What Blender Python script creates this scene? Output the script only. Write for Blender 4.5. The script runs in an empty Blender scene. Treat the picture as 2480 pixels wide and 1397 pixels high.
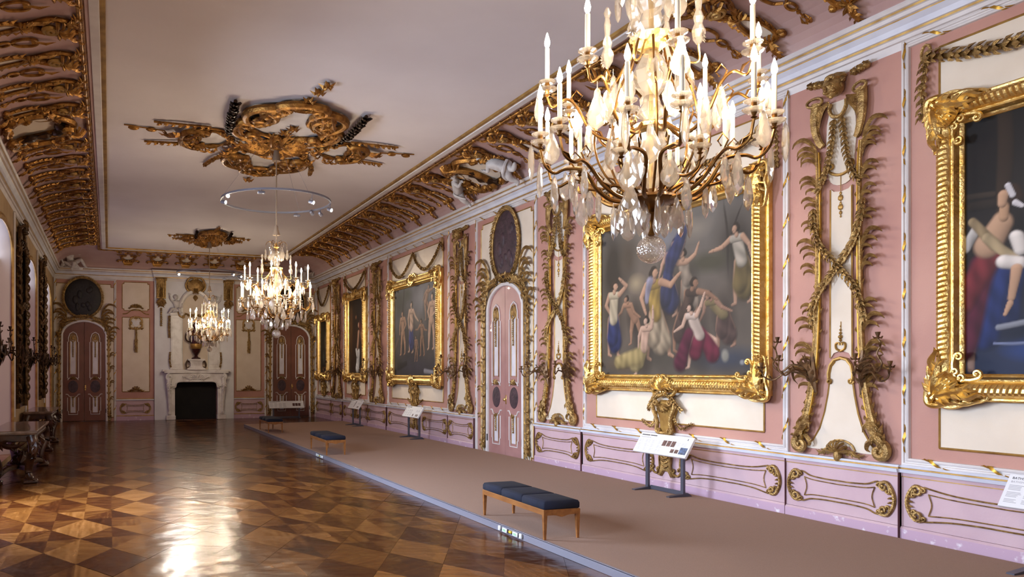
import bpy, bmesh, math, random
import numpy as np
from mathutils import Vector, Matrix
S = bpy.context.scene
C = S.collection
PI = math.pi
sin, cos = math.sin, math.cos
R8 = math.radians
rnd = random.Random(7)

# ---------------------------------------------------------------- camera
YAW = 19.75
cam = bpy.data.cameras.new('camera')
cam.sensor_width = 36.0
cam.lens = 36.0 * 1855.0 / 2480.0
cam.shift_x = 0.125
cam.shift_y = 0.08125
cam.clip_end = 200
cam_ob = bpy.data.objects.new('camera', cam)
C.objects.link(cam_ob)
cam_ob.location = (0, 0, 1.7)
cam_ob.rotation_euler = (PI / 2, 0, -R8(YAW))
S.camera = cam_ob
# ---------------------------------------------------------------- view, world, sampling
S.view_settings.view_transform = 'Standard'
S.view_settings.look = 'None'
S.view_settings.gamma = 1.0
S.view_settings.use_curve_mapping = False
S.view_settings.exposure = -0.54
cy = S.cycles
cy.use_denoising = True
cy.max_bounces = 7
cy.diffuse_bounces = 4
cy.glossy_bounces = 3
cy.transmission_bounces = 3
cy.transparent_max_bounces = 10
cy.caustics_reflective = False
cy.caustics_refractive = False
cy.sample_clamp_indirect = 4.0
cy.use_light_tree = True
W = bpy.data.worlds.new('world')
S.world = W
W.use_nodes = True
W.node_tree.nodes['Background'].inputs[0].default_value = (0.62, 0.68, 0.85, 1)
W.node_tree.nodes['Background'].inputs[1].default_value = 0.5
XL, XR, YE, YB = -1.79, 7.43, 28.24, -4.5     # room (metres)
WINY = [25.7, 20.5, 15.3, 10.1, 4.9, -0.3]
# strengths of the lamps the room has
BLIND_GLOW = 1.3       # daylight behind each drawn blind
DAY_WATT = 1000.0       # sky light through each open window nearer the camera
FLAME_GLOW = 700.0     # each candle bulb
SPOT_WATT = 420.0      # each gallery spot
for y in WINY[3:]:
    a = bpy.data.lights.new('window_daylight', 'AREA')
    a.shape = 'RECTANGLE'
    a.size, a.size_y = 2.2, 3.9
    a.energy = DAY_WATT * (2.1 if y > 8 else 0.8)
    a.color = (0.64, 0.77, 1.0)
    a.spread = R8(136)
    ao = bpy.data.objects.new('window_daylight', a)
    C.objects.link(ao)
    ao.location = (XL - 0.75, y, 2.6)
    ao.rotation_euler = (0, -R8(90 - 30), 0)
# ---------------------------------------------------------------- other room measures
XM = (XL + XR) / 2
ZC, ZK0, ZK1 = 5.75, 4.97, 5.25       # ceiling, cornice bottom and top
KP = 0.24                             # cornice projection
CD = 1.48                             # cove depth

def hx(s, k=1.0):
    s = s.lstrip('#')
    o = []
    for i in (0, 2, 4):
        c = int(s[i:i + 2], 16) / 255
        o.append((c / 12.92 if c <= 0.04045 else ((c + 0.055) / 1.055) ** 2.4) * k)
    return (o[0], o[1], o[2], 1)

# ---------------------------------------------------------------- materials
def mat(name, col, col2=None, rough=0.6, metal=0.0, nscale=3.0, ndetail=4.0, lo=0.35, hi=0.7, bump=0.0, bscale=40.0, coat=0.0, spec=0.5, stretch=(1, 1, 1), emit=0.0):
    m = bpy.data.materials.new(name)
    m.use_nodes = True
    t = m.node_tree
    p = t.nodes['Principled BSDF']
    a = hx(col) if isinstance(col, str) else col
    p.inputs['Base Color'].default_value = a
    p.inputs['Roughness'].default_value = rough
    p.inputs['Metallic'].default_value = metal
    p.inputs['Coat Weight'].default_value = coat
    p.inputs['Specular IOR Level'].default_value = spec
    co = t.nodes.new('ShaderNodeTexCoord')
    mp = t.nodes.new('ShaderNodeMapping')
    mp.inputs['Scale'].default_value = stretch
    t.links.new(co.outputs['Object'], mp.inputs[0])
    if col2:
        b = hx(col2) if isinstance(col2, str) else col2
        n = t.nodes.new('ShaderNodeTexNoise')
        n.inputs['Scale'].default_value = nscale
        n.inputs['Detail'].default_value = ndetail
        t.links.new(mp.outputs[0], n.inputs['Vector'])
        r = t.nodes.new('ShaderNodeValToRGB')
        r.color_ramp.elements[0].position = lo
        r.color_ramp.elements[1].position = hi
        r.color_ramp.elements[0].color = a
        r.color_ramp.elements[1].color = b
        t.links.new(n.outputs[0], r.inputs[0])
        t.links.new(r.outputs[0], p.inputs['Base Color'])
    if bump:
        n2 = t.nodes.new('ShaderNodeTexNoise')
        n2.inputs['Scale'].default_value = bscale
        n2.inputs['Detail'].default_value = 3
        t.links.new(mp.outputs[0], n2.inputs['Vector'])
        bm = t.nodes.new('ShaderNodeBump')
        bm.inputs['Strength'].default_value = bump
        bm.inputs['Distance'].default_value = 0.02
        t.links.new(n2.outputs[0], bm.inputs['Height'])
        t.links.new(bm.outputs[0], p.inputs['Normal'])
    if emit:
        p.inputs['Emission Color'].default_value = a
        p.inputs['Emission Strength'].default_value = emit
    return m

M = {}
M['gold'] = mat('bright_gilding', '#efd08a', '#d6aa58', rough=0.36, metal=1.0, nscale=9, bump=0.35, bscale=30)
M['gold_old'] = mat('worn_gilding', '#b8955a', '#76562f', rough=0.4, metal=0.65, nscale=14, bump=0.5, bscale=60)
M['gold_line'] = mat('gilded_moulding', '#bd9550', '#8f6a34', rough=0.45, metal=0.6, nscale=6)
M['gold_cove'] = mat('bronze_gilding', '#b98743', '#6d4520', rough=0.36, metal=0.85, nscale=10, bump=0.5, bscale=40)
M['pink'] = mat('old_pink_paint', '#bd8d7c', '#b07e70', rough=0.7, nscale=1.3, ndetail=8, bump=0.05, bscale=60)
M['pink_dado'] = mat('rose_dado_paint', '#c7a8ab', '#b9989e', rough=0.55, nscale=1.7, ndetail=8, bump=0.05, bscale=50)
M['skirt'] = mat('scuffed_lilac_skirting', '#ba98a8', '#e4d8da', rough=0.6, nscale=11, ndetail=10, lo=0.62, hi=0.74)
M['cream'] = mat('cream_panel_paint', '#dfcfbb', '#d5c3ad', rough=0.75, nscale=2.0, ndetail=7, bump=0.04, bscale=90)
M['cream_wall'] = mat('shade_darkened_cream_paint', '#b89b72', '#a2845c', rough=0.75, nscale=1.6, ndetail=7)  # window wall: its backlit dimness is mixed into the cream as darker ochre
M['white'] = mat('white_moulding_paint', '#dcd5d1', '#cdc4c0', rough=0.5, nscale=3)
M['lilac'] = mat('cool_white_ledge_paint', '#d3d3da', '#c3c2cc', rough=0.45, nscale=3)
M['ceil'] = mat('ceiling_plaster', '#e2d9d8', '#d6cccb', rough=0.85, nscale=0.5, ndetail=5, bump=0.04, bscale=80)
M['cove'] = mat('pink_cove_plaster', '#bfa098', '#b08c85', rough=0.8, nscale=1.2, ndetail=6)
M['marble'] = mat('white_marble', '#e6e0da', '#bfb3aa', rough=0.35, nscale=4, ndetail=9, lo=0.45, hi=0.8)
M['stone'] = mat('grey_white_paint', '#e2e0e2', '#d6d2d4', rough=0.6, nscale=2)
M['soot'] = mat('soot_black', '#0b0807', '#15100d', rough=0.9)
M['plaster'] = mat('white_stucco', '#d5cfca', '#b9b1ac', rough=0.55, nscale=8)
M['door_pink'] = mat('door_pink_paint', '#ad807a', '#9c6e68', rough=0.4, nscale=2, ndetail=6, coat=0.3)
M['door_cream'] = mat('door_inset_paint', '#d8d2d6', '#c9c0c4', rough=0.5, nscale=4)
M['grisaille'] = mat('dark_relief_paint', '#4a353b', '#2e2126', rough=0.6, nscale=9, ndetail=8, bump=0.6, bscale=16)
M['relief_shaded'] = mat('shade_darkened_relief_paint', '#1e1512', '#120c0a', rough=0.6, nscale=9, bump=0.6, bscale=16)  # darker copy of the relief paint; far-wall dimness put into the colour
M['darkwood'] = mat('dark_carved_wood', '#4a2a16', '#24120a', rough=0.35, nscale=8, bump=0.2, bscale=30)
M['tabletop'] = mat('polished_stone_top', '#8a7260', '#5d493c', rough=0.22, nscale=7, ndetail=9, coat=0.4)
M['bronze'] = mat('dark_bronze', '#4b3524', '#2a1c12', rough=0.4, metal=0.7, nscale=12)
M['gold_shaded'] = mat('shade_toned_gilding', '#6e4f2a', '#3a2814', rough=0.45, metal=0.6, nscale=10, bump=0.5, bscale=50)  # gilding of the mirror frames, with the window wall's shade in its colour
M['sconce'] = mat('aged_sconce_bronze', '#7d5d3c', '#4a3422', rough=0.42, metal=0.6, nscale=12)
M['door_shaded'] = mat('shade_browned_door_paint', '#764737', '#63392b', rough=0.4, nscale=2, ndetail=6, coat=0.3)  # far doors: pink paint with the dim warm light put into its colour
M['arm'] = mat('ormolu_arm', '#8a6230', '#5c3c1a', rough=0.33, metal=0.9, nscale=12)
M['candle'] = mat('ivory_candle_tube', '#eee0c4', rough=0.5)
M['carpet'] = mat('tan_carpet', '#a98c7a', '#9c7f6d', rough=0.95, nscale=220, ndetail=2, bump=0.25, bscale=500, spec=0.1)
M['alu'] = mat('brushed_aluminium_edge', '#97939c', '#827e88', rough=0.38, metal=0.35, nscale=2, stretch=(1, 0.1, 1))
M['velvet'] = mat('midnight_blue_velvet', '#10142a', '#090c1a', rough=0.9, nscale=5)
M['beech'] = mat('light_oiled_wood', '#96602f', '#7b4a22', rough=0.4, nscale=4, stretch=(6, 1, 6))
M['steel'] = mat('grey_lacquered_steel', '#5d5d68', rough=0.4, metal=0.6)
M['board'] = mat('white_sign_board', '#e4e0de', rough=0.5)
M['ink'] = mat('dark_print', '#39343a', rough=0.7)
M['greytext'] = mat('grey_print', '#b3aeb0', rough=0.7)
M['photo'] = mat('small_print_photo', '#3c1f22', '#6d4741', rough=0.5, nscale=40, lo=0.45, hi=0.6)
M['photo_blue'] = mat('blue_print_photo', '#4a648f', '#2a2b33', rough=0.5, nscale=30)
M['track'] = mat('grey_track', '#8f909c', rough=0.35, metal=0.5)
M['mirror'] = mat('old_mirror_glass', '#7d7f80', '#4a4a4a', rough=0.12, metal=1.0, nscale=3)
M['porphyry'] = mat('dark_red_stone', '#4a2422', '#241110', rough=0.25, nscale=20)
M['plastic'] = mat('white_plastic', '#dcdcda', rough=0.4)
M['lcd'] = mat('green_display', '#9fbf9a', rough=0.3)
M['yellow'] = mat('yellow_plastic', '#d2b53a', rough=0.4)
M['black'] = mat('black_rubber', '#131313', rough=0.6)
M['brick'] = mat('fire_bricks', '#7d5a58', '#4f3533', rough=0.9, nscale=9)
M['tassel'] = mat('grey_silk', '#a08a74', rough=0.7)
M['jamb'] = mat('white_window_jamb', '#d9cdbd', rough=0.5)

def emis(name, col, k):
    m = bpy.data.materials.new(name)
    m.use_nodes = True
    t = m.node_tree
    t.nodes.remove(t.nodes['Principled BSDF'])
    e = t.nodes.new('ShaderNodeEmission')
    e.inputs[0].default_value = hx(col)
    e.inputs[1].default_value = k
    t.links.new(e.outputs[0], t.nodes['Material Output'].inputs[0])
    return m
M['flame'] = emis('lit_candle_bulb', '#ffeccf', FLAME_GLOW)
M['spotface'] = emis('lit_spot_lens', '#fff1dc', 220.0)
M['blind'] = emis('daylit_lilac_blind', '#a277a0', BLIND_GLOW)

def crystal():
    m = bpy.data.materials.new('cut_crystal')
    m.use_nodes = True
    t = m.node_tree
    t.nodes.remove(t.nodes['Principled BSDF'])
    tr = t.nodes.new('ShaderNodeBsdfTransparent')
    tr.inputs[0].default_value = (0.97, 0.94, 0.9, 1)
    gl = t.nodes.new('ShaderNodeBsdfGlossy')
    gl.inputs[0].default_value = (1, 0.97, 0.93, 1)
    gl.inputs[1].default_value = 0.08
    tl = t.nodes.new('ShaderNodeBsdfTranslucent')
    tl.inputs[0].default_value = (1, 0.93, 0.84, 1)
    lw = t.nodes.new('ShaderNodeLayerWeight')
    lw.inputs[0].default_value = 0.45
    mr = t.nodes.new('ShaderNodeMapRange')
    mr.inputs[3].default_value = 0.12
    mr.inputs[4].default_value = 0.9
    t.links.new(lw.outputs['Facing'], mr.inputs[0])
    m1 = t.nodes.new('ShaderNodeMixShader')
    m1.inputs[0].default_value = 0.34
    t.links.new(tr.outputs[0], m1.inputs[1])
    t.links.new(tl.outputs[0], m1.inputs[2])
    m2 = t.nodes.new('ShaderNodeMixShader')
    t.links.new(mr.outputs[0], m2.inputs[0])
    t.links.new(m1.outputs[0], m2.inputs[1])
    t.links.new(gl.outputs[0], m2.inputs[2])
    t.links.new(m2.outputs[0], t.nodes['Material Output'].inputs[0])
    return m
M['crystal'] = crystal()

# ---------------------------------------------------------------- objects, tags
def tag(o, label=None, cat=None, group=None, kind=None):
    if label: o['label'] = label
    if cat: o['category'] = cat
    if group: o['group'] = group
    if kind: o['kind'] = kind
    return o

def empty(name, mw=None, label=None, cat=None, group=None):
    o = bpy.data.objects.new(name, None)
    o.empty_display_size = 0.05
    C.objects.link(o)
    if mw is not None: o.matrix_world = mw
    return tag(o, label, cat, group)

def link(name, me, parent=None, loc=None):
    o = bpy.data.objects.new(name, me)
    C.objects.link(o)
    if parent: o.parent = parent
    if loc is not None: o.location = loc
    return o

KIDS = {}
def kids(o):
    return [c for c in C.objects if c.parent == o]

def copy_tree(o, parent=None, cache=None):
    c = o.copy()
    C.objects.link(c)
    if parent: c.parent = parent
    for ch in o.children: copy_tree(ch, c)
    return c

ORD = 'first second third fourth fifth sixth seventh eighth ninth tenth eleventh twelfth thirteenth fourteenth fifteenth sixteenth seventeenth eighteenth nineteenth twentieth'.split()
ORD += ['twenty-' + k for k in ORD[:9]] + ['thirtieth']

# wall frames: local x to the viewer's right, y up, z out of the wall into the room
def onR(y, z=0.0, n=0.0): return Matrix(((0, 0, -1, XR - n), (-1, 0, 0, y), (0, 1, 0, z), (0, 0, 0, 1)))
def onE(x, z=0.0, n=0.0): return Matrix(((1, 0, 0, x), (0, 0, -1, YE - n), (0, 1, 0, z), (0, 0, 0, 1)))
def onL(y, z=0.0, n=0.0): return Matrix(((0, 0, 1, XL + n), (1, 0, 0, y), (0, 1, 0, z), (0, 0, 0, 1)))
def onC(x, y, n=0.0): return Matrix(((1, 0, 0, x), (0, -1, 0, y), (0, 0, -1, ZC - n), (0, 0, 0, 1)))
# ---------------------------------------------------------------- mesh kit
V3 = lambda p: Vector((p[0], p[1], p[2] if len(p) > 2 else 0.0))

def spl(pts, n=6, closed=False):
    P = [V3(p) for p in pts]
    out = []
    m = len(P)
    for i in range(m if closed else m - 1):
        p1, p2 = P[i], P[(i + 1) % m]
        p0 = P[i - 1] if (i or closed) else p1 * 2 - p2
        p3 = P[(i + 2) % m] if (closed or i + 2 < m) else p2 * 2 - p1
        for k in range(n):
            t = k / n
            out.append(0.5 * ((2 * p1) + (p2 - p0) * t + (2 * p0 - 5 * p1 + 4 * p2 - p3) * t * t + (3 * p1 - p0 - 3 * p2 + p3) * t ** 3))
    if not closed: out.append(P[-1].copy())
    return out

def resamp(pts, step):
    P = [V3(p) for p in pts]
    d = [0.0]
    for a, b in zip(P, P[1:]): d.append(d[-1] + (b - a).length)
    n = max(2, int(round(d[-1] / step)) + 1)
    out = []
    j = 0
    for i in range(n):
        s = d[-1] * i / (n - 1)
        while j < len(P) - 2 and d[j + 1] < s: j += 1
        seg = d[j + 1] - d[j]
        out.append(P[j].lerp(P[j + 1], 0 if seg < 1e-9 else min(1, (s - d[j]) / seg)))
    return out

class G:
    def __init__(s):
        s.v = []
        s.f = []
        s.mi = []
        s.cm = 0

    def add(s, vs, fs):
        o = len(s.v)
        s.v += [(v[0], v[1], v[2]) for v in vs]
        s.f += [tuple(i + o for i in f) for f in fs]
        s.mi += [s.cm] * len(fs)
        return s

    def put(s, g, mtx=None):
        vs = [mtx @ Vector(v) for v in g.v] if mtx is not None else g.v
        o = len(s.v)
        s.v += [(v[0], v[1], v[2]) for v in vs]
        flip = mtx is not None and mtx.to_3x3().determinant() < 0
        s.f += [tuple(i + o for i in (f[::-1] if flip else f)) for f in g.f]
        s.mi += g.mi
        return s

    def mirrored(s):
        return G().put(s, Matrix.Diagonal((-1, 1, 1, 1)))

    def both(s):
        h = s.mirrored()
        s.put(h)
        return s

    def box(s, a, b, bv=0.0):
        x0, y0, z0 = [min(p, q) for p, q in zip(a, b)]
        x1, y1, z1 = [max(p, q) for p, q in zip(a, b)]
        if not bv:
            vs = [(x, y, z) for z in (z0, z1) for y in (y0, y1) for x in (x0, x1)]
            return s.add(vs, [(0, 2, 3, 1), (4, 5, 7, 6), (0, 1, 5, 4), (2, 6, 7, 3), (0, 4, 6, 2), (1, 3, 7, 5)])
        b_ = min(bv, (x1 - x0) / 2.01, (y1 - y0) / 2.01, (z1 - z0) / 2.01)
        vs = []
        idx = {}
        for X in (0, 1):
            for Y in (0, 1):
                for Z in (0, 1):
                    c = ((x0, x1)[X], (y0, y1)[Y], (z0, z1)[Z])
                    inn = (c[0] + (b_ if X == 0 else -b_), c[1] + (b_ if Y == 0 else -b_), c[2] + (b_ if Z == 0 else -b_))
                    for ax in range(3):
                        q = list(inn)
                        q[ax] = c[ax]
                        idx[(X, Y, Z, ax)] = len(vs)
                        vs.append(q)
        fs = []
        for ax in range(3):
            u, w = [k for k in range(3) if k != ax]
            for e in (0, 1):
                def K(a, b2):
                    k = [0, 0, 0]
                    k[ax] = e
                    k[u] = a
                    k[w] = b2
                    return idx[(*k, ax)]
                fs.append((K(0, 0), K(1, 0), K(1, 1), K(0, 1)))
            for e in (0, 1):
                for g in (0, 1):
                    def J(t, a2):
                        k = [0, 0, 0]
                        k[ax] = t
                        k[u] = e
                        k[w] = g
                        return idx[(*k, a2)]
                    fs.append((J(0, u), J(1, u), J(1, w), J(0, w)))
        for X in (0, 1):
            for Y in (0, 1):
                for Z in (0, 1): fs.append(tuple(idx[(X, Y, Z, a)] for a in range(3)))
        return s.add(vs, fs)

    def ring_skin(s, rings, closed_ring=True, caps=True):
        n = len(rings[0])
        vs = [p for r in rings for p in r]
        fs = []
        for i in range(len(rings) - 1):
            for j in range(n if closed_ring else n - 1):
                k = (j + 1) % n
                fs.append((i * n + j, i * n + k, (i + 1) * n + k, (i + 1) * n + j))
        if caps and closed_ring and n > 2:
            fs.append(tuple(range(n))[::-1])
            fs.append(tuple((len(rings) - 1) * n + j for j in range(n)))
        return s.add(vs, fs)

    def tube(s, pts, r, n=7, flat=1.0, up=(0, 0, 1), closed=False):
        P = [V3(p) for p in pts]
        m = len(P)
        U = Vector(up)
        rings = []
        last = None
        for i in range(m):
            a = P[i - 1] if (i or closed) else P[i]
            b = P[(i + 1) % m] if (closed or i + 1 < m) else P[i]
            t = (b - a)
            t = t.normalized() if t.length > 1e-9 else Vector((0, 1, 0))
            e1 = t.cross(U)
            if e1.length < 1e-3: e1 = last if last is not None else t.orthogonal()
            e1 = e1.normalized()
            if last is not None and e1.dot(last) < 0 and abs(t.dot(U)) > 0.9: e1 = -e1
            last = e1
            e2 = e1.cross(t).normalized()
            rr = r[i] if isinstance(r, (list, tuple)) else (r(i / max(1, m - 1)) if callable(r) else r)
            rings.append([P[i] + e1 * (cos(2 * PI * k / n) * rr) + e2 * (sin(2 * PI * k / n) * rr * flat) for k in range(n)])
        if closed: rings.append(rings[0])
        return s.ring_skin(rings, caps=not closed)

    def lathe(s, prof, n=12, o=(0, 0, 0), axis='z', caps=True):
        rings = []
        for r, h in prof:
            rg = []
            for k in range(n):
                a = 2 * PI * k / n
                x, y, z = cos(a) * r, sin(a) * r, h
                if axis == 'y': x, y, z = cos(a) * r, h, -sin(a) * r
                if axis == 'x': x, y, z = h, cos(a) * r, sin(a) * r
                rg.append((x + o[0], y + o[1], z + o[2]))
            rings.append(rg)
        return s.ring_skin(rings, caps=caps)

    def blob(s, c, r, n=8, m=6, mtx=None):
        rx, ry, rz = (r, r, r) if not isinstance(r, (tuple, list)) else r
        rings = []
        for i in range(m + 1):
            th = PI * i / m
            q = max(0.02, sin(th))
            rg = []
            for k in range(n):
                p = Vector((rx * q * cos(2 * PI * k / n), ry * q * sin(2 * PI * k / n), -rz * cos(th)))
                if mtx: p = mtx @ p
                rg.append((p.x + c[0], p.y + c[1], p.z + (c[2] if len(c) > 2 else 0)))
            rings.append(rg)
        return s.ring_skin(rings)

    def leaf(s, pts, w, th=0.25, up=(0, 0, 1), prof=None, back=True):
        """a pointed leaf with a raised midrib following pts; w = half width at its widest"""
        P = [V3(p) for p in pts]
        m = len(P)
        U = Vector(up)
        rings = []
        for i in range(m):
            t = (P[min(i + 1, m - 1)] - P[max(i - 1, 0)]).normalized()
            e = t.cross(U)
            e = e.normalized() if e.length > 1e-3 else t.orthogonal().normalized()
            nn = e.cross(t).normalized()
            f = i / (m - 1)
            k = (prof(f) if prof else max(0.04, sin(PI * (0.12 + 0.88 * f) ** 0.8))) * w
            rings.append([P[i] + e * k, P[i] + nn * (k * th * 2 + 0.002), P[i] - e * k, P[i] - nn * (k * th * 0.6)])
        return s.ring_skin(rings)

    def slab(s, poly, z0, z1, bev=0.0):
        """flat outline in x,y raised from z0 to z1"""
        n = len(poly)
        P = [Vector((p[0], p[1], 0)) for p in poly]
        area = sum(P[i].x * P[(i + 1) % n].y - P[(i + 1) % n].x * P[i].y for i in range(n))
        if area < 0: P = P[::-1]
        rings = [[(p.x, p.y, z0) for p in P]]
        if bev:
            rings.append([(p.x, p.y, z1 - bev) for p in P])
            q = []
            for i in range(n):
                a, b = P[i] - P[i - 1], P[(i + 1) % n] - P[i]
                na, nb = Vector((-a.y, a.x, 0)), Vector((-b.y, b.x, 0))
                d = (na.normalized() if na.length else na) + (nb.normalized() if nb.length else nb)
                d = d.normalized() if d.length > 1e-6 else d
                q.append((P[i].x + d.x * bev, P[i].y + d.y * bev, z1))
            rings.append(q)
        else:
            rings.append([(p.x, p.y, z1) for p in P])
        return s.ring_skin(rings)

    def frame(s, x0, y0, x1, y1, prof):
        """mitred moulding round a rectangle; prof = (inset from outer edge, height z)"""
        rings = []
        for i, h in prof:
            rings.append([(x0 + i, y0 + i, h), (x1 - i, y0 + i, h), (x1 - i, y1 - i, h), (x0 + i, y1 - i, h)])
        vs = [p for r in rings for p in r]
        fs = []
        m = len(prof)
        for a in range(m - 1):
            for j in range(4):
                k = (j + 1) % 4
                fs.append((a * 4 + j, a * 4 + k, (a + 1) * 4 + k, (a + 1) * 4 + j))
        for j in range(4):
            k = (j + 1) % 4
            fs.append(((m - 1) * 4 + j, (m - 1) * 4 + k, k, j))
        return s.add(vs, fs)

    def extrude(s, prof, a, b):
        """profile of 3-D points swept straight by vector from a to b (a, b are offsets)"""
        A, B = Vector(a), Vector(b)
        return s.ring_skin([[Vector(p) + A for p in prof], [Vector(p) + B for p in prof]])

    def obj(s, name, m, parent=None, mw=None, sharp=40, loc=None):
        me = bpy.data.meshes.new(name)
        me.from_pydata(s.v, [], s.f)
        b = bmesh.new()
        b.from_mesh(me)
        bmesh.ops.recalc_face_normals(b, faces=b.faces)
        b.to_mesh(me)
        b.free()
        ms = m if isinstance(m, (list, tuple)) else [m]
        for k in ms: me.materials.append(M[k] if isinstance(k, str) else k)
        if len(ms) > 1: me.polygons.foreach_set('material_index', s.mi)
        me.polygons.foreach_set('use_smooth', [sharp > 0] * len(me.polygons))
        me.update()
        if sharp > 0 and sharp < 180: me.set_sharp_from_angle(angle=R8(sharp))
        o = bpy.data.objects.new(name, me)
        C.objects.link(o)
        if parent: o.parent = parent
        if mw is not None: o.matrix_world = mw
        if loc is not None: o.location = loc
        return o

def spiral(c, r0, a0, turns, r1=0.15, n=22, z=0.0, hand=1):
    """points winding from radius r0 into r0*r1"""
    out = []
    for i in range(n + 1):
        t = i / n
        r = r0 * (1 - t) + r0 * r1 * t
        a = a0 + hand * turns * 2 * PI * t
        out.append(Vector((c[0] + r * cos(a), c[1] + r * sin(a), z + 0.02 * t)))
    return out

def cscroll(g, p0, p1, bow, r, ends=0.3, z=0.02, flat=1.0, n=6):
    """a C scroll from p0 to p1 bowed sideways, with a rolled volute at each end"""
    a, b = Vector((p0[0], p0[1], z)), Vector((p1[0], p1[1], z))
    d = b - a
    L = d.length
    d.normalize()
    q = Vector((-d.y, d.x, 0))
    er = L * ends * 0.5
    mid = [a + d * (L * t) + q * (bow * 4 * t * (1 - t)) for t in [i / 10 for i in range(11)]]
    def curl(end, tang, hand):
        c = end + Vector((-tang.y, tang.x, 0)) * (er * hand)
        a0 = math.atan2(end.y - c.y, end.x - c.x)
        return spiral((c.x, c.y), er, a0, 1.15, 0.2, 14, z, hand)
    t1 = (mid[-1] - mid[-2]).normalized()
    t0 = (mid[0] - mid[1]).normalized()
    e1 = curl(mid[-1], t1, -1 if bow > 0 else 1)
    e0 = curl(mid[0], t0, (1 if bow > 0 else -1))
    pts = e0[::-1] + mid[1:-1] + e1
    m = len(pts)
    g.tube(pts, [r * (0.45 + 0.55 * sin(PI * (0.08 + 0.84 * i / (m - 1)))) for i in range(m)], n=n, flat=flat)
    for e in (e0[-1], e1[-1]): g.blob((e.x, e.y, e.z + r * 0.3), r * 0.9, 6, 4)
    return g

def garland(g, pts, size=0.05, step=0.05, up=(0, 0, 1), berries=True, seed=1, spread=0.52):
    """a rope of overlapping leaves along pts"""
    rr = random.Random(seed)
    P = resamp(pts, step)
    U = Vector(up)
    m = len(P)
    for i in range(m - 1):
        t = (P[i + 1] - P[i]).normalized()
        e = t.cross(U)
        e = e.normalized() if e.length > 1e-3 else t.orthogonal().normalized()
        nn = e.cross(t)
        for k in ((-1, 0, 1) if i % 2 else (-1.1, -0.45, 0.45, 1.1)):
            rad = (e * k + nn * (0.55 if abs(k) > 0.5 else 1.0)).normalized()
            d = (t * 0.95 + rad * spread * rr.uniform(0.7, 1.15)).normalized()
            L = size * rr.uniform(1.2, 1.55)
            b = P[i] + rad * size * 0.12
            g.leaf([b, b + d * L * 0.5 + rad * L * 0.14, b + d * L + rad * L * 0.1], size * 0.44, 0.3, up=rad)
        if berries and i % 3 == 1:
            g.blob(P[i] + nn * size * 0.45 + e * rr.uniform(-0.3, 0.3) * size, size * 0.26, 6, 4)
    g.tube(P, size * 0.3, 5)
    return g

def plume(g, p, side, L, w, rise=0.75, n=3, z=0.03, seed=0):
    """feathery palm tuft springing up and outwards from a stem"""
    rr = random.Random(seed)
    for k in range(n):
        f = 1 - 0.2 * k
        l = L * f * rr.uniform(0.9, 1.1)
        o = k * L * 0.14
        b = Vector((p[0], p[1] - o, z + 0.004 * k))
        pts = [b, b + Vector((side * l * 0.16, l * rise * 0.5, 0.02)), b + Vector((side * l * 0.5, l * rise * (0.86 - 0.1 * k), 0.045)), b + Vector((side * l * 0.86, l * rise * (0.8 - 0.14 * k), 0.05)), b + Vector((side * l * 1.02, l * rise * (0.6 - 0.2 * k), 0.035))]
        g.leaf(spl(pts, 3), w * (1 - 0.12 * k), 0.45, prof=lambda t: max(0.12, 0.35 + 0.65 * sin(PI * min(1, t * 1.02)) - 0.2 * t))
    return g

def shell(g, c, r, n=7, a0=0.15, a1=PI - 0.15, z=0.02, depth=0.05):
    for i in range(n):
        a = a0 + (a1 - a0) * i / (n - 1)
        d = Vector((cos(a), sin(a), 0))
        o = Vector((c[0], c[1], z))
        g.leaf([o, o + d * r * 0.45 + Vector((0, 0, depth)), o + d * r * 0.85 + Vector((0, 0, depth * 0.9)), o + d * r * 1.05 + Vector((0, 0, depth * 0.2))], r * 1.5 / n, 0.5, prof=lambda t: 0.15 + 0.85 * t if t < 0.75 else 0.75)
    return g

def acanthus(g, pts, w, lobes=4, z=0.0, up=(0, 0, 1), curl=0.4):
    """main leaf with side lobes"""
    P = spl(pts, 4)
    g.leaf(P, w * 0.55, 0.4, up=up)
    U = Vector(up)
    m = len(P)
    for k in range(lobes):
        i = int((k + 0.4) / lobes * (m - 2))
        t = (P[i + 1] - P[i]).normalized()
        e = t.cross(U)
        e = e.normalized() if e.length > 1e-3 else t.orthogonal()
        s_ = w * (1.25 - 0.6 * k / lobes)
        for q in (-1, 1):
            b = P[i]
            g.leaf([b, b + t * s_ * 0.45 + e * q * s_ * 0.5 + U * s_ * 0.12, b + t * s_ * 0.9 + e * q * s_ * 0.85 + U * s_ * 0.05 * curl], s_ * 0.26, 0.4, up=up)
    return g

def text(body, size, m, parent, loc, name='lettering', ext=0.0004):
    cu = bpy.data.curves.new(name, 'FONT')
    cu.body = body
    cu.size = size
    cu.extrude = ext
    cu.resolution_u = 2
    cu.materials.append(M[m])
    q = bpy.data.objects.new(name, cu)
    C.objects.link(q)
    me = bpy.data.meshes.new_from_object(q.evaluated_get(bpy.context.evaluated_depsgraph_get()))
    bpy.data.objects.remove(q)
    return link(name, me, parent, loc)

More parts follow.
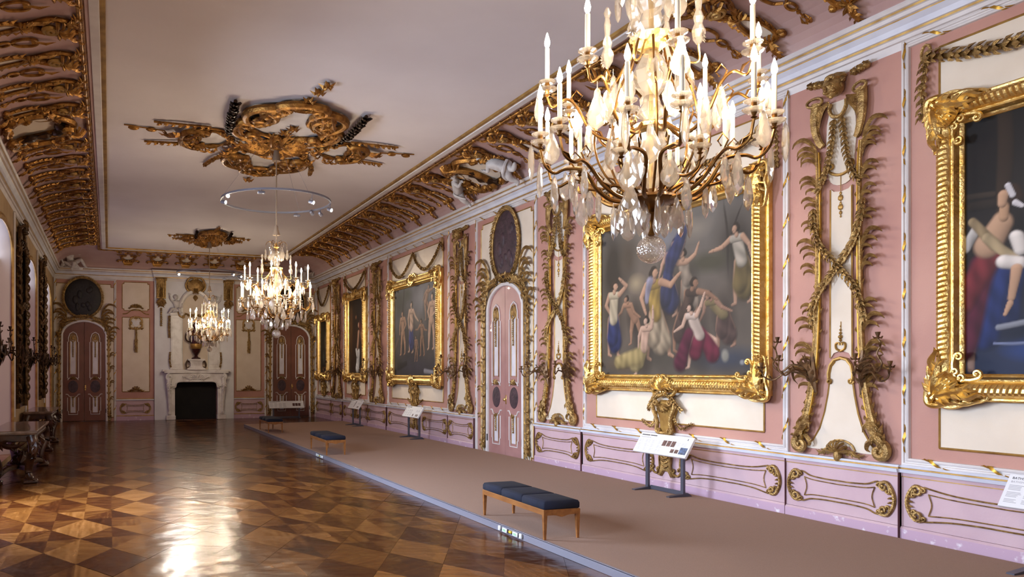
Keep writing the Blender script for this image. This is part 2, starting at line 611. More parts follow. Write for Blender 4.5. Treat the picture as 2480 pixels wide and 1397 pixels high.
def figure(name, J, B, m, parent=None, mw=None, sub=2, extra=None):
    """one continuous body grown round a skeleton: J joint -> (x,y,z,r), first joint = pelvis"""
    me = bpy.data.meshes.new(name)
    ks = list(J)
    me.from_pydata([J[k][:3] for k in ks], [(ks.index(a), ks.index(b)) for a, b in B], [])
    o = bpy.data.objects.new(name, me)
    C.objects.link(o)
    sk = o.modifiers.new('Skin', 'SKIN')
    sk.use_smooth_shade = True
    for i, k in enumerate(ks):
        d = me.skin_vertices[0].data[i]
        r = J[k][3]
        d.radius = (r, r)
        d.use_root = i == 0
    o.modifiers.new('Sub', 'SUBSURF').levels = sub
    o.modifiers['Sub'].render_levels = sub
    dg = bpy.context.evaluated_depsgraph_get()
    nm = bpy.data.meshes.new_from_object(o.evaluated_get(dg))
    bpy.data.objects.remove(o)
    g = G()
    g.add([v.co for v in nm.vertices], [tuple(p.vertices) for p in nm.polygons])
    bpy.data.meshes.remove(nm)
    if extra: g.put(extra)
    return g.obj(name, m, parent, mw, sharp=80)

def head(g, c, r, face=(0, 0, 1), upv=(0, 1, 0), curls=True):
    """small sculpted head: skull, brow, nose, lips, chin, ears and curled hair"""
    F = Vector(face).normalized()
    U = Vector(upv)
    X = U.cross(F).normalized()
    U = F.cross(X).normalized()
    mt = Matrix((X, U, F)).transposed()
    c = V3(c)
    P = lambda x, y, z: c + mt @ Vector((x * r, y * r, z * r))
    g.blob(c, (r * 0.82, r * 0.95, r * 1.05), 14, 10, mt)
    g.blob(P(0, -0.45, 0.35), (r * 0.6, r * 0.5, r * 0.55), 10, 8, mt)
    g.leaf([P(0, 0.28, 0.95), P(0, 0.0, 1.16), P(0, -0.2, 1.2), P(0, -0.26, 0.98)], r * 0.16, 0.6, up=tuple(F))
    for s in (-1, 1):
        g.blob(P(0.33 * s, 0.12, 0.82), (r * 0.16, r * 0.1, r * 0.12), 8, 5, mt)
        g.leaf([P(0.1 * s, 0.26, 0.98), P(0.35 * s, 0.32, 0.93), P(0.58 * s, 0.2, 0.72)], r * 0.08, 0.8, up=tuple(F))
        g.blob(P(0.42 * s, -0.28, 0.66), r * 0.24, 8, 5)
        g.blob(P(0.84 * s, -0.02, 0.0), (r * 0.1, r * 0.24, r * 0.16), 7, 5, mt)
    g.leaf([P(-0.24, -0.48, 0.84), P(0, -0.45, 0.95), P(0.24, -0.48, 0.84)], r * 0.08, 0.8, up=tuple(F))
    g.blob(P(0, -0.8, 0.6), r * 0.22, 8, 5)
    if curls:
        rr = random.Random(int(r * 1000))
        for i in range(26):
            a = rr.uniform(0, 2 * PI)
            e = rr.uniform(0.1, 1.45)
            x, z = cos(a) * cos(e), sin(a) * cos(e)
            if z > 0.35 and e < 0.6: continue
            g.blob(P(x * 0.86, sin(e) * 0.95, z * 1.0), r * rr.uniform(0.2, 0.3), 6, 4)
    return g
# ---------------------------------------------------------------- floor: rhombic parquet
def parquet():
    px, py = 0.611, 1.09
    x0, y0 = 0.03, 8.92
    vs, fs, tone = [], [], []
    rr = random.Random(3)
    def tri(ps, t, g, o):
        b = len(vs)
        vs.extend(ps)
        fs.append(tuple(range(b, b + len(ps))))
        tone.extend([(t, g, o, 1)] * len(ps))
    def clip(poly):
        for ax, lim, sg in ((0, XL, 1), (0, XR, -1), (1, YB, 1), (1, YE, -1)):
            out = []
            for i in range(len(poly)):
                a, b = poly[i], poly[(i + 1) % len(poly)]
                da, db = (a[ax] - lim) * sg, (b[ax] - lim) * sg
                if da >= 0: out.append(a)
                if da * db < 0:
                    t = da / (da - db)
                    out.append(tuple(a[q] + (b[q] - a[q]) * t for q in range(3)))
            poly = out
            if len(poly) < 3: return None
        return poly
    for i in range(-8, 32):
        for j in range(-30, 42):
            if (i + j) % 2: continue
            cx, cy_ = x0 + px * i / 2, y0 + py * (j + 1) / 2
            h = 0.9955
            zz = [rr.uniform(-0.0011, 0.0011) for _ in range(3)]
            zz.append(zz[0] + zz[1] - zz[2])
            Lp, Rp, T, B, O = (cx - px / 2 * h, cy_, zz[0]), (cx + px / 2 * h, cy_, zz[1]), (cx, cy_ + py / 2 * h, zz[2]), (cx, cy_ - py / 2 * h, zz[3]), (cx, cy_, (zz[0] + zz[1]) / 2)
            k = rr.random()
            base = rr.uniform(0.5, 0.78) if i % 2 else rr.uniform(0.14, 0.38)
            d = rr.uniform(0.1, 0.32) * (-1 if i % 2 else 1)
            if k < 0.3: parts = [((Lp, B, Rp, T), base)]
            elif k < 0.5: parts = [((Lp, B, T), base), ((B, Rp, T), base + d * 0.7)]
            else: parts = [((Lp, B, O), base), ((B, Rp, O), base + d), ((Rp, T, O), base), ((T, Lp, O), base + d)]
            for pl, t in parts:
                pl = clip(list(pl))
                if pl: tri(pl, min(1, max(0, t + rr.uniform(-0.05, 0.05))), rr.choice((0.0, 0.5, 1.0)), rr.random())
    tri([(XL, YB, -0.004), (XR, YB, -0.004), (XR, YE, -0.004), (XL, YE, -0.004)], 0.0, 0.5, 0.1)
    me = bpy.data.meshes.new('floor')
    me.from_pydata(vs, [], fs)
    at = me.color_attributes.new('wood', 'FLOAT_COLOR', 'CORNER')
    at.data.foreach_set('color', [c for t in tone for c in t])
    m = bpy.data.materials.new('rhombic_parquet')
    m.use_nodes = True
    t = m.node_tree
    p = t.nodes['Principled BSDF']
    a = t.nodes.new('ShaderNodeAttribute')
    a.attribute_name = 'wood'
    sep = t.nodes.new('ShaderNodeSeparateColor')
    t.links.new(a.outputs['Color'], sep.inputs[0])
    co = t.nodes.new('ShaderNodeTexCoord')
    ang = t.nodes.new('ShaderNodeMath')
    ang.operation = 'MULTIPLY_ADD'
    ang.inputs[1].default_value = R8(120)
    ang.inputs[2].default_value = R8(-60)
    t.links.new(sep.outputs[1], ang.inputs[0])
    vr = t.nodes.new('ShaderNodeVectorRotate')
    vr.rotation_type = 'Z_AXIS'
    t.links.new(co.outputs['Object'], vr.inputs['Vector'])
    t.links.new(ang.outputs[0], vr.inputs['Angle'])
    mp = t.nodes.new('ShaderNodeMapping')
    mp.inputs['Scale'].default_value = (30, 2.2, 1)
    t.links.new(vr.outputs[0], mp.inputs[0])
    ad = t.nodes.new('ShaderNodeVectorMath')
    ad.operation = 'ADD'
    t.links.new(mp.outputs[0], ad.inputs[0])
    sc = t.nodes.new('ShaderNodeVectorMath')
    sc.operation = 'SCALE'
    sc.inputs['Scale'].default_value = 90
    t.links.new(a.outputs['Color'], sc.inputs[0])
    t.links.new(sc.outputs[0], ad.inputs[1])
    nz = t.nodes.new('ShaderNodeTexNoise')
    nz.inputs['Scale'].default_value = 1.0
    nz.inputs['Detail'].default_value = 5
    t.links.new(ad.outputs[0], nz.inputs['Vector'])
    mx = t.nodes.new('ShaderNodeMath')
    mx.operation = 'MULTIPLY_ADD'
    mx.inputs[1].default_value = 0.7
    t.links.new(nz.outputs[0], mx.inputs[0])
    t.links.new(sep.outputs[0], mx.inputs[2])
    sb = t.nodes.new('ShaderNodeMath')
    sb.operation = 'SUBTRACT'
    sb.inputs[1].default_value = 0.35
    t.links.new(mx.outputs[0], sb.inputs[0])
    cr = t.nodes.new('ShaderNodeValToRGB')
    e = cr.color_ramp.elements
    e[0].position, e[0].color = 0.0, hx('#220c03')
    e[1].position, e[1].color = 1.0, hx('#926033')
    for ps, c in ((0.3, '#3d1b07'), (0.62, '#653c17')):
        q = e.new(ps)
        q.color = hx(c)
    t.links.new(sb.outputs[0], cr.inputs[0])
    t.links.new(cr.outputs[0], p.inputs['Base Color'])
    p.inputs['Roughness'].default_value = 0.2
    p.inputs['Coat Weight'].default_value = 0.0
    p.inputs['Coat Roughness'].default_value = 0.16
    p.inputs['Specular IOR Level'].default_value = 0.3
    n3 = t.nodes.new('ShaderNodeTexNoise')
    n3.inputs['Scale'].default_value = 4.0
    n3.inputs['Detail'].default_value = 2.5
    t.links.new(co.outputs['Object'], n3.inputs['Vector'])
    bp = t.nodes.new('ShaderNodeBump')
    bp.inputs['Strength'].default_value = 0.32
    bp.inputs['Distance'].default_value = 0.03
    t.links.new(n3.outputs[0], bp.inputs['Height'])
    t.links.new(bp.outputs[0], p.inputs['Normal'])
    t.links.new(bp.outputs[0], p.inputs['Coat Normal'])
    me.materials.append(m)
    o = link('floor', me)
    tag(o, kind='structure')
parquet()

def struct(g, name, m, mw=None, parent=None, sharp=35):
    o = g.obj(name, m, parent, mw, sharp)
    if not parent: o['kind'] = 'structure'
    return o

# ---------------------------------------------------------------- shell
struct(G().box((XR, YB, 0), (XR + 0.2, YE + 0.2, ZC)), 'wall_right', 'pink')
struct(G().box((XL - 0.4, YE, 0), (XR, YE + 0.2, ZC)), 'wall_end', 'pink')
struct(G().box((XL - 0.4, YB - 0.2, 0), (XR + 0.2, YB, ZC)), 'wall_back', 'pink')
struct(G().box((XL - 0.4, YB, ZC), (XR + 0.2, YE + 0.2, ZC + 0.15)), 'ceiling', 'ceil')

WH, WSP, WTOP, WSILL = 1.2, 4.02, 4.44, 0.1

def arch(hw, sp, top, n=14):
    return [(-hw * cos(PI * i / n), sp + (top - sp) * abs(sin(PI * i / n)) ** 0.8) for i in range(n + 1)]

def left_wall():
    g = G()
    ys = sorted(WINY)
    edges = [YB] + [v for y in ys for v in (y - WH, y + WH)] + [YE]
    for i in range(0, len(edges), 2): g.box((XL - 0.4, edges[i], 0), (XL, edges[i + 1], ZC))
    for y in ys:
        a = arch(WH, WSP, WTOP)
        for (p, q) in zip(a, a[1:]):
            vs = [(XL - 0.4 * k, y + u, z) for k in (0, 1) for u, z in ((p[0], p[1]), (q[0], q[1]), (q[0], ZC), (p[0], ZC))]
            g.add(vs, [(0, 1, 2, 3), (4, 7, 6, 5), (0, 4, 5, 1)])
        g.box((XL - 0.4, y - WH, 0), (XL, y + WH, WSILL))
    struct(g, 'wall_left', 'cream_wall', sharp=0)
left_wall()

def clear_glass():
    m = bpy.data.materials.new('clear_window_glass')
    m.use_nodes = True
    t = m.node_tree
    t.nodes.remove(t.nodes['Principled BSDF'])
    a = t.nodes.new('ShaderNodeBsdfTransparent')
    b = t.nodes.new('ShaderNodeBsdfGlossy')
    b.inputs[1].default_value = 0.02
    x = t.nodes.new('ShaderNodeMixShader')
    x.inputs[0].default_value = 0.06
    t.links.new(a.outputs[0], x.inputs[1])
    t.links.new(b.outputs[0], x.inputs[2])
    t.links.new(x.outputs[0], t.nodes['Material Output'].inputs[0])
    return m

def window(k, y):
    w = empty('window_%d' % k, onL(y))
    w['kind'] = 'structure'
    a = arch(WH, WSP, WTOP, 20)
    out = [(-WH, WSILL)] + a + [(WH, WSILL)]
    g = G()                                                   # splayed white reveal
    inn = [(x * 0.93, (z - 0.06) if i not in (0, len(out) - 1) else z) for i, (x, z) in enumerate(out)]
    g.ring_skin([[(x, z, 0.006) for x, z in out], [(x, z, -0.2) for x, z in inn]], closed_ring=False)
    g.obj('window_reveal', 'jamb', w)
    g = G()
    g.tube([(x, z, 0.02) for x, z in out], 0.045, 6, 0.7)
    g.tube([(x * 1.05, z + (0.06 if 0 < i < len(out) - 1 else 0), 0.015) for i, (x, z) in enumerate(out)], 0.018, 5)
    g.obj('window_architrave', 'gold_line', w)
    hb = WH * 0.93
    drawn = k <= 3
    if drawn: G().box((-hb, WSILL, -0.215), (hb, 3.86, -0.205)).obj('roller_blind', 'blind', w, sharp=0)
    g = G()
    top = [(x, z, -0.23) for x, z in inn if z > 3.8]
    pts = [(-hb, 3.86, -0.23)] + top + [(hb, 3.86, -0.23)]
    g.add(pts, [tuple(range(len(pts)))])
    if not drawn: pts = [(-hb, WSILL, -0.23), *pts, (hb, WSILL, -0.23)]
    g = G().add(pts, [tuple(range(len(pts)))])
    g.obj('window_pane', 'pane' if drawn else 'glass', w, sharp=0)
    g = G().box((-hb, 3.85, -0.215), (hb, 3.89, -0.19), 0.006)
    g.blob((0.1, 3.8, -0.18), 0.02)
    g.obj('blind_rail', 'white', w)
    g = G()
    for x in (-0.45, 0.0, 0.45): g.box((x - 0.02, 3.86 if drawn else WSILL, -0.226), (x + 0.02, 4.38, -0.2))
    if not drawn:
        for z in (1.0, 1.9, 2.9): g.box((-hb, z - 0.02, -0.224), (hb, z + 0.02, -0.202))
    g.obj('glazing_bars', 'white', w)
M['pane'] = emis('bare_window_daylight', '#cdd6ff', BLIND_GLOW * 5.0)
M['glass'] = clear_glass()
for k, y in enumerate(WINY): window(k + 1, y)

# ---------------------------------------------------------------- mouldings that run round three walls
BX0, BX1, BN = 1.51, 4.28, 0.14      # chimney breast
def run(prof, name, mats, idx=None, brk=True, close=False, sharp=35):
    """prof: (n, z) pairs; swept along left wall, end wall (with break over the chimney) and right wall"""
    g = G()
    rings = []
    for n, z in prof:
        r = [(XL + n, YB, z), (XL + n, YE - n, z)]
        if brk: r += [(BX0 - n * 0.4, YE - n, z), (BX0 - n * 0.4, YE - n - BN, z), (BX1 + n * 0.4, YE - n - BN, z), (BX1 + n * 0.4, YE - n, z)]
        r += [(XR - n, YE - n, z), (XR - n, YB, z)]
        rings.append(r)
    for i in range(len(rings) - 1):
        g.cm = idx[i] if idx else 0
        g.ring_skin([rings[i], rings[i + 1]], closed_ring=False)
    return struct(g, name, mats, sharp=sharp)
run([(0, 4.9), (0.025, 4.97), (0.05, 4.975), (0.055, 5.01), (0.075, 5.015), (0.08, 5.035), (0.095, 5.04), (0.11, 5.09), (0.15, 5.135), (0.155, 5.145), (0.18, 5.15), (0.185, 5.185), (0.205, 5.19), (0.21, 5.21), (0.225, 5.215), (0.24, 5.235), (0.24, 5.26), (0.1, 5.262)],
    'trim_1', ['white', 'gold_line', 'lilac'], [0, 0, 0, 0, 1, 0, 2, 2, 1, 0, 0, 0, 1, 0, 0, 0, 0])
NCV = 12
COVE = [(0.18 + (CD - 0.18) * (1 - cos(PI / 2 * i / NCV)), ZK1 - 0.02 + (ZC - 0.02 - ZK1 + 0.02) * sin(PI / 2 * i / NCV)) for i in range(NCV + 1)]
run(COVE, 'trim_2', 'cove', brk=False, sharp=0 + 80)
run([(CD - 0.03, 5.728), (CD + 0.05, 5.728), (CD + 0.055, 5.715), (CD + 0.09, 5.715), (CD + 0.1, 5.7), (CD + 0.2, 5.7), (CD + 0.21, 5.715), (CD + 0.235, 5.71), (CD + 0.27, 5.71), (CD + 0.275, 5.75)],
    'trim_3', ['cove', 'white', 'gold_line'], [0, 0, 0, 0, 1, 1, 2, 2, 2], brk=False)

def reed():
    g = G()
    q = CD + 0.0
    path = [(XL + q, YB, 5.705), (XL + q, YE - q, 5.705), (XR - q, YE - q, 5.705), (XR - q, YB, 5.705)]
    for a, b in zip(path, path[1:]):
        A, B = Vector(a), Vector(b)
        g.tube([A, B], 0.03, 8)
        for k in (-1, 1): g.tube([A + Vector((0, 0, -0.012)) + (B - A).normalized().cross(Vector((0, 0, 1))) * 0.02 * k, B + Vector((0, 0, -0.012)) + (B - A).normalized().cross(Vector((0, 0, 1))) * 0.02 * k], 0.016, 6)
        n = int((B - A).length / 0.325)
        d = (B - A).normalized()
        for i in range(n):
            p = A + (B - A) * ((i + 0.5) / n)
            g.tube([p - d * 0.02, p, p + d * 0.02], [0.036, 0.046, 0.036], 8)
    o = g.obj('trim_4', 'gold_cove')
    o['kind'] = 'structure'
reed()

# ---------------------------------------------------------------- right wall: dado, bays, panels
BAY = {'A': (1.0, 5.42), 'B': (6.77, 10.85), 'door': (12.32, 14.82), 'C': (16.17, 20.35), 'D': (21.99, 24.68), 'E': (26.04, 28.24)}
PIL = [6.095, 11.585, 15.495, 21.17, 25.36]
PW = [1.35, 1.47, 1.35, 1.64, 1.36]
M['seam'] = mat('dark_joint', '#5f3a3d', rough=0.9)
def dado(y0, y1, k, deep=0.0):
    g = G()
    w = (y1 - y0) / 2
    d = deep
    pf = [(0.17, 0.0, 1), (0.0, 0.0, 1)]
    def band(z0, z1, n0, n1, mi):
        g.cm = mi
        vs = [(-w, z0, 0), (w, z0, 0), (w, z0, n0 + d), (-w, z0, n0 + d), (-w, z1, 0), (w, z1, 0), (w, z1, n1 + d), (-w, z1, n1 + d)]
        g.add(vs, [(0, 1, 2, 3), (4, 7, 6, 5), (3, 2, 6, 7), (0, 3, 7, 4), (1, 5, 6, 2)])
    band(0.0, 0.15, 0.05, 0.05, 0)
    band(0.15, 0.172, 0.05, 0.035, 1)
    band(0.175, 0.66, 0.03, 0.03, 1)
    band(0.66, 0.668, 0.038, 0.038, 2)
    band(0.668, 0.705, 0.034, 0.04, 1)
    band(0.705, 0.74, 0.065, 0.075, 3)
    band(0.74, 0.755, 0.05, 0.045, 2)
    band(0.755, 0.775, 0.055, 0.04, 3)
    g.cm = 4
    for s in (-1, 1): g.box((s * w - 0.003, 0.0, 0), (s * w + 0.003, 0.7, 0.052 + d))
    struct(g, 'baseboard_right' if not k else 'baseboard_right.%03d' % k, ['skirt', 'pink_dado', 'gold_line', 'lilac', 'seam'], onR((y0 + y1) / 2))
segs = [(YB, 5.42, 0), (5.42, 6.77, 0.025), (6.77, 10.85, 0), (10.85, 12.32, 0.025), (14.82, 16.17, 0.025), (16.17, 20.35, 0), (20.35, 21.99, 0.025), (21.99, 24.68, 0), (24.68, 26.04, 0.025), (26.04, 28.24, 0)]
for k, (a, b, d) in enumerate(segs): dado(a, b, k, d)

RIB = None
M['gold_tie'] = mat('gilded_tie', '#c99a3c', '#a2742a', rough=0.4, metal=0.7, nscale=6)
def ribbon(parent, x, y, rot):
    global RIB
    if RIB is None:
        g = G()
        g.ring_skin([[(-0.05, -0.075 + q * 0.045, 0.02), (-0.02, -0.035 + q * 0.05, 0.042), (0.02, 0.02 + q * 0.05, 0.042), (0.052, 0.06 + q * 0.045, 0.02)] for q in (0, 1)], closed_ring=False)
        g.ring_skin([[(-0.05, -0.075 + q * 0.045, 0.016), (0.052, 0.06 + q * 0.045, 0.016)] for q in (0, 1)], closed_ring=False)
        g.leaf([(0.03, 0.08, 0.036), (0.048, 0.125, 0.03), (0.04, 0.165, 0.022)], 0.012, 0.5)
        g.leaf([(-0.03, -0.06, 0.036), (-0.045, -0.105, 0.03), (-0.04, -0.135, 0.022)], 0.01, 0.5)
        RIB = g.obj('gold_ribbon', 'gold_tie', parent, loc=(x, y, 0))
        o = RIB
    else:
        o = RIB.copy()
        C.objects.link(o)
        o.parent = parent
        o.location = (x, y, 0)
    o.rotation_euler = (0, 0, rot)
    o.scale = (0.85, 0.95, 1)
    return o
WP = [(x * 0.78, z) for x, z in [(0, 0.0), (0.0, 0.028), (0.012, 0.034), (0.03, 0.034), (0.038, 0.018), (0.05, 0.016), (0.056, 0.03), (0.075, 0.038), (0.092, 0.028), (0.096, 0.0)]]
def bayframe(y0, y1, z0, z1, k, ribs=True):
    w = (y1 - y0) / 2
    g = G().frame(-w, z0, w, z1, WP)
    g.tube([(-w + 0.045, z0 + 0.045, 0.02), (w - 0.045, z0 + 0.045, 0.02), (w - 0.045, z1 - 0.045, 0.02), (-w + 0.045, z1 - 0.045, 0.02), (-w + 0.045, z0 + 0.045, 0.02)], 0.004, 4)
    o = struct(g, 'trim_%d' % k, 'white', onR((y0 + y1) / 2), sharp=30)
    if ribs:
        lo = max(z0, 0.75)
        for s in (-1, 1):
            n = 9
            for i in range(n): ribbon(o, s * (w - 0.038), lo + 0.25 + (z1 - lo - 0.4) * i / (n - 1), 0 if s > 0 else 0.3)
        n = int(2 * w / 0.55)
        for i in range(n):
            x = -w + 0.35 + (2 * w - 0.7) * i / max(1, n - 1)
            ribbon(o, x, z1 - 0.038, PI / 2)
            if z0 > 0.5: ribbon(o, x, z0 + 0.038, PI / 2)
    return o
for k, b in enumerate('A B C D E'.split()): bayframe(BAY[b][0], BAY[b][1], 0.775, 4.965, 10 + k)
bayframe(12.32, 14.82, -0.2, 4.965, 15)

def panel(name_k, x0, y0, x1, y1, mw, m='cream', line=True, cut=0.0, n0=0.0):
    """painted panel with a thin gilt line round it; cut = clipped corner size"""
    c = cut
    P = [(x0 + c, y0), (x1 - c, y0)] + ([(x1 - c, y0 + c)] if c else []) + [(x1, y0 + c), (x1, y1 - c)] + ([(x1 - c, y1 - c)] if c else []) + [(x1 - c, y1), (x0 + c, y1)] + ([(x0 + c, y1 - c)] if c else []) + [(x0, y1 - c), (x0, y0 + c)] + ([(x0 + c, y0 + c)] if c else [])
    Q = []
    for p in P:
        if not Q or (abs(Q[-1][0] - p[0]) + abs(Q[-1][1] - p[1])) > 1e-6: Q.append(p)
    if (abs(Q[-1][0] - Q[0][0]) + abs(Q[-1][1] - Q[0][1])) < 1e-6: Q.pop()
    g = G().slab(Q, n0, n0 + 0.01)
    o = struct(g, 'trim_%d' % name_k, m, mw, sharp=0)
    if line:
        h = G()
        for a, b in zip(Q, Q[1:] + Q[:1]): h.tube([(a[0], a[1], n0 + 0.012), (b[0], b[1], n0 + 0.012)], 0.011, 4)
        h.obj('gilt_edge', 'gold_line', o)
    return o
for k, (b, x) in enumerate((('A', 0.36), ('B', 0.36), ('C', 0.36), ('D', 0.36), ('E', 0.3))):
    w = (BAY[b][1] - BAY[b][0]) / 2 - x
    panel(20 + k, -w, 0.975, w, 4.78, onR(sum(BAY[b]) / 2))
panel(25, -1.06, 0.01, 1.06, 4.78, onR(13.51), cut=0.08)
# ---------------------------------------------------------------- pilaster ornament of crossed palms
def pilaster():
    t = empty('pilaster_ornament')
    # cream inlays
    g = G()
    up = [(-0.12, 4.62), (-0.17, 4.4), (-0.18, 4.2), (-0.155, 3.98), (-0.16, 3.86)] + [(0.155 * cos(PI + PI * i / 10), 3.84 + 0.13 * sin(PI + PI * i / 10)) for i in range(11)] + [(0.16, 3.86), (0.155, 3.98), (0.18, 4.2), (0.17, 4.4), (0.12, 4.62)]
    g.slab(up, 0, 0.012)
    mid = [(-0.128, 3.69), (-0.09, 3.655), (0, 3.64), (0.09, 3.655), (0.128, 3.69), (0.132, 1.84), (0.09, 1.9), (0, 1.93), (-0.09, 1.9), (-0.132, 1.84)]
    g.slab(mid, 0, 0.012)
    hb = [(0.0, 1.83), (0.07, 1.81), (0.115, 1.76), (0.135, 1.68), (0.14, 1.58), (0.16, 1.45), (0.2, 1.26), (0.26, 1.08), (0.34, 0.95), (0.43, 0.87), (0.43, 0.845), (0.16, 0.845), (0.1, 0.9), (0, 0.915)]
    g.slab(hb + [(-x, y) for x, y in hb[::-1] if x > 0], 0, 0.012)
    o = g.obj('cream_inlay', 'cream', t, sharp=30)
    h = G()
    h.tube([(x, y, 0.014) for x, y in hb[1:10]], 0.01, 4)
    h.tube([(0.132, 1.85, 0.014), (0.128, 3.68, 0.014)], 0.01, 4)
    h.both()
    h.obj('gilt_edge', 'gold_line', o)
    g = G()                                              # small gilt mounts on the inlays
    gu = G()
    cscroll(gu, (-0.14, 3.88), (0.14, 3.88), -0.06, 0.016, 0.35, 0.02)
    for s in (-1, 1):
        g.tube(spl([(0, 1.92, 0.02), (0.05 * s, 1.95, 0.02), (0.055 * s, 2.0, 0.02), (0.02 * s, 2.01, 0.02), (0.015 * s, 1.985, 0.02)], 4), 0.012, 5)
        g.tube([(x * s, y, 0.022) for x, y in ((0.0, 1.85), (0.075, 1.83), (0.125, 1.77), (0.148, 1.68), (0.14, 1.6))], 0.017, 6)
        g.tube(spiral((0.128 * s, 1.6), 0.03, 0 if s > 0 else PI, 1.2, 0.3, 12, 0.022, -s), 0.012, 5)
    for y, r in ((2.04, 0.016), (2.075, 0.024), (2.115, 0.016), (2.15, 0.012), (2.19, 0.008)): g.blob((0, y, 0.022), r, 7, 5)
    for y, r in ((3.62, 0.014), (3.57, 0.03), (3.51, 0.014), (3.47, 0.03), (3.41, 0.018), (3.37, 0.01)): gu.blob((0, y, 0.02), (r, r * 1.2, r * 0.6), 7, 5)
    g.tube([(0, 2.0, 0.016), (0, 2.24, 0.014)], 0.006, 4)
    g.obj('inlay_mount', 'gold_line', t)
    g = gu
    g.tube([(0, 3.84, 0.016), (0, 3.36, 0.014)], 0.005, 4)
    g.obj('pendant_mount', 'gold_line', t)
    # palm stems
    for s in (-1, 1):
        g = G()
        path = spl([(0.5, 0.93, 0.04), (0.455, 1.03, 0.05), (0.39, 1.2, 0.05), (0.335, 1.42, 0.05), (0.29, 1.72, 0.05), (0.262, 2.1, 0.045), (0.247, 2.6, 0.04), (0.24, 3.2, 0.04), (0.24, 3.8, 0.04), (0.255, 4.12, 0.035)], 8)
        m = len(path)
        g.tube(path, [0.05 * (1 - 0.6 * i / (m - 1)) for i in range(m)], 9, 0.8)
        g.tube([p + Vector((0.028 - 0.0002 * i, 0, 0.018)) for i, p in enumerate(path)], [0.03 * (1 - 0.6 * i / (m - 1)) for i in range(m)], 7)
        g.cm = 1
        g.tube([p + Vector((-0.034 + 0.0003 * i, 0, 0.012)) for i, p in enumerate(path)], [0.017 * (1 - 0.4 * i / (m - 1)) for i in range(m)], 6)
        g.cm = 0
        for i in range(4, m - 1, 4):                       # leaf scars up the trunk
            p = path[i]
            t_ = (path[i + 1] - path[i - 1]).normalized()
            e = Vector((t_.y, -t_.x, 0))
            r = 0.056 * (1 - 0.6 * i / (m - 1))
            for q in (-1, 1): g.leaf([p + e * q * r * 0.6, p + e * q * r * 1.25 + t_ * 0.04 + Vector((0, 0, 0.02)), p + e * q * r * 1.5 + t_ * 0.075], r * 0.42, 0.5)
        tufts = [(1.62, 0.3, 0.036), (1.9, 0.3, 0.034), (2.18, 0.26, 0.03), (2.38, 0.22, 0.027), (2.82, 0.23, 0.027), (3.06, 0.27, 0.03), (3.3, 0.2, 0.025), (3.56, 0.22, 0.026), (3.78, 0.25, 0.028), (4.04, 0.26, 0.028), (4.16, 0.32, 0.032)]
        for i, (y, L, w) in enumerate(tufts):
            j = min(range(m), key=lambda q: abs(path[q].y - y))
            plume(g, (path[j].x + 0.015, y - 0.06), 1, L * 0.9, w * 0.9, 0.8, 3 if i in (0, 1, 5, 8, 10) else 2, 0.035, seed=i)
        # rolled acanthus foot
        c = (0.475, 0.885)
        g.tube(spiral(c, 0.085, PI * 0.45, 1.4, 0.12, 26, 0.05, -1), [0.052 * (1 - 0.7 * i / 26) for i in range(27)], 8, 1.0)
        acanthus(g, [(0.36, 1.22, 0.08), (0.41, 1.1, 0.1), (0.5, 0.99, 0.1), (0.56, 0.92, 0.07)], 0.085, 3)
        g.leaf(spl([(0.42, 1.0, 0.07), (0.36, 0.96, 0.08), (0.34, 0.9, 0.07), (0.37, 0.87, 0.05)], 4), 0.03, 0.5)
        g.leaf(spl([(0.44, 1.02, 0.07), (0.49, 1.1, 0.08), (0.5, 1.17, 0.05)], 4), 0.03, 0.5)
        if s < 0: g = g.mirrored()
        g.obj('palm_stem', ['gold_old', 'gold_tie'], t)
    # crossing garlands
    for s in (-1, 1):
        g = G()
        garland(g, spl([(-0.3 * s, 3.5, 0.06), (-0.28 * s, 3.3, 0.08), (-0.2 * s, 3.08, 0.07), (0, 2.85, 0.06 + 0.02 * s), (0.2 * s, 2.6, 0.07), (0.29 * s, 2.4, 0.08), (0.31 * s, 2.22, 0.05)], 6), 0.058, 0.055, seed=5 + s)
        g.obj('crossed_garland', 'gold_old', t)
        g = G()
        garland(g, spl([(-0.045 * s, 4.42, 0.05), (-0.075 * s, 4.2, 0.05), (-0.12 * s, 3.95, 0.055), (-0.2 * s, 3.75, 0.06), (-0.27 * s, 3.68, 0.06)], 6), 0.052, 0.052, seed=9 + s)
        g.obj('hanging_garland', 'gold_old', t)
    # mask with wings, horns and flowers
    g = G()
    head(g, (0, 4.75, 0.12), 0.115, (0, -0.35, 1), (0, 1, 0))
    g.blob((0, 4.86, 0.07), (0.11, 0.05, 0.07), 10, 6)
    g.obj('carved_mask', 'gold_old', t)
    for s in (-1, 1):
        g = G()
        horn = spl([(0.27, 4.66, 0.05), (0.285, 4.5, 0.06), (0.275, 4.35, 0.06), (0.235, 4.22, 0.05), (0.2, 4.17, 0.04)], 5)
        g.tube(horn, [0.06 - 0.025 * i / (len(horn) - 1) for i in range(len(horn))], 8, 0.7)
        g.tube([(0.27 + 0.085 * cos(a), 4.67 + 0.045 * sin(a), 0.08 + 0.015 * cos(a)) for a in [2 * PI * i / 16 for i in range(16)]], 0.017, 6, closed=True)
        for k in range(6):
            a = -0.35 - 0.22 * k
            b = Vector((0.11 + 0.022 * k, 4.63 - 0.005 * k, 0.06))
            d = Vector((cos(a) * 0.5, sin(a) * 1.1 - 0.35, 0)).normalized()
            g.leaf([b, b + d * 0.09 + Vector((0, 0, 0.035)), b + d * (0.2 + 0.008 * k)], 0.03, 0.5)
        g.tube(spl([(0.0, 4.44, 0.05), (0.06, 4.46, 0.06), (0.1, 4.53, 0.06), (0.095, 4.6, 0.05)], 4), 0.022, 6)
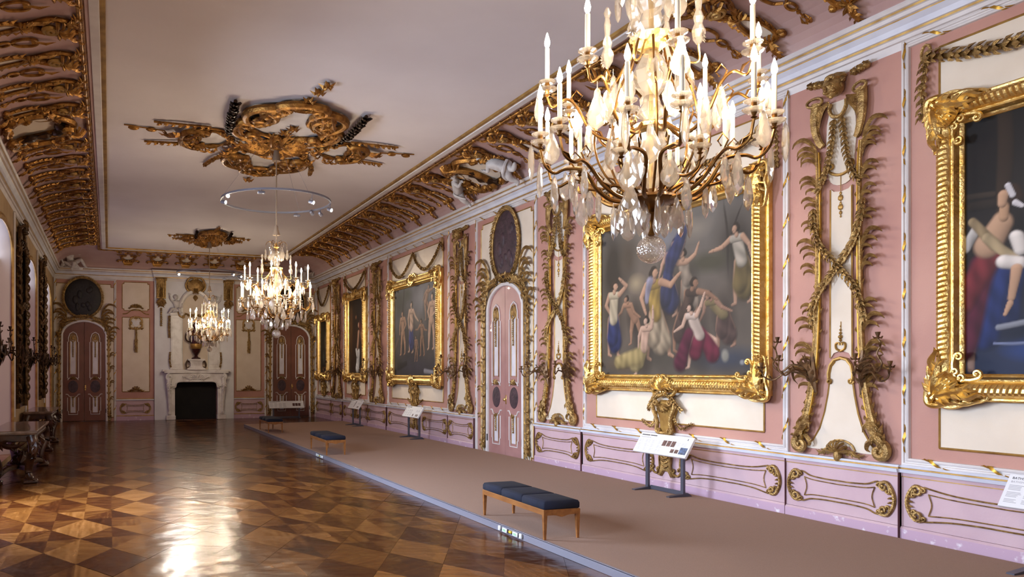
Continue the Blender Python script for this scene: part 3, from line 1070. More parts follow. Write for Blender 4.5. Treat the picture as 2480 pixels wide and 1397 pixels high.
        for k in range(3):
            c_ = (0.2 + 0.065 * k, 4.85 + 0.012 * k, 0.055)
            g.blob(c_, (0.038, 0.042, 0.04), 8, 6)
            for q in range(5):
                a = 2 * PI * q / 5 + k
                g.leaf([c_, (c_[0] + 0.03 * cos(a), c_[1] + 0.03 * sin(a), 0.09), (c_[0] + 0.052 * cos(a), c_[1] + 0.052 * sin(a), 0.07)], 0.018, 0.5)
        if s < 0: g = g.mirrored()
        g.obj('carved_wing', 'gold_old', t)
    g = G()                                              # shell at the foot
    shell(g, (0, 0.83), 0.125, 8, 0.2, PI - 0.2, 0.05, 0.06)
    g.blob((0, 0.8, 0.06), (0.045, 0.07, 0.045), 8, 6)
    for s in (-1, 1): acanthus(g, [(0.06 * s, 0.83, 0.05), (0.14 * s, 0.85, 0.06), (0.22 * s, 0.81, 0.05), (0.3 * s, 0.84, 0.03)], 0.045, 3)
    g.tube(spl([(-0.17, 0.86, 0.02), (-0.12, 0.93, 0.02), (0, 0.965, 0.02), (0.12, 0.93, 0.02), (0.17, 0.86, 0.02)], 5), 0.013, 5)
    g.obj('carved_shell', 'gold_old', t)
    return t

PNAMES = ['beside the rightmost painting', 'between the big crowded painting and pink door', 'just beyond the pink double door', 'second from the far corner', 'nearest the far corner']
proto = pilaster()
for i, (y, w) in enumerate(zip(PIL, PW)):
    o = proto if i == 0 else copy_tree(proto)
    o.matrix_world = onR(y, 0, 0.005)
    tag(o, 'gilded palm pilaster with mask, ' + PNAMES[i], 'wall ornament', 'gilded palm pilasters on the long pink wall')

# ---------------------------------------------------------------- candle sconces
def sconce(m_arm='sconce'):
    t = empty('wall_sconce')
    g = G()
    acanthus(g, [(0.02, -0.18, 0.05), (0.03, -0.02, 0.09), (0.07, 0.1, 0.1), (0.14, 0.17, 0.08)], 0.06, 4)
    acanthus(g, [(0.0, -0.1, 0.04), (0.05, 0.03, 0.12), (0.12, 0.08, 0.13), (0.18, 0.05, 0.1)], 0.05, 4)
    g.leaf(spl([(0.04, -0.1, 0.08), (0.12, 0.0, 0.14), (0.2, 0.0, 0.14), (0.21, -0.1, 0.12), (0.17, -0.16, 0.1)], 4), 0.022, 0.6)
    g.tube([(0, -0.25, 0.03), (0.015, 0, 0.05), (0.03, 0.2, 0.05)], [0.02, 0.04, 0.02], 7)
    g.obj('back_plate', m_arm, t)
    for k, pts in enumerate(([(0.05, 0.02, 0.1), (0.2, 0.06, 0.15), (0.3, -0.02, 0.2), (0.38, 0.06, 0.24), (0.33, 0.16, 0.24), (0.36, 0.25, 0.23), (0.33, 0.31, 0.23)],
                             [(0.05, -0.06, 0.1), (0.22, -0.02, 0.18), (0.36, -0.11, 0.25), (0.47, -0.08, 0.28), (0.5, 0.02, 0.29)],
                             [(0.05, -0.02, 0.12), (0.1, 0.0, 0.24), (0.14, -0.06, 0.32), (0.19, 0.0, 0.36), (0.19, 0.1, 0.36)])):
        g = G()
        P = spl(pts, 7)
        g.tube(P, [0.012 - 0.004 * i / (len(P) - 1) for i in range(len(P))], 7)
        for i in range(6, len(P) - 4, 9):
            p = P[i]
            g.leaf([p, p + Vector((0.01, 0.035, 0.02)), p + Vector((0.045, 0.05, 0.01))], 0.014, 0.5)
        a = g.obj('candle_arm', m_arm, t)
        e = P[-1]
        g = G().lathe([(0.008, 0), (0.022, 0.01), (0.012, 0.02), (0.02, 0.04), (0.026, 0.065), (0.02, 0.066), (0.018, 0.05)], 9, e, 'y')
        for q in range(6):
            b = 2 * PI * q / 6
            g.leaf([e + Vector((0, 0.005, 0)), e + Vector((cos(b) * 0.035, 0.0, sin(b) * 0.035)), e + Vector((cos(b) * 0.05, 0.025, sin(b) * 0.05))], 0.016, 0.4, up=(0, 1, 0))
        g.obj('candle_socket', m_arm, a)
    return t

sp = sconce()
spd = sconce('bronze')  # darker copy for the window wall: backlit silhouette put into the colour
first = True
SC = ['beside the rightmost painting', 'between big painting and pink double door', 'just beyond the pink double door', 'second from the far corner', 'nearest the far corner']
for i, y in enumerate(PIL):
    for s in (-1, 1):
        o = sp if first else copy_tree(sp)
        first = False
        o.matrix_world = onR(y - s * 0.275, 1.72, 0.03) @ Matrix.Rotation(0 if s > 0 else PI, 4, 'Y') @ Matrix.Translation((0, 0, 0)) if s > 0 else onR(y - s * 0.275, 1.72, 0.03) @ Matrix.Diagonal((-1, 1, 1, 1))
        tag(o, 'bronze sconce on %s stem of pilaster %s' % ('left' if s < 0 else 'right', SC[i]), 'sconce', 'bronze candle sconces on the long pink wall')

# ---------------------------------------------------------------- festoons over the paintings
def festoon(name, xs, top, sag, drop, lab, w, size=0.06):
    """swags between the points xs with hanging tails at both ends"""
    t = empty(name, onR(w))
    for a, b in zip(xs, xs[1:]):
        g = G()
        garland(g, spl([(a, top, 0.07), (a + (b - a) * 0.2, top - sag * 0.62, 0.09), ((a + b) / 2, top - sag, 0.1), (b - (b - a) * 0.2, top - sag * 0.62, 0.09), (b, top, 0.07)], 8), size, size * 0.95, seed=int(10 * abs(w)))
        g.obj('leaf_swag', 'gold_old', t)
    for i in (0, -1):
        g = G()
        garland(g, [(xs[i], top - 0.02, 0.05), (xs[i] + (0.04 if i else -0.04), top - drop * 0.5, 0.05), (xs[i] + (0.03 if i else -0.03), top - drop, 0.04)], size * 0.75, size * 0.9, seed=3)
        g.tube([(xs[i] + 0.045 * cos(a), top + 0.03 + 0.085 * sin(a), 0.05) for a in [2 * PI * k / 12 for k in range(12)]], 0.015, 6, closed=True)
        g.obj('hanging_tail', 'gold_old', t)
    tag(t, lab, 'garland', 'leaf garlands over the paintings')
festoon('leaf_garland', [-1.96, 0.0, 1.9], 4.72, 0.2, 0.62, 'gilt leaf garland on cream panel above the rightmost painting', 3.2, 0.085)
festoon('leaf_garland', [-1.86, 0, 1.86], 4.7, 0.3, 0.6, 'gilt leaf garland above the big crowded painting, behind the near chandelier', 8.81, 0.07)
festoon('leaf_garland', [-1.75, 0, 1.75], 4.74, 0.52, 0.2, 'double leaf swag above the large figure painting beyond the pink double door', 18.26)
festoon('leaf_garland', [-1.08, 1.08], 4.76, 0.46, 0.25, 'single leaf swag above the tall dark painting with white patch', 23.33)
festoon('leaf_garland', [-0.82, 0.82], 4.74, 0.62, 0.2, 'single leaf swag above the narrow painting by the far corner', 27.05)

# ---------------------------------------------------------------- cartouches under the paintings
def cartouche():
    t = empty('wall_cartouche')
    g = G()
    hb = [(0, 1.3), (0.12, 1.3), (0.2, 1.25), (0.2, 1.15), (0.135, 1.03), (0.125, 0.93), (0.15, 0.86), (0.13, 0.83), (0, 0.82)]
    full = hb + [(-x, y) for x, y in hb[::-1] if x > 0]
    g.slab(full, 0.01, 0.07, 0.03)
    o = g.obj('cartouche_shield', 'gold_line', t)
    g = G()
    for s in (-1, 1):
        P = spl([(0, 0.835, 0.07), (0.1 * s, 0.84, 0.08), (0.16 * s, 0.87, 0.08), (0.135 * s, 0.97, 0.09), (0.16 * s, 1.08, 0.1), (0.22 * s, 1.2, 0.1), (0.2 * s, 1.3, 0.09), (0.1 * s, 1.36, 0.09)], 6)
        g.tube(P, 0.028, 7)
        g.tube(spiral((0.1 * s, 0.865), 0.04, -PI / 2, 1.2, 0.2, 14, 0.08, s), 0.018, 6)
        g.tube(spiral((0.14 * s, 1.27), 0.055, PI / 2, 1.3, 0.2, 14, 0.1, -s), 0.02, 6)
    shell(g, (0, 1.25), 0.11, 7, PI + 0.3, 2 * PI - 0.3, 0.09, 0.05)
    g.obj('carved_border', 'gold_old', t)
    for s in (-1, 1):
        g = G()
        garland(g, spl([(0.05, 1.38, 0.11), (0.16, 1.35, 0.11), (0.28, 1.22, 0.09), (0.34, 1.16, 0.06)], 5), 0.042, 0.045, seed=2)
        garland(g, spl([(0.17, 1.14, 0.06), (0.2, 1.02, 0.06), (0.29, 0.92, 0.06), (0.38, 0.93, 0.05), (0.52, 1.0, 0.04)], 6), 0.032, 0.04, seed=4)
        if s < 0: g = g.mirrored()
        g.obj('leaf_spray', 'gold_old', t)
    return t
ct = cartouche()
for i, (y, lab) in enumerate(((3.2, 'under the rightmost painting'), (8.81, 'under the big crowded painting, above its info sign'), (18.2, 'under the large figure painting beyond the pink door'), (23.2, 'under the tall dark painting with white patch'), (27.0, 'under the narrow painting by the far corner'))):
    o = ct if i == 0 else copy_tree(ct)
    o.matrix_world = onR(y, 0.0, 0.0)
    tag(o, 'gilded shield cartouche with leaf sprays ' + lab, 'wall ornament', 'gilded cartouches under the paintings')

# ---------------------------------------------------------------- gilt panels on the dado
def dado_mount(L):
    g = G()
    x = L / 2
    for s in (1, -1):
        h = G()
        cscroll(h, (x - 0.03, 0.27), (x - 0.03, 0.57), -0.06, 0.02, 0.36, 0.012)
        cscroll(h, (x - 0.14, 0.57), (x - 0.02, 0.5), 0.05, 0.012, 0.3, 0.012)
        cscroll(h, (x - 0.02, 0.33), (x - 0.14, 0.26), 0.05, 0.012, 0.3, 0.012)
        for k in range(3): h.leaf([(x - 0.03, 0.38 + 0.045 * k, 0.02), (x + 0.0, 0.39 + 0.045 * k, 0.03), (x + 0.035, 0.4 + 0.05 * k, 0.015)], 0.013, 0.5)
        for yy, bow in ((0.585, -0.055), (0.25, 0.05)):
            h.tube(spl([(x - 0.14, yy, 0.012), (x - 0.18, yy + bow * 0.15, 0.014), (x * 0.55, yy + bow * 0.75, 0.014), (x * 0.25, yy + bow, 0.014), (0, yy + bow, 0.014)], 5), 0.008, 5)
        h.tube(spl([(x - 0.18, 0.52, 0.01), (x * 0.5, 0.5, 0.01), (0, 0.49, 0.01)], 4), 0.006, 4)
        h.tube(spl([(x - 0.18, 0.315, 0.01), (x * 0.5, 0.335, 0.01), (0, 0.34, 0.01)], 4), 0.006, 4)
        h.tube(spl([(x - 0.18, 0.52, 0.01), (x - 0.21, 0.42, 0.01), (x - 0.18, 0.315, 0.01)], 4), 0.006, 4)
        g.put(h, Matrix.Diagonal((s, 1, 1, 1)))
    return g
DD = [(4.45, 1.75, 'beside the rightmost sign'), (6.095, 1.2, 'under the palm pilaster beside the rightmost painting'), (7.7, 1.6, 'right of the cartouche under the big painting'), (9.92, 1.6, 'left of the cartouche under the big painting'), (11.585, 1.3, 'just right of the pink double door'), (15.495, 1.2, 'just beyond the pink double door'), (17.0, 1.4, 'right of the sign under the large figure painting'), (19.35, 1.65, 'left of the sign under the large figure painting'), (21.17, 1.5, 'under the second pilaster before the far corner'), (22.43, 0.8, 'right of the fourth sign'), (24.05, 0.95, 'left of the fourth sign'), (25.36, 1.2, 'under the pilaster nearest the far corner'), (27.1, 2.0, 'in the far corner bay')]
for y, L, lab in DD:
    o = dado_mount(L).obj('dado_ornament', 'gold_old', None, onR(y, 0, 0.055 if round(y, 3) in [round(p, 3) for p in PIL] else 0.03))
    tag(o, 'scrolled gilt panel border on dado ' + lab, 'wall ornament', 'gilt scroll panels on the dado')

def dado_cart():
    g = G()
    hb = [(0, 0.62), (0.1, 0.62), (0.115, 0.5), (0.1, 0.38), (0.13, 0.28), (0.17, 0.23), (0.1, 0.22), (0.07, 0.26), (0.045, 0.29), (0, 0.3)]
    g.slab(hb + [(-x, y) for x, y in hb[::-1] if x > 0], 0.0, 0.04, 0.015)
    for s in (-1, 1):
        g.tube(spl([(0.1 * s, 0.62, 0.03), (0.115 * s, 0.48, 0.04), (0.11 * s, 0.36, 0.04), (0.18 * s, 0.25, 0.03)], 5), 0.014, 6)
        cscroll(g, (0.3 * s, 0.32), (0.14 * s, 0.29), 0.05 * s, 0.016, 0.4, 0.02)
    for k in range(4): g.tube(spl([(-0.07, 0.56 - 0.06 * k, 0.045), (0.0, 0.535 - 0.06 * k, 0.055), (0.07, 0.56 - 0.06 * k, 0.045)], 4), 0.012, 5)
    return g
dc = None
for y, lab in ((3.2, 'the rightmost sign'), (8.81, 'the sign under the big painting'), (18.2, 'the sign under the large figure painting'), (23.2, 'the sign under the tall dark painting')):
    o = dado_cart().obj('dado_cartouche', 'gold_old', None, onR(y, 0, 0.03)) if dc is None else dc.copy()
    if dc is None: dc = o
    else: C.objects.link(o)
    o.matrix_world = onR(y, 0, 0.03)
    tag(o, 'small ribbed gilt cartouche low on the dado behind ' + lab, 'wall ornament', 'small gilt cartouches on the dado')
# ---------------------------------------------------------------- tall double doors with palm surrounds
def door(k, mw, hw=0.71, paint='door_pink'):
    d = empty('door_%d' % k, mw)
    d['kind'] = 'structure'
    def top(x): return 2.98 + 0.44 * max(0, 1 - (x / hw) ** 2) ** 0.6
    for s in (-1, 1):
        xs = [0.006 + (hw - 0.006) * i / 8 for i in range(9)]
        g = G().slab([(0.006, 0.02), (hw, 0.02)] + [(x, top(x) - 0.01) for x in xs[::-1]], 0.0, 0.035, 0.006)
        if s < 0: g = g.mirrored()
        lf = g.obj('door_leaf', paint, d, sharp=30)
        c = 0.355
        g = G()
        for x0, y0, x1, y1 in ((c - 0.085, 1.62, c + 0.085, 2.86), (c - 0.08, 0.3, c + 0.08, 0.86)):
            pl = [(x0, y0), (x1, y0), (x1, y1)] + ([(c + 0.085 * cos(a), y1 + 0.1 * sin(a)) for a in [PI * i / 8 for i in range(1, 8)]] if y1 > 2 else []) + [(x0, y1)]
            g.slab(pl, 0.035, 0.042)
        if s < 0: g = g.mirrored()
        ins = g.obj('door_inset', 'door_cream', lf, sharp=30)
        g = G()                                              # white and gilt mouldings round the fields
        w = 0.175
        def run_(pts, r, z=0.042): g.tube([(x, y, z) for x, y in pts], r, 6)
        for q in (-1, 1):
            run_([(c + q * w, 1.48), (c + q * w, 2.72), (c + q * (w - 0.03), 2.72), (c + q * (w - 0.03), 2.86), (c + q * 0.1, 3.0), (c, 3.06)], 0.013)
            run_([(c + q * w, 1.48), (c + q * 0.14, 1.48)], 0.013)
            run_([(c + q * 0.23, 0.93), (c + q * 0.17, 0.93), (c + q * 0.12, 0.86), (c, 0.82)], 0.014)
            run_([(c + q * w, 0.82), (c + q * w, 0.36), (c + q * (w - 0.03), 0.36), (c + q * (w - 0.03), 0.24), (c, 0.24)], 0.012)
            run_([(c + q * 0.17, 1.42), (c + q * 0.14, 1.46), (c + q * 0.09, 1.5), (c, 1.52)], 0.012)
        if s < 0: g = g.mirrored()
        g.obj('door_moulding', 'white', lf)
        g = G()
        for q in (-1, 1):
            run2 = [(c + q * 0.1, 1.6), (c + q * 0.1, 2.86)]
            g.tube([(x, y, 0.044) for x, y in run2], 0.008, 5)
            g.tube([(c + q * 0.095, 0.29, 0.044), (c + q * 0.095, 0.88, 0.044)], 0.007, 5)
        if s < 0: g = g.mirrored()
        g.obj('gilt_bead', 'gold_line', lf)
        g = G()
        g.tube([(c + 0.09 * cos(a), 2.86 + 0.13 * sin(a), 0.05) for a in [2 * PI * i / 16 for i in range(16)]], 0.018, 6, closed=True)
        g.blob((c, 2.86, 0.045), (0.07, 0.1, 0.02), 10, 6)
        shell(g, (c, 1.44), 0.1, 6, 0.25, PI - 0.25, 0.045, 0.025)
        garland(g, [(c, 2.72, 0.05), (c, 2.45, 0.05), (c, 2.2, 0.045)], 0.03, 0.04)
        garland(g, [(c, 0.86, 0.05), (c, 0.7, 0.05), (c, 0.5, 0.045)], 0.03, 0.04)
        g.leaf([(c - 0.07, 0.86, 0.05), (c, 0.8, 0.06), (c + 0.07, 0.86, 0.05)], 0.03, 0.5)
        if s < 0: g = g.mirrored()
        g.obj('door_mount', 'gold_old', lf)
        g = G().lathe([(0.001, 0.05), (0.09, 0.05), (0.135, 0.046), (0.14, 0.036)], 24)
        g = G().put(g, Matrix.Translation((s * c, 1.19, 0)) @ Matrix.Diagonal((1.15, 1.5, 1, 1)))
        g.obj('oval_relief', 'grisaille', lf)
        if s > 0:
            g = G().lathe([(0.012, 0.03), (0.012, 0.06), (0.03, 0.065), (0.034, 0.08), (0.02, 0.095), (0.001, 0.097)], 10, (0.04, 1.15, 0))
            g.box((0.02, 1.06, 0.034), (0.06, 1.24, 0.042), 0.004)
            g.obj('door_knob', 'gold', lf)
    g = G()                                                  # white frame with gilt edge
    o = [(-hw - 0.02, 0)] + [(x, top(x) + 0.02) for x in [(-hw + 2 * hw * i / 18) for i in range(19)]] + [(hw + 0.02, 0)]
    g.tube([(x, y, 0.03) for x, y in o], 0.045, 8, 1.2)
    g.obj('door_frame', 'white', d)
    g = G()
    g.tube([(x * 1.055, y + 0.05 * (y > 2), 0.045) for x, y in o], 0.016, 6)
    g.obj('frame_bead', 'gold_line', d)
    for s in (-1, 1):
        for z in (0.35, 1.4, 2.6):
            G().lathe([(0.018, -0.07), (0.018, 0.07)], 8, (s * (hw + 0.0), z, 0.06), 'y').obj('door_hinge', 'black', d)
    return d, top

def palm_surround(mw, lab, hw=0.71, tight=0):
    t = empty('palm_door_surround', mw)
    for s in (-1, 1):
        kp = 0.3 if s == tight else 1.0
        g = G()
        path = spl([(hw + 0.2, 0.12, 0.05), (hw + 0.18, 0.5, 0.05), (hw + 0.17, 1.4, 0.05), (hw + 0.17, 2.4, 0.05), (hw + 0.16, 2.95, 0.05), (hw + 0.06, 3.3, 0.06), (hw - 0.14, 3.46, 0.07), (hw - 0.4, 3.5, 0.07)], 8)
        m = len(path)
        g.tube(path, [0.045 * (1 - 0.5 * i / m) for i in range(m)], 8, 0.8)
        for i in range(2, m - 2, 2):
            p = path[i]
            t_ = (path[i + 1] - path[i - 1]).normalized()
            e = Vector((t_.y, -t_.x, 0))
            for q in (-1, 1): g.leaf([p, p + e * q * 0.05 + t_ * 0.05 + Vector((0, 0, 0.03)), p + e * q * 0.085 + t_ * 0.13 + Vector((0, 0, 0.01))], 0.024, 0.5)
        for i, (y, L) in enumerate(((0.7, 0.16), (1.25, 0.2), (1.75, 0.18), (2.2, 0.22), (2.7, 0.2))): plume(g, (hw + 0.19, y), 1, L * kp, 0.026, 0.9, 2, 0.05, i)
        for i, (x, y, L) in enumerate(((hw + 0.16, 2.95, 0.36), (hw + 0.02, 3.25, 0.42), (hw - 0.06, 3.42, 0.4), (hw - 0.1, 3.62, 0.5))): plume(g, (x, y), 1, L * (kp if x > hw else 1), 0.04, 0.85, 4, 0.07, 20 + i)
        c = (hw + 0.2, 0.16)
        for k in range(5):
            a = PI * (0.9 + 0.3 * k)
            g.leaf([(c[0], 0.24, 0.06), (c[0] + 0.06 * cos(a), 0.24 + 0.1 * sin(a), 0.09), (c[0] + 0.075 * cos(a), 0.2 + 0.18 * sin(a), 0.04)], 0.034, 0.5)
        if s < 0: g = g.mirrored()
        g.obj('palm_trunk', 'gold_old', t)
    g = G()
    g.tube(spl([(-0.42, 3.5, 0.06), (-0.2, 3.6, 0.07), (0, 3.63, 0.07), (0.2, 3.6, 0.07), (0.42, 3.5, 0.06)], 6), 0.03, 7)
    for s in (-1, 1): acanthus(g, [(0.05 * s, 3.56, 0.07), (0.2 * s, 3.6, 0.1), (0.36 * s, 3.54, 0.08), (0.48 * s, 3.6, 0.05)], 0.08, 3)
    g.obj('arch_crest', 'gold_old', t)
    tag(t, lab, 'door surround', 'gilded palm surrounds of the doors')

def medallion(mw, lab, rx=0.52, ry=0.68, paint='grisaille'):
    t = empty('oval_medallion', mw)
    n = 40
    g = G()
    rings = []
    for k, h in ((1.0, 0.03), (0.95, 0.05), (0.6, 0.055), (0.01, 0.06)): rings.append([(rx * k * cos(2 * PI * i / n), 4.22 + ry * k * sin(2 * PI * i / n), h) for i in range(n)])
    g.ring_skin(rings)
    rr = random.Random(4)
    for i in range(9): g.blob((rr.uniform(-0.28, 0.28), 4.22 + rr.uniform(-0.4, 0.4), 0.055), (rr.uniform(0.05, 0.1), rr.uniform(0.08, 0.17), 0.03), 9, 6)
    g.obj('relief_field', paint, t)
    g = G()
    g.tube([(rx * 1.03 * cos(2 * PI * i / n), 4.22 + ry * 1.03 * sin(2 * PI * i / n), 0.05) for i in range(n)], 0.035, 7, closed=True)
    pts = [(rx * 1.08 * cos(2 * PI * i / 30 + PI / 2), 4.22 + ry * 1.07 * sin(2 * PI * i / 30 + PI / 2), 0.07) for i in range(31)]
    garland(g, pts, 0.05, 0.06)
    g.obj('leaf_border', 'gold_old', t)
    tag(t, lab, 'medallion', 'dark oval reliefs over the doors')

door(1, onR(13.49))
palm_surround(onR(13.49), 'gilded palm branches framing the tall pink double door on the long pink wall')
medallion(onR(13.45), 'dark oval relief medallion above the pink double door on the long pink wall')
door(2, onE(-0.80, 0, 0.012), paint='door_shaded')
palm_surround(onE(-0.80, 0, 0.012) @ Matrix.Diagonal((0.9, 1, 1, 1)), 'gilded palm branches framing the dark door at the left end of the far wall', tight=-1)
medallion(onE(-0.84, 0.02, 0.012), 'dark round relief medallion above the left door of the far wall', 0.6, 0.66, 'relief_shaded')
door(3, onE(6.42, 0, 0.012), paint='door_shaded')
palm_surround(onE(6.42, 0, 0.012) @ Matrix.Diagonal((0.9, 1, 1, 1)), 'gilded palm branches framing the door at the right end of the far wall', tight=1)
medallion(onE(6.42, 0, 0.012), 'dark relief medallion above the right door of the far wall, behind the middle chandelier', paint='relief_shaded')

# ---------------------------------------------------------------- framed paintings
def canvas(name, x0, y0, x1, y1, bg, blobs, parent, seed=1, n=130):
    """oil-painted cloth: soft patches of colour laid over a background, stored per vertex"""
    w, h = x1 - x0, y1 - y0
    nx = n
    ny = max(8, int(n * h / w))
    if ny > 1.6 * n: nx, ny = int(n * 0.65), int(n * 0.65 * h / w)
    u, v = np.meshgrid(np.linspace(0, 1, nx + 1), np.linspace(0, 1, ny + 1))
    rs = np.random.RandomState(seed)
    def noise(fr):
        out = np.zeros_like(u)
        for _ in range(10):
            a, b, c, d = rs.uniform(-fr, fr, 2).tolist() + rs.uniform(0, 6.3, 2).tolist()
            out += np.sin(a * u * 6.3 + b * v * 6.3 * h / w + c)
        return out / 5.0
    ux, vx = u + 0.008 * noise(5), v + 0.008 * noise(5)
    col = np.zeros(u.shape + (3,))
    lin = lambda s: np.array(hx(s)[:3])
    b0, b1, b2 = [lin(s) for s in bg]
    t = np.clip(v + 0.15 * noise(2), 0, 1)[..., None]
    col = np.where(t < 0.5, b0 + (b1 - b0) * t * 2, b1 + (b2 - b1) * (t * 2 - 1))
    X, Y = ux * w, vx * h
    fold = np.sin(38 * X + 9 * noise(2)) * 0.5 + np.sin(21 * (X + Y) + 7 * noise(3)) * 0.5
    for bb in blobs:
        if bb[0] == 'c':
            _, ax, ay, bx, by, r0, r1, c, soft, cl = bb
            ax, bx, ay, by = ax * w, bx * w, ay * h, by * h
            ex, ey = bx - ax, by - ay
            tt = np.clip(((X - ax) * ex + (Y - ay) * ey) / max(1e-6, ex * ex + ey * ey), 0, 1)
            ox, oy = X - (ax + ex * tt), Y - (ay + ey * tt)
            rr_ = r0 + (r1 - r0) * tt
            d = np.sqrt(ox * ox + oy * oy) / rr_
            a = np.clip((1.06 - d) / soft, 0, 1)[..., None]
            sh = 0.8 + 0.42 * (-0.55 * ox + 0.83 * oy) / rr_ - 0.3 * np.clip(d, 0, 1) ** 3
            if cl: sh = sh * (1 + 0.3 * fold)
            col = col * (1 - a) + lin(c) * np.clip(sh, 0.12, 1.3)[..., None] * a
            continue
        cx, cy_, rx, ry, ang, c, soft = bb
        ca, sa = cos(R8(ang)), sin(R8(ang))
        dx, dy = (ux - cx) * w, (vx - cy_) * h
        p = (dx * ca + dy * sa) / rx
        q = (-dx * sa + dy * ca) / ry
        d = np.sqrt(p * p + q * q)
        a = np.clip((1 - d) / max(soft, 0.02), 0, 1)[..., None]
        sh = (1 + 0.28 * np.clip(q * 0.5 - p * 0.6, -1, 1))[..., None]
        col = col * (1 - a) + lin(c) * sh * a
    col = np.clip(0.72 * col * (1 + 0.12 * noise(9)[..., None]), 0.002, 1)
    vs = [(x0 + w * float(a), y0 + h * float(b), 0.03) for a, b in zip(u.ravel(), v.ravel())]
    fs = [(j * (nx + 1) + i, j * (nx + 1) + i + 1, (j + 1) * (nx + 1) + i + 1, (j + 1) * (nx + 1) + i) for j in range(ny) for i in range(nx)]
    me = bpy.data.meshes.new(name)
    me.from_pydata(vs, [], fs)
    at = me.color_attributes.new('paint', 'FLOAT_COLOR', 'POINT')
    at.data.foreach_set('color', np.concatenate([col.reshape(-1, 3), np.ones((col.size // 3, 1))], 1).ravel())
    me.materials.append(M['oil'])
    o = link(name, me, parent)
    return o
def oilmat():
    m = bpy.data.materials.new('oil_paint')
    m.use_nodes = True
    t = m.node_tree
    p = t.nodes['Principled BSDF']
    a = t.nodes.new('ShaderNodeAttribute')
    a.attribute_name = 'paint'
    t.links.new(a.outputs['Color'], p.inputs['Base Color'])
    p.inputs['Roughness'].default_value = 0.62
    p.inputs['Specular IOR Level'].default_value = 0.25
    return m
M['oil'] = oilmat()

def fig(x, y, h, w=1.0, skin='#b08a72', cloth='#5a4a6a', lean=0, hair='#2c2019', arms=((20, 10), (-20, -10)), legs=(8, -8), H=2.3, skirt=True, top=None, bend=0, face=-1):
    """a loosely brushed person; x, y = feet in 0..1, h = height in metres, w, H = canvas size; angles in degrees from straight down"""
    r = []
    U = lambda a: (sin(R8(a)), -cos(R8(a)))
    X0, Y0 = x * w, y * H
    def cap(p, q, r0, r1, c, soft=0.25, cl=0): r.append(('c', p[0] / w, p[1] / H, q[0] / w, q[1] / H, r0 * h, r1 * h, c, soft, cl))
    def go(p, a, L): return (p[0] + U(a)[0] * L * h, p[1] + U(a)[1] * L * h)
    pel = (X0, Y0 + 0.47 * h)
    che = go(pel, 180 + lean, 0.24)
    nec = go(che, 180 + lean, 0.1)
    hd = go(nec, 180 + lean + bend, 0.085)
    r.append((pel[0] / w, (pel[1] - 0.05 * h) / H, 0.26 * h, 0.5 * h, 0, '#241d18', 1.0))
    for q, a in zip((1, -1), legs):
        hip = (pel[0] + q * 0.05 * h, pel[1])
        kn = go(hip, a, 0.23)
        an = go(kn, a * 0.3 - (18 if abs(a) > 30 else 0) * (1 if a > 0 else -1), 0.22)
        cap(hip, kn, 0.066, 0.05, skin)
        cap(kn, an, 0.046, 0.026, skin)
        cap(an, (an[0] + face * 0.05 * h, an[1] - 0.02 * h), 0.024, 0.018, skin)
    if skirt:
        kn = go(pel, legs[0] * 0.6, 0.3)
        cap((pel[0], pel[1] + 0.04 * h), kn, 0.1, 0.15, cloth, 0.3, 1)
        cap(pel, go(pel, legs[1] * 0.7, 0.24), 0.1, 0.12, cloth, 0.3, 1)
    b = arms[1]
    for k, (a1, a2) in enumerate(arms[::-1]):
        sh = (nec[0] + (0.1 if k else -0.1) * h, nec[1] - 0.03 * h)
        el = go(sh, a1, 0.15)
        ha = go(el, a2, 0.14)
        if k: cap(pel, che, 0.088, 0.1, top or (cloth if skirt else skin), 0.3, 1 if (top or skirt) else 0)
        if k: cap((nec[0] - 0.07 * h, nec[1] - 0.04 * h), (nec[0] + 0.07 * h, nec[1] - 0.04 * h), 0.052, 0.052, top or skin)
        cap(sh, el, 0.042, 0.034, skin)
        cap(el, ha, 0.032, 0.022, skin)
        cap(ha, go(ha, a2, 0.04), 0.022, 0.016, skin)
    cap(nec, hd, 0.034, 0.032, skin)
    cap((hd[0] - face * 0.012 * h, hd[1] + 0.015 * h), (hd[0] - face * 0.03 * h, hd[1]), 0.06, 0.05, hair)
    cap((hd[0] + face * 0.014 * h, hd[1] - 0.005 * h), (hd[0] + face * 0.018 * h, hd[1] - 0.03 * h), 0.043, 0.034, skin)
    cap((hd[0] + face * 0.05 * h, hd[1] - 0.012 * h), (hd[0] + face * 0.045 * h, hd[1] - 0.02 * h), 0.01, 0.01, skin)
    return r

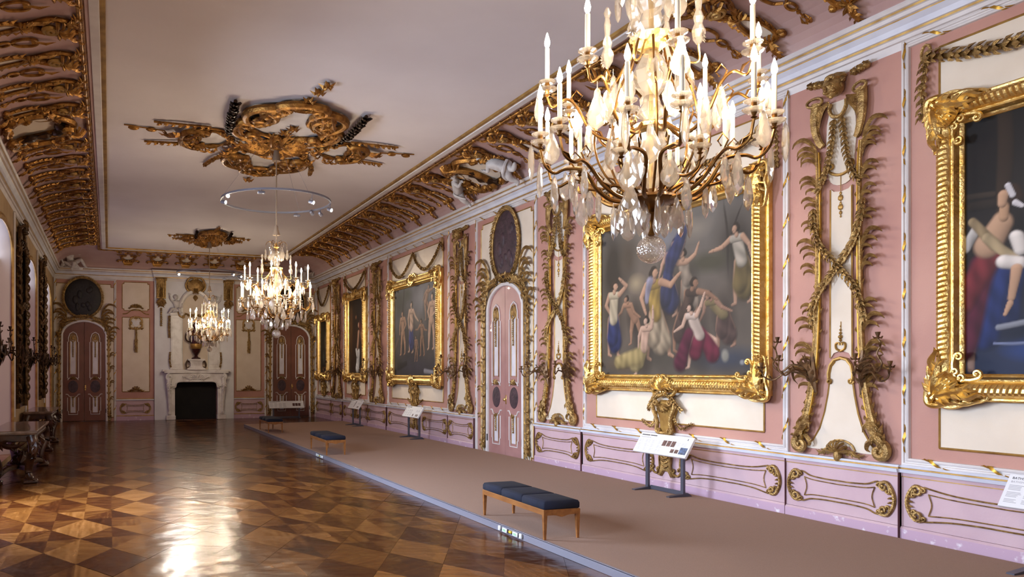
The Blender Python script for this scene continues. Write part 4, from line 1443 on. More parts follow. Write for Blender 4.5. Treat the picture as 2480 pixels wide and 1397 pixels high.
FP = [(0, 0), (0, 0.06), (0.015, 0.075), (0.03, 0.07), (0.04, 0.095), (0.06, 0.14), (0.085, 0.158), (0.12, 0.158), (0.15, 0.14), (0.17, 0.108), (0.178, 0.104), (0.185, 0.118), (0.2, 0.122), (0.21, 0.105), (0.222, 0.075), (0.232, 0.07), (0.25, 0.05), (0.25, 0.02)]
def corner_piece(k=1.0):
    g = G()
    for d in (0, 1):
        h = G()
        acanthus(h, [(0.02, 0.03, 0.12), (0.14, 0.06, 0.18), (0.28, 0.09, 0.19), (0.44, 0.1, 0.165)], 0.1, 4)
        cscroll(h, (0.02, -0.012), (0.3, 0.0), -0.045, 0.028, 0.32, 0.1)
        cscroll(h, (0.3, 0.005), (0.47, 0.03), -0.02, 0.018, 0.35, 0.1)
        cscroll(h, (0.2, 0.235), (0.42, 0.215), -0.03, 0.018, 0.35, 0.12)
        h.leaf(spl([(0.26, 0.07, 0.17), (0.36, 0.03, 0.19), (0.45, 0.07, 0.18), (0.5, 0.05, 0.16)], 4), 0.028, 0.6)
        m = Matrix.Identity(4) if d == 0 else Matrix(((0, 1, 0, 0), (1, 0, 0, 0), (0, 0, 1, 0), (0, 0, 0, 1)))
        g.put(h, m)
    shell(g, (0.05, 0.05), 0.22, 9, 0.05, PI / 2 - 0.05, 0.13, 0.06)
    rim = spl([(0.42, 0.01, 0.11), (0.3, -0.025, 0.12), (0.18, -0.01, 0.13), (0.06, -0.045, 0.12), (-0.03, -0.03, 0.12), (-0.045, 0.06, 0.12), (-0.01, 0.18, 0.13), (-0.025, 0.3, 0.12), (0.01, 0.42, 0.11)], 6)
    g.tube(rim, [0.016 + 0.014 * sin(PI * i / (len(rim) - 1)) for i in range(len(rim))], 8)
    for i in range(3, len(rim) - 3, 5): g.tube([rim[i], rim[i].lerp(Vector((0.16, 0.16, 0.17)), 0.3) + Vector((0, 0, 0.03)), rim[i].lerp(Vector((0.16, 0.16, 0.17)), 0.7)], [0.012, 0.022, 0.01], 6)
    g.tube(spiral((0.14, 0.14), 0.07, 0.5, 1.4, 0.2, 20, 0.17), 0.022, 7)
    if k != 1: g = G().put(g, Matrix.Diagonal((k, k, 1, 1)))
    return g
def centre_piece():
    g = G()
    for s in (-1, 1):
        cscroll(g, (0.02 * s, -0.02), (0.24 * s, 0.03), -0.05 * s, 0.025, 0.3, 0.1)
        cscroll(g, (0.03 * s, 0.24), (0.14 * s, 0.12), 0.05 * s, 0.022, 0.3, 0.16)
        acanthus(g, [(0.05 * s, 0.1, 0.16), (0.16 * s, 0.1, 0.18), (0.28 * s, 0.1, 0.165)], 0.07, 3)
    shell(g, (0, 0.03), 0.17, 8, 0.3, PI - 0.3, 0.15, 0.05)
    g.blob((0, 0.12, 0.16), (0.1, 0.085, 0.04), 12, 7)
    return g
def painting(y0, y1, z0, z1, lab, bg, blobs, seed, kc=1.0, nv=150, group='framed paintings on the long pink wall'):
    yc = (y0 + y1) / 2
    w = (y1 - y0) / 2
    t = empty('framed_painting', onR(yc, z0, 0.014))
    h = z1 - z0
    g = G().frame(-w, 0, w, h, FP)
    # slanting ribs on the broad swelling of the frame
    for L, mk in ((2 * w, lambda u: [Matrix.Translation((-w + u, 0, 0)), Matrix.Translation((-w + u, h, 0)) @ Matrix.Diagonal((1, -1, 1, 1))]), (h, lambda u: [Matrix(((0, 1, 0, -w), (1, 0, 0, u), (0, 0, 1, 0), (0, 0, 0, 1))), Matrix(((0, -1, 0, w), (1, 0, 0, u), (0, 0, 1, 0), (0, 0, 0, 1)))])):
        n = int((L - 0.7) / 0.048)
        for i in range(n):
            u = 0.35 + (L - 0.7) * (i + 0.5) / n
            r = G().tube([(-0.012, 0.055, 0.13), (-0.004, 0.08, 0.158), (0.006, 0.12, 0.16), (0.014, 0.155, 0.138)], [0.007, 0.013, 0.013, 0.007], 4)
            for mm in mk(u): g.put(r, mm)
    g.obj('frame_moulding', 'gold', t, sharp=30)
    cg = corner_piece(kc)
    for sx, sy in ((1, 1), (-1, 1), (1, -1), (-1, -1)):
        q = G().put(cg, Matrix.Translation((-w * sx, 0 if sy > 0 else h, 0)) @ Matrix.Diagonal((sx, sy, 1, 1)))
        q.obj('corner_ornament', 'gold', t)
    for sy in (1, -1):
        q = G().put(centre_piece(), Matrix.Translation((0, 0 if sy > 0 else h, 0)) @ Matrix.Diagonal((1, sy, 1, 1)))
        q.obj('centre_ornament', 'gold', t)
    canvas('painted_canvas', -w + 0.23, 0.23, w - 0.23, h - 0.23, bg, blobs, t, seed, nv)
    tag(t, lab, 'painting', group)
    return t

# big crowded composition
Wb, Hb = 3.04, 2.3
bl = [(0.1, 0.72, 0.45, 0.9, 0, '#241d19', 0.7), (0.9, 0.75, 0.5, 0.55, 0, '#332c27', 0.7), (0.22, 0.78, 0.3, 0.45, 0, '#40352b', 0.8), (0.5, 0.84, 0.42, 0.3, 0, '#6c6a70', 0.9), (0.68, 0.86, 0.35, 0.18, 10, '#7c7268', 0.9), (0.75, 0.66, 0.6, 0.2, 0, '#3f3b2d', 0.7), (0.85, 0.78, 0.03, 0.55, 4, '#2b2420', 0.5), (0.9, 0.86, 0.02, 0.25, -30, '#2b2420', 0.5), (0.28, 0.6, 0.26, 0.18, 0, '#8c7c64', 0.9), (0.5, 0.4, 1.2, 0.35, 0, '#463a32', 0.9), (0.5, 0.1, 1.6, 0.22, 0, '#4b443b', 0.8), (0.85, 0.1, 0.8, 0.2, 0, '#3c3e48', 0.8), (0.2, 0.07, 0.6, 0.14, 0, '#584838', 0.8)]
for a in (dict(x=0.62, y=0.36, h=0.98, cloth='#8f7f70', lean=14, arms=((120, 150), (-70, -130)), legs=(30, -10), bend=-10),
          dict(x=0.93, y=0.4, h=1.1, cloth='#6d5c38', top='#a59a8c', lean=12, arms=((40, 10), (-60, -80)), legs=(20, -6)),
          dict(x=0.5, y=0.36, h=1.15, cloth='#2c3256', lean=-16, arms=((150, 175), (-40, -20)), legs=(18, -18), skin='#b8917a'),
          dict(x=0.27, y=0.2, h=0.85, cloth='#6a4a3a', lean=34, skirt=False, arms=((30, 60), (-30, -60)), skin='#9a745c', legs=(20, -16)),
          dict(x=0.84, y=0.16, h=0.92, cloth='#54403a', top='#7a6a4a', lean=46, arms=((50, 70), (-10, -30)), legs=(24, -14), skin='#97735f'),
          dict(x=0.6, y=0.13, h=1.12, cloth='#4a3a34', top='#46362e', lean=-24, arms=((80, 60), (-10, 30)), legs=(36, -24), skin='#8f6b55', face=1),
          dict(x=0.1, y=0.13, h=1.22, cloth='#262f5c', top='#b9a98f', lean=-4, arms=((130, -130), (-30, 40)), legs=(8, -10), face=1),
          dict(x=0.42, y=0.1, h=1.42, cloth='#a9957c', top='#9c7f42', lean=5, arms=((70, 130), (-34, 20)), legs=(26, -16), skin='#b28a70', face=1),
          dict(x=0.7, y=0.03, h=1.0, cloth='#6b2136', top='#c9b3a4', lean=26, arms=((150, 165), (-20, -70)), legs=(70, -30), face=-1, skin='#c4a08a'),
          dict(x=0.33, y=-0.02, h=0.98, cloth='#9c8a60', lean=-12, arms=((165, 175), (-30, -10)), legs=(-64, -40), skirt=True, top='#c4a08a', skin='#c4a08a', bend=18)):
    bl += fig(w=Wb, H=Hb, **a)
bl += [('c', 0.53, 0.72, 0.6, 0.86, 0.16, 0.1, '#2a3058', 0.4, 1), ('c', 0.14, 0.09, 0.28, 0.12, 0.12, 0.15, '#a08c5e', 0.4, 1), ('c', 0.58, 0.08, 0.64, 0.24, 0.16, 0.1, '#571f32', 0.4, 1), ('c', 0.36, 0.48, 0.38, 0.6, 0.05, 0.09, '#868090', 0.5, 1), (0.84, 0.12, 0.08, 0.1, 0, '#7f7a70', 0.5), (0.93, 0.08, 0.05, 0.04, 0, '#8b8a8c', 0.6)]
painting(7.0, 10.55, 1.41, 4.15, 'large gilt-framed painting of a crowded group, behind the near chandelier', ('#544b42', '#5a4f46', '#625c58'), bl, 3, nv=230)

# rightmost: one woman before dark buildings
Wa, Ha = 3.3, 2.33
bl = [(0.06, 0.8, 0.2, 0.5, 0, '#1b1411', 0.5), ('c', 0.105, 0.62, 0.105, 1.0, 0.07, 0.07, '#37291d', 0.3, 0), ('c', 0.02, 0.66, 0.22, 0.64, 0.05, 0.05, '#2c231b', 0.4, 0), ('c', 0.01, 0.7, 0.08, 0.69, 0.03, 0.03, '#3c3126', 0.4, 0), (0.22, 0.56, 0.6, 0.2, 4, '#17120f', 0.7), (0.5, 0.07, 1.7, 0.34, 0, '#333c58', 0.8), (0.2, 0.1, 0.4, 0.14, 0, '#2a4078', 0.8), (0.14, 0.19, 0.22, 0.16, 0, '#1c2030', 0.7),
      ('c', 0.02, 0.02, 0.012, 0.18, 0.035, 0.06, '#a58270', 0.3, 0), ('c', 0.05, 0.16, 0.1, 0.4, 0.16, 0.13, '#273468', 0.4, 1), ('c', 0.0, 0.1, 0.05, 0.42, 0.12, 0.13, '#5e2234', 0.4, 1), ('c', 0.0, 0.28, 0.07, 0.46, 0.1, 0.12, '#752c30', 0.4, 1), ('c', 0.12, 0.22, 0.13, 0.42, 0.1, 0.06, '#20294e', 0.4, 1),
      ('c', 0.06, 0.5, 0.1, 0.58, 0.13, 0.1, '#c39c7e', 0.3, 0), ('c', 0.0, 0.5, 0.03, 0.57, 0.06, 0.05, '#c9c0b8', 0.3, 1), ('c', 0.02, 0.6, 0.08, 0.5, 0.045, 0.06, '#9a8463', 0.3, 1), ('c', 0.06, 0.53, 0.12, 0.44, 0.05, 0.045, '#ab9674', 0.3, 1), ('c', 0.13, 0.52, 0.135, 0.47, 0.06, 0.055, '#d3cac4', 0.3, 1), ('c', 0.1, 0.43, 0.13, 0.42, 0.07, 0.065, '#cfc5bf', 0.3, 1),
      ('c', 0.125, 0.4, 0.12, 0.29, 0.045, 0.033, '#bf977a', 0.25, 0), ('c', 0.118, 0.27, 0.108, 0.235, 0.03, 0.018, '#bf977a', 0.25, 0), ('c', 0.105, 0.6, 0.11, 0.66, 0.045, 0.045, '#c09878', 0.25, 0), ('c', 0.125, 0.685, 0.135, 0.66, 0.085, 0.075, '#38261b', 0.3, 0), ('c', 0.105, 0.68, 0.102, 0.65, 0.05, 0.042, '#c49c7e', 0.25, 0), ('c', 0.115, 0.715, 0.128, 0.675, 0.028, 0.028, '#d2ccd0', 0.3, 0), ('c', 0.135, 0.645, 0.15, 0.63, 0.03, 0.02, '#d2ccd0', 0.3, 0),
      ('c', 0.09, 0.19, 0.16, 0.2, 0.03, 0.03, '#8a8c96', 0.5, 0), ('c', 0.08, 0.13, 0.15, 0.125, 0.015, 0.015, '#7c84a4', 0.5, 0)]
bl += fig(0.6, 0.15, 1.6, Wa, cloth='#a39a88', H=Ha) + fig(0.8, 0.15, 1.5, Wa, cloth='#6a5030', H=Ha)
painting(1.25, 5.05, 1.43, 4.22, 'rightmost gilt-framed painting of a woman in blue and red before dark columns', ('#20283f', '#231d1a', '#1b1613'), bl, 5, nv=330)

# large figure painting beyond the door
Wc, Hc_ = 2.9, 2.33
bl = [(0.12, 0.85, 0.6, 0.5, 0, '#2c2a24', 0.7), (0.3, 0.92, 0.5, 0.3, 0, '#35332b', 0.8), (0.7, 0.8, 0.8, 0.5, 0, '#77747a', 0.9), (0.5, 0.6, 0.8, 0.3, 0, '#655c56', 0.9), (0.5, 0.1, 1.6, 0.3, 0, '#3a3640', 0.8), (0.1, 0.14, 0.4, 0.3, 0, '#332e2c', 0.8)]
bl += [('c', 0.2, 0.5, 0.24, 1.0, 0.07, 0.05, '#241d18', 0.4, 0)]
for a in (dict(x=0.74, y=0.6, h=0.95, skirt=False, lean=-30, arms=((100, 120), (-60, -40)), legs=(40, 10), skin='#9c7a66'), dict(x=0.22, y=0.24, h=1.22, skirt=False, lean=4, legs=(10, -10), skin='#b0896f', arms=((30, -40), (-14, -8))), dict(x=0.41, y=0.26, h=1.38, cloth='#383e78', top='#c4a48e', lean=-2, legs=(6, -8), skin='#c4a48e', arms=((40, 60), (-24, 10))), dict(x=0.86, y=0.28, h=1.45, skirt=False, lean=-4, skin='#c9a58f', legs=(9, -12), arms=((20, -60), (-30, 30))), dict(x=0.66, y=0.22, h=0.98, skirt=False, skin='#97735c', lean=8, legs=(16, -8), arms=((40, 80), (-50, -90))), dict(x=0.53, y=0.16, h=0.68, skirt=False, skin='#a07a62', legs=(10, -14))):
    bl += fig(w=Wc, H=Hc_, **a)
bl += [('c', 0.96, 0.08, 0.94, 0.36, 0.14, 0.1, '#8e8480', 0.4, 1), ('c', 0.02, 0.3, 0.1, 0.42, 0.1, 0.08, '#5e5048', 0.5, 0), ('c', 0.1, 0.1, 0.3, 0.14, 0.12, 0.08, '#2a2528', 0.6, 0), ('c', 0.72, 0.06, 0.88, 0.04, 0.08, 0.06, '#9a98a2', 0.6, 0)]
painting(16.5, 19.95, 1.36, 4.15, 'large gilt-framed painting of pale standing figures beyond the pink double door', ('#2f2b33', '#454040', '#57545a'), bl, 7, nv=190)

Wd, Hd = 1.6, 2.37
bl = [(0.5, 0.85, 0.5, 0.6, 0, '#20140c', 0.8), (0.15, 0.6, 0.2, 1.0, 0, '#4a2a14', 0.7), (0.7, 0.15, 0.5, 0.3, 0, '#1c1310', 0.7), ('c', 0.55, 0.08, 0.62, 0.28, 0.2, 0.14, '#d8d4d2', 0.3, 1), ('c', 0.48, 0.3, 0.55, 0.24, 0.1, 0.1, '#cdc8c6', 0.3, 1), ('c', 0.56, 0.36, 0.62, 0.54, 0.1, 0.11, '#b98e74', 0.3, 0), (0.8, 0.5, 0.1, 0.3, 12, '#a8764e', 0.6), (0.62, 0.64, 0.08, 0.1, 0, '#c79a80', 0.5), (0.72, 0.62, 0.16, 0.25, 30, '#5c2618', 0.6), (0.45, 0.75, 0.1, 0.08, 0, '#7a5238', 0.6)]
painting(22.1, 24.15, 1.41, 4.24, 'tall dark gilt-framed painting with a bright white patch', ('#2a1a12', '#301c12', '#1c110c'), bl, 9, 0.8)
bl = [(0.5, 0.5, 0.3, 0.8, 0, '#33302a', 0.7), (0.6, 0.6, 0.15, 0.4, 0, '#6a5a48', 0.7), (0.4, 0.3, 0.2, 0.3, 0, '#4a5048', 0.7)]
painting(26.22, 27.75, 1.42, 3.78, 'narrow dark gilt-framed painting nearest the far corner', ('#25231f', '#2c2a26', '#1e1c18'), bl, 11, 0.65)
# ---------------------------------------------------------------- far wall: panels, chimney breast, fireplace
EW = onE(0)
def eframe(x0, x1, z0, z1, k):
    w = (x1 - x0) / 2
    g = G().frame(-w, z0, w, z1, WP)
    o = struct(g, 'trim_%d' % k, 'white', onE((x0 + x1) / 2), sharp=30)
    for s in (-1, 1):
        for i in range(8): ribbon(o, s * (w - 0.048), max(z0, 0.1) + 0.3 + (z1 - max(z0, 0.1) - 0.5) * i / 7, 0)
eframe(XL + 0.02, 0.24, -0.2, 4.93, 30)
eframe(5.42, XR - 0.02, -0.2, 4.93, 31)
panel(32, -0.98, 0.02, 0.96, 4.72, onE(-0.80), cut=0.1)
panel(33, -0.9, 0.02, 0.9, 4.72, onE(6.42), cut=0.1)
for k, (x0, x1) in enumerate(((0.24, 1.5), (4.29, 5.42))):
    c = (x0 + x1) / 2 + (0.02 if k == 0 else -0.02)
    w = 0.455
    panel(34 + 2 * k, -w, 1.0, w, 3.6, onE(c))
    panel(35 + 2 * k, -w, 3.84, w, 4.83, onE(c), cut=0.06)
    g = G()
    ww = (x1 - x0) / 2
    for z0, z1, n, mi in ((0, 0.15, 0.05, 0), (0.15, 0.175, 0.06, 2), (0.175, 0.7, 0.03, 1), (0.7, 0.74, 0.07, 3), (0.74, 0.765, 0.045, 2)):
        g.cm = mi
        g.box((-ww, z0, 0), (ww, z1, n))
    struct(g, 'baseboard_end' if k == 0 else 'baseboard_end.001', ['skirt', 'pink_dado', 'gold_line', 'lilac'], onE((x0 + x1) / 2))
    o = dado_mount(0.95).obj('dado_ornament', 'gold_old', None, onE((x0 + x1) / 2, 0, 0.03))
    tag(o, 'scrolled gilt panel border low on the far wall, %s of the fireplace' % ('left', 'right')[k], 'wall ornament')
    t = empty('heart_cartouche', onE(c))
    g = G()
    ht = [(0.15 * (1 if False else 1) * (16 * sin(a) ** 3) / 16, 3.4 + 0.15 * (13 * cos(a) - 5 * cos(2 * a) - 2 * cos(3 * a) - cos(4 * a)) / 16) for a in [2 * PI * i / 28 for i in range(28)]]
    g.slab(ht, 0.01, 0.03)
    g.obj('white_heart', 'white', t)
    g = G()
    for s in (-1, 1):
        cscroll(g, (0.02 * s, 3.62), (0.2 * s, 3.42), 0.07 * s, 0.03, 0.25, 0.04)
        cscroll(g, (0.2 * s, 3.38), (0.04 * s, 3.2), 0.07 * s, 0.03, 0.25, 0.04)
        g.leaf([(0.12 * s, 3.24, 0.04), (0.2 * s, 3.2, 0.06), (0.27 * s, 3.24, 0.03)], 0.04, 0.5)
        acanthus(g, [(0.02 * s, 3.98, 0.03), (0.1 * s, 4.02, 0.06), (0.2 * s, 3.93, 0.04), (0.28 * s, 3.9, 0.02)], 0.06, 3)
    g.tube(spl([(-0.44, 3.72, 0.02), (-0.3, 3.74, 0.02), (-0.14, 3.86, 0.02), (0, 3.88, 0.02), (0.14, 3.86, 0.02), (0.3, 3.74, 0.02), (0.44, 3.72, 0.02)], 5), 0.018, 5)
    shell(g, (0, 3.93), 0.13, 6, 0.3, PI - 0.3, 0.03, 0.05)
    g.obj('carved_border', 'gold_old', t)
    g = G()
    garland(g, [(0, 3.2, 0.04), (0.01, 2.95, 0.05), (0, 2.75, 0.05)], 0.05, 0.045, seed=3)
    garland(g, [(0, 2.85, 0.06), (0, 2.6, 0.06), (0, 2.4, 0.04)], 0.075, 0.06, seed=6)
    g.obj('flower_drop', 'gold_old', t)
    tag(t, 'gilt heart-shaped cartouche with flower drop on the panel %s of the fireplace' % ('left', 'right')[k], 'wall ornament')
    g = G()
    shell(g, (0, 1.04), 0.14, 6, 0.2, PI - 0.2, 0.03, 0.05)
    for s in (-1, 1): acanthus(g, [(0.05 * s, 1.03, 0.03), (0.14 * s, 1.07, 0.05), (0.22 * s, 1.02, 0.04), (0.31 * s, 1.06, 0.02)], 0.05, 3)
    o = g.obj('shell_ornament', 'gold_old', None, onE(c))
    tag(o, 'small gilt shell at the foot of the panel %s of the fireplace' % ('left', 'right')[k], 'wall ornament')

g = G()
g.box((BX0, 0, 0), (2.0, 4.98, BN)).box((3.86, 0, 0), (BX1, 4.98, BN)).box((2.0, 1.4, 0), (3.86, 4.98, BN))
struct(g, 'wall_chimney', 'stone', EW, sharp=0)

FC = 2.93
t = empty('fireplace', onE(FC, 0, BN), 'white marble fireplace with scrolled jambs and black opening on the far wall', 'fireplace')
g = G()
sh = [(-1.17, 0.02), (-1.17, 0.34), (-1.02, 0.38), (-0.7, 0.38), (-0.45, 0.33), (0, 0.31), (0.45, 0.33), (0.7, 0.38), (1.02, 0.38), (1.17, 0.34), (1.17, 0.02)]
flat = lambda P, y0, y1, k=1.0: [[(x * k, y0, z * k) for x, z in P], [(x * k, y1, z * k) for x, z in P]]
g.ring_skin(flat(sh, 1.71, 1.77))
g.ring_skin(flat(sh, 1.655, 1.71, 0.95))
g.obj('mantel_shelf', 'marble', t, sharp=30)
g = G()
fr = [(-1.0, 1.66), (-1.0, 1.3), (-0.86, 1.16), (-0.74, 1.18), (-0.7, 1.3), (-0.6, 1.36), (0.6, 1.36), (0.7, 1.3), (0.74, 1.18), (0.86, 1.16), (1.0, 1.3), (1.0, 1.66)]
g.slab(fr, 0.0, 0.26, 0.02)
g.tube(spl([(-0.8, 1.14, 0.26), (-0.73, 1.17, 0.27), (-0.7, 1.29, 0.27), (-0.6, 1.35, 0.27), (-0.3, 1.36, 0.27), (0.3, 1.36, 0.27), (0.6, 1.35, 0.27), (0.7, 1.29, 0.27), (0.73, 1.17, 0.27), (0.8, 1.14, 0.26)], 5), 0.03, 7)
g.obj('frieze', 'marble', t, sharp=30)
g = G()
for s in (-1, 1):
    cscroll(g, (0.04 * s, 1.6), (0.26 * s, 1.5), 0.05 * s, 0.022, 0.35, 0.27)
    acanthus(g, [(0.1 * s, 1.48, 0.26), (0.24 * s, 1.44, 0.29), (0.4 * s, 1.52, 0.28), (0.52 * s, 1.48, 0.26)], 0.08, 4)
shell(g, (0, 1.42), 0.17, 7, 0.25, PI - 0.25, 0.26, 0.05)
g.obj('carved_shell', 'marble', t)
for s in (-1, 1):
    g = G()
    g.box((0.74, 0, 0), (0.96, 1.2, 0.2), 0.012)
    g.box((0.72, 0, 0), (1.04, 0.16, 0.27), 0.015)
    g.box((0.8, 0.2, 0.19), (0.9, 0.95, 0.215), 0.01)
    P = spl([(0.9, 0.18, 0.2), (0.92, 0.5, 0.2), (0.93, 0.85, 0.22), (0.95, 1.1, 0.26), (0.95, 1.3, 0.3), (0.93, 1.5, 0.3)], 6)
    g.tube(P, [0.05 + 0.045 * i / (len(P) - 1) for i in range(len(P))], 8)
    g.tube(spiral((0.93, 1.5), 0.12, PI / 2, 1.5, 0.15, 24, 0.31, -1), [0.05 - 0.03 * i / 24 for i in range(25)], 7)
    g.tube(spiral((0.92, 0.24), 0.05, PI / 2, 1.3, 0.2, 16, 0.24, -1), 0.02, 6)
    acanthus(g, [(0.95, 1.38, 0.33), (0.95, 1.2, 0.36), (0.93, 1.0, 0.3), (0.92, 0.85, 0.25)], 0.09, 4)
    if s < 0: g = g.mirrored()
    g.obj('scrolled_jamb', 'marble', t, sharp=30)
g = G()
g.box((-0.93, 0.0, -0.135), (0.93, 1.42, -0.125))
g.box((-0.75, 1.33, -0.13), (0.75, 1.4, 0.18))
g.obj('firebox', 'soot', t, sharp=0)
g = G()
for s in (-1, 1): G().box((0.72 * s, 0, -0.13), (0.745 * s, 1.35, 0.0)).obj('firebox_bricks', 'brick', t, sharp=0)
G().box((-0.75, -0.002, -0.1), (0.75, 0.012, 0.3)).obj('hearth_slab', 'porphyry', t)

t = empty('overmantel', onE(FC - 0.02, 0, BN), 'white arched niche with pilasters above the fireplace', 'overmantel')
for s in (-1, 1):
    g = G()
    g.box((0.46, 1.78, 0), (0.86, 3.7, 0.07), 0.01)
    g.box((0.5, 1.95, 0.06), (0.82, 3.6, 0.08), 0.008)
    g.box((0.43, 3.7, 0), (0.89, 3.78, 0.11), 0.012)
    g.box((0.44, 1.77, 0), (0.88, 1.88, 0.1), 0.012)
    if s < 0: g = g.mirrored()
    g.obj('pilaster', 'marble', t, sharp=30)
    g = G()
    garland(g, [(0.9, 3.68, 0.09), (0.92, 3.3, 0.1), (0.9, 2.9, 0.08)], 0.06, 0.06, seed=8)
    if s < 0: g = g.mirrored()
    g.obj('leaf_drop', 'gold_old', t)
    g = G()
    garland(g, [(0.86, 1.85, 0.12), (0.9, 2.1, 0.12), (0.88, 2.4, 0.1)], 0.05, 0.06, seed=5)
    if s < 0: g = g.mirrored()
    g.obj('leaf_spray', 'gold_old', t)
g = G()
a = [(0.5 * cos(PI * i / 20), 3.95 + 0.6 * sin(PI * i / 20)) for i in range(21)]
g.ring_skin([[(x * k, 3.95 + (y - 3.95) * k, z) for x, y in a] for k, z in ((1.16, 0.0), (1.16, 0.1), (1.08, 0.15), (0.95, 0.13), (0.86, 0.06), (0.86, 0.0))], closed_ring=False)
for s in (-1, 1): g.box((0.43 * s, 3.72, 0), (0.6 * s, 3.97, 0.12), 0.012)
g.obj('arch', 'marble', t, sharp=30)
g = G()
g.slab([(-0.44, 1.78), (0.44, 1.78), (0.44, 3.95)] + [(0.44 * cos(PI * i / 12), 3.95 + 0.52 * sin(PI * i / 12)) for i in range(1, 12)] + [(-0.44, 3.95)], 0.0, 0.015)
g.obj('niche_field', 'cream', t, sharp=0)
g = G()
for s in (-1, 1):
    acanthus(g, [(0.03 * s, 3.75, 0.03), (0.18 * s, 3.68, 0.06), (0.32 * s, 3.76, 0.04), (0.43 * s, 3.7, 0.03)], 0.07, 3)
    cscroll(g, (0.44 * s, 3.62), (0.6 * s, 3.86), -0.06 * s, 0.03, 0.3, 0.1)
g.leaf([(0, 4.42, 0.03), (0, 4.33, 0.07), (0, 4.22, 0.02)], 0.1, 0.4)
g.obj('niche_mount', 'gold_old', t)
t = empty('crest_cartouche', onE(FC - 0.02, 0, BN), 'large gilded helmet-like cartouche over the fireplace arch', 'wall ornament')
g = G().blob((0, 4.75, 0.1), (0.3, 0.25, 0.1), 16, 12)
g.obj('cartouche_field', 'gold_old', t)
g = G()
for s in (-1, 1):
    cscroll(g, (0.05 * s, 5.06), (0.3 * s, 4.88), 0.06 * s, 0.04, 0.3, 0.12)
    cscroll(g, (0.33 * s, 4.82), (0.1 * s, 4.52), 0.09 * s, 0.04, 0.3, 0.1)
for k in range(-2, 3): g.leaf([(0.03 * k, 4.68, 0.18), (0.035 * k, 4.56, 0.22), (0.045 * k, 4.42, 0.14)], 0.025, 0.6)
g.obj('carved_border', 'gold_old', t)
br = None
for k, x in enumerate((1.73, 4.07)):
    if br is None:
        br = empty('gilt_bracket')
        g = G()
        P = spl([(0, 4.98, 0.04), (0, 4.94, 0.16), (0, 4.8, 0.15), (0, 4.66, 0.09), (0, 4.45, 0.06), (0, 4.3, 0.07)], 5)
        g.ring_skin([[(-0.16, p.y, 0), (0.16, p.y, 0), (0.16, p.y, p.z), (-0.16, p.y, p.z)] for p in P])
        for j in range(-2, 3): g.tube([p + Vector((0.06 * j, 0, 0.012)) for p in P], 0.018, 5)
        g.tube([(-0.19, 4.95, 0.14), (0.19, 4.95, 0.14)], 0.05, 8)
        g.obj('console', 'gold_old', br)
        g = G()
        for j in range(9): g.leaf([(0, 4.66 - 0.04 * j, 0.1), (0.0, 4.64 - 0.04 * j, 0.125), (0, 4.6 - 0.04 * j, 0.1)], 0.06, 0.3)
        acanthus(g, [(0, 4.3, 0.08), (0, 4.2, 0.1), (0, 4.1, 0.06), (0, 3.98, 0.03)], 0.17, 4)
        g.tube([(-0.16, 4.3, 0.07), (0.16, 4.3, 0.07)], 0.03, 6)
        g.obj('leaf_pendant', 'gold_old', br)
        g = G()
        garland(g, [(0, 3.95, 0.03), (0, 3.6, 0.05), (0, 3.3, 0.03)], 0.055, 0.07, seed=5)
        g.obj('flower_drop', 'gold_old', br)
        o = br
    else: o = copy_tree(br)
    o.matrix_world = onE(x, 0, BN)
    tag(o, 'gilded wall bracket with leaf pendant at the top %s of the chimney breast' % ('left', 'right')[k], 'wall ornament', 'gilded brackets beside the fireplace arch')

# vase on its pedestal
t = empty('pedestal', onE(FC - 0.02, 1.77, BN + 0.24), 'white marble pedestal on the mantel shelf under the dark vase', 'pedestal')
g = G()
q = [(0.31, 0.0), (0.31, 0.05), (0.26, 0.07), (0.2, 0.12), (0.2, 0.24), (0.24, 0.31), (0.29, 0.33), (0.29, 0.38)]
g.ring_skin([[(-r, y, -r * 0.5), (r, y, -r * 0.5), (r, y, r * 0.5), (-r, y, r * 0.5)] for r, y in q])
g.obj('pedestal_block', 'marble', t, sharp=25)
for s in (-1, 1): cscroll(G(), (0.3 * s, 0.04), (0.27 * s, 0.34), -0.06 * s, 0.03, 0.35, 0.0).obj('side_scroll', 'bronze', t)
t = empty('vase', onE(FC - 0.02, 2.15, BN + 0.24), 'dark red stone vase with handles in the niche above the fireplace', 'vase')
g = G().lathe([(0.16, 0), (0.16, 0.04), (0.08, 0.07), (0.05, 0.12), (0.08, 0.17), (0.13, 0.24), (0.17, 0.36)], 20, (0, 0, 0), 'y')
g.obj('vase_foot', 'porphyry', t)
g = G().lathe([(0.17, 0.36), (0.2, 0.42), (0.205, 0.52), (0.2, 0.54)], 20, (0, 0, 0), 'y')
g.obj('gilt_band', 'gold_line', t)
g = G().lathe([(0.2, 0.54), (0.215, 0.64), (0.22, 0.8), (0.18, 0.95), (0.12, 1.03), (0.1, 1.12), (0.15, 1.18), (0.1, 1.24), (0.03, 1.3), (0.001, 1.33)], 20, (0, 0, 0), 'y')
g.obj('vase_body', 'porphyry', t)
for s in (-1, 1):
    g = G()
    P = spl([(0.2 * s, 0.6, 0), (0.33 * s, 0.66, 0), (0.36 * s, 0.82, 0), (0.28 * s, 0.98, 0), (0.14 * s, 1.0, 0)], 5)
    g.tube(P, 0.025, 7)
    g.obj('vase_handle', 'bronze', t)

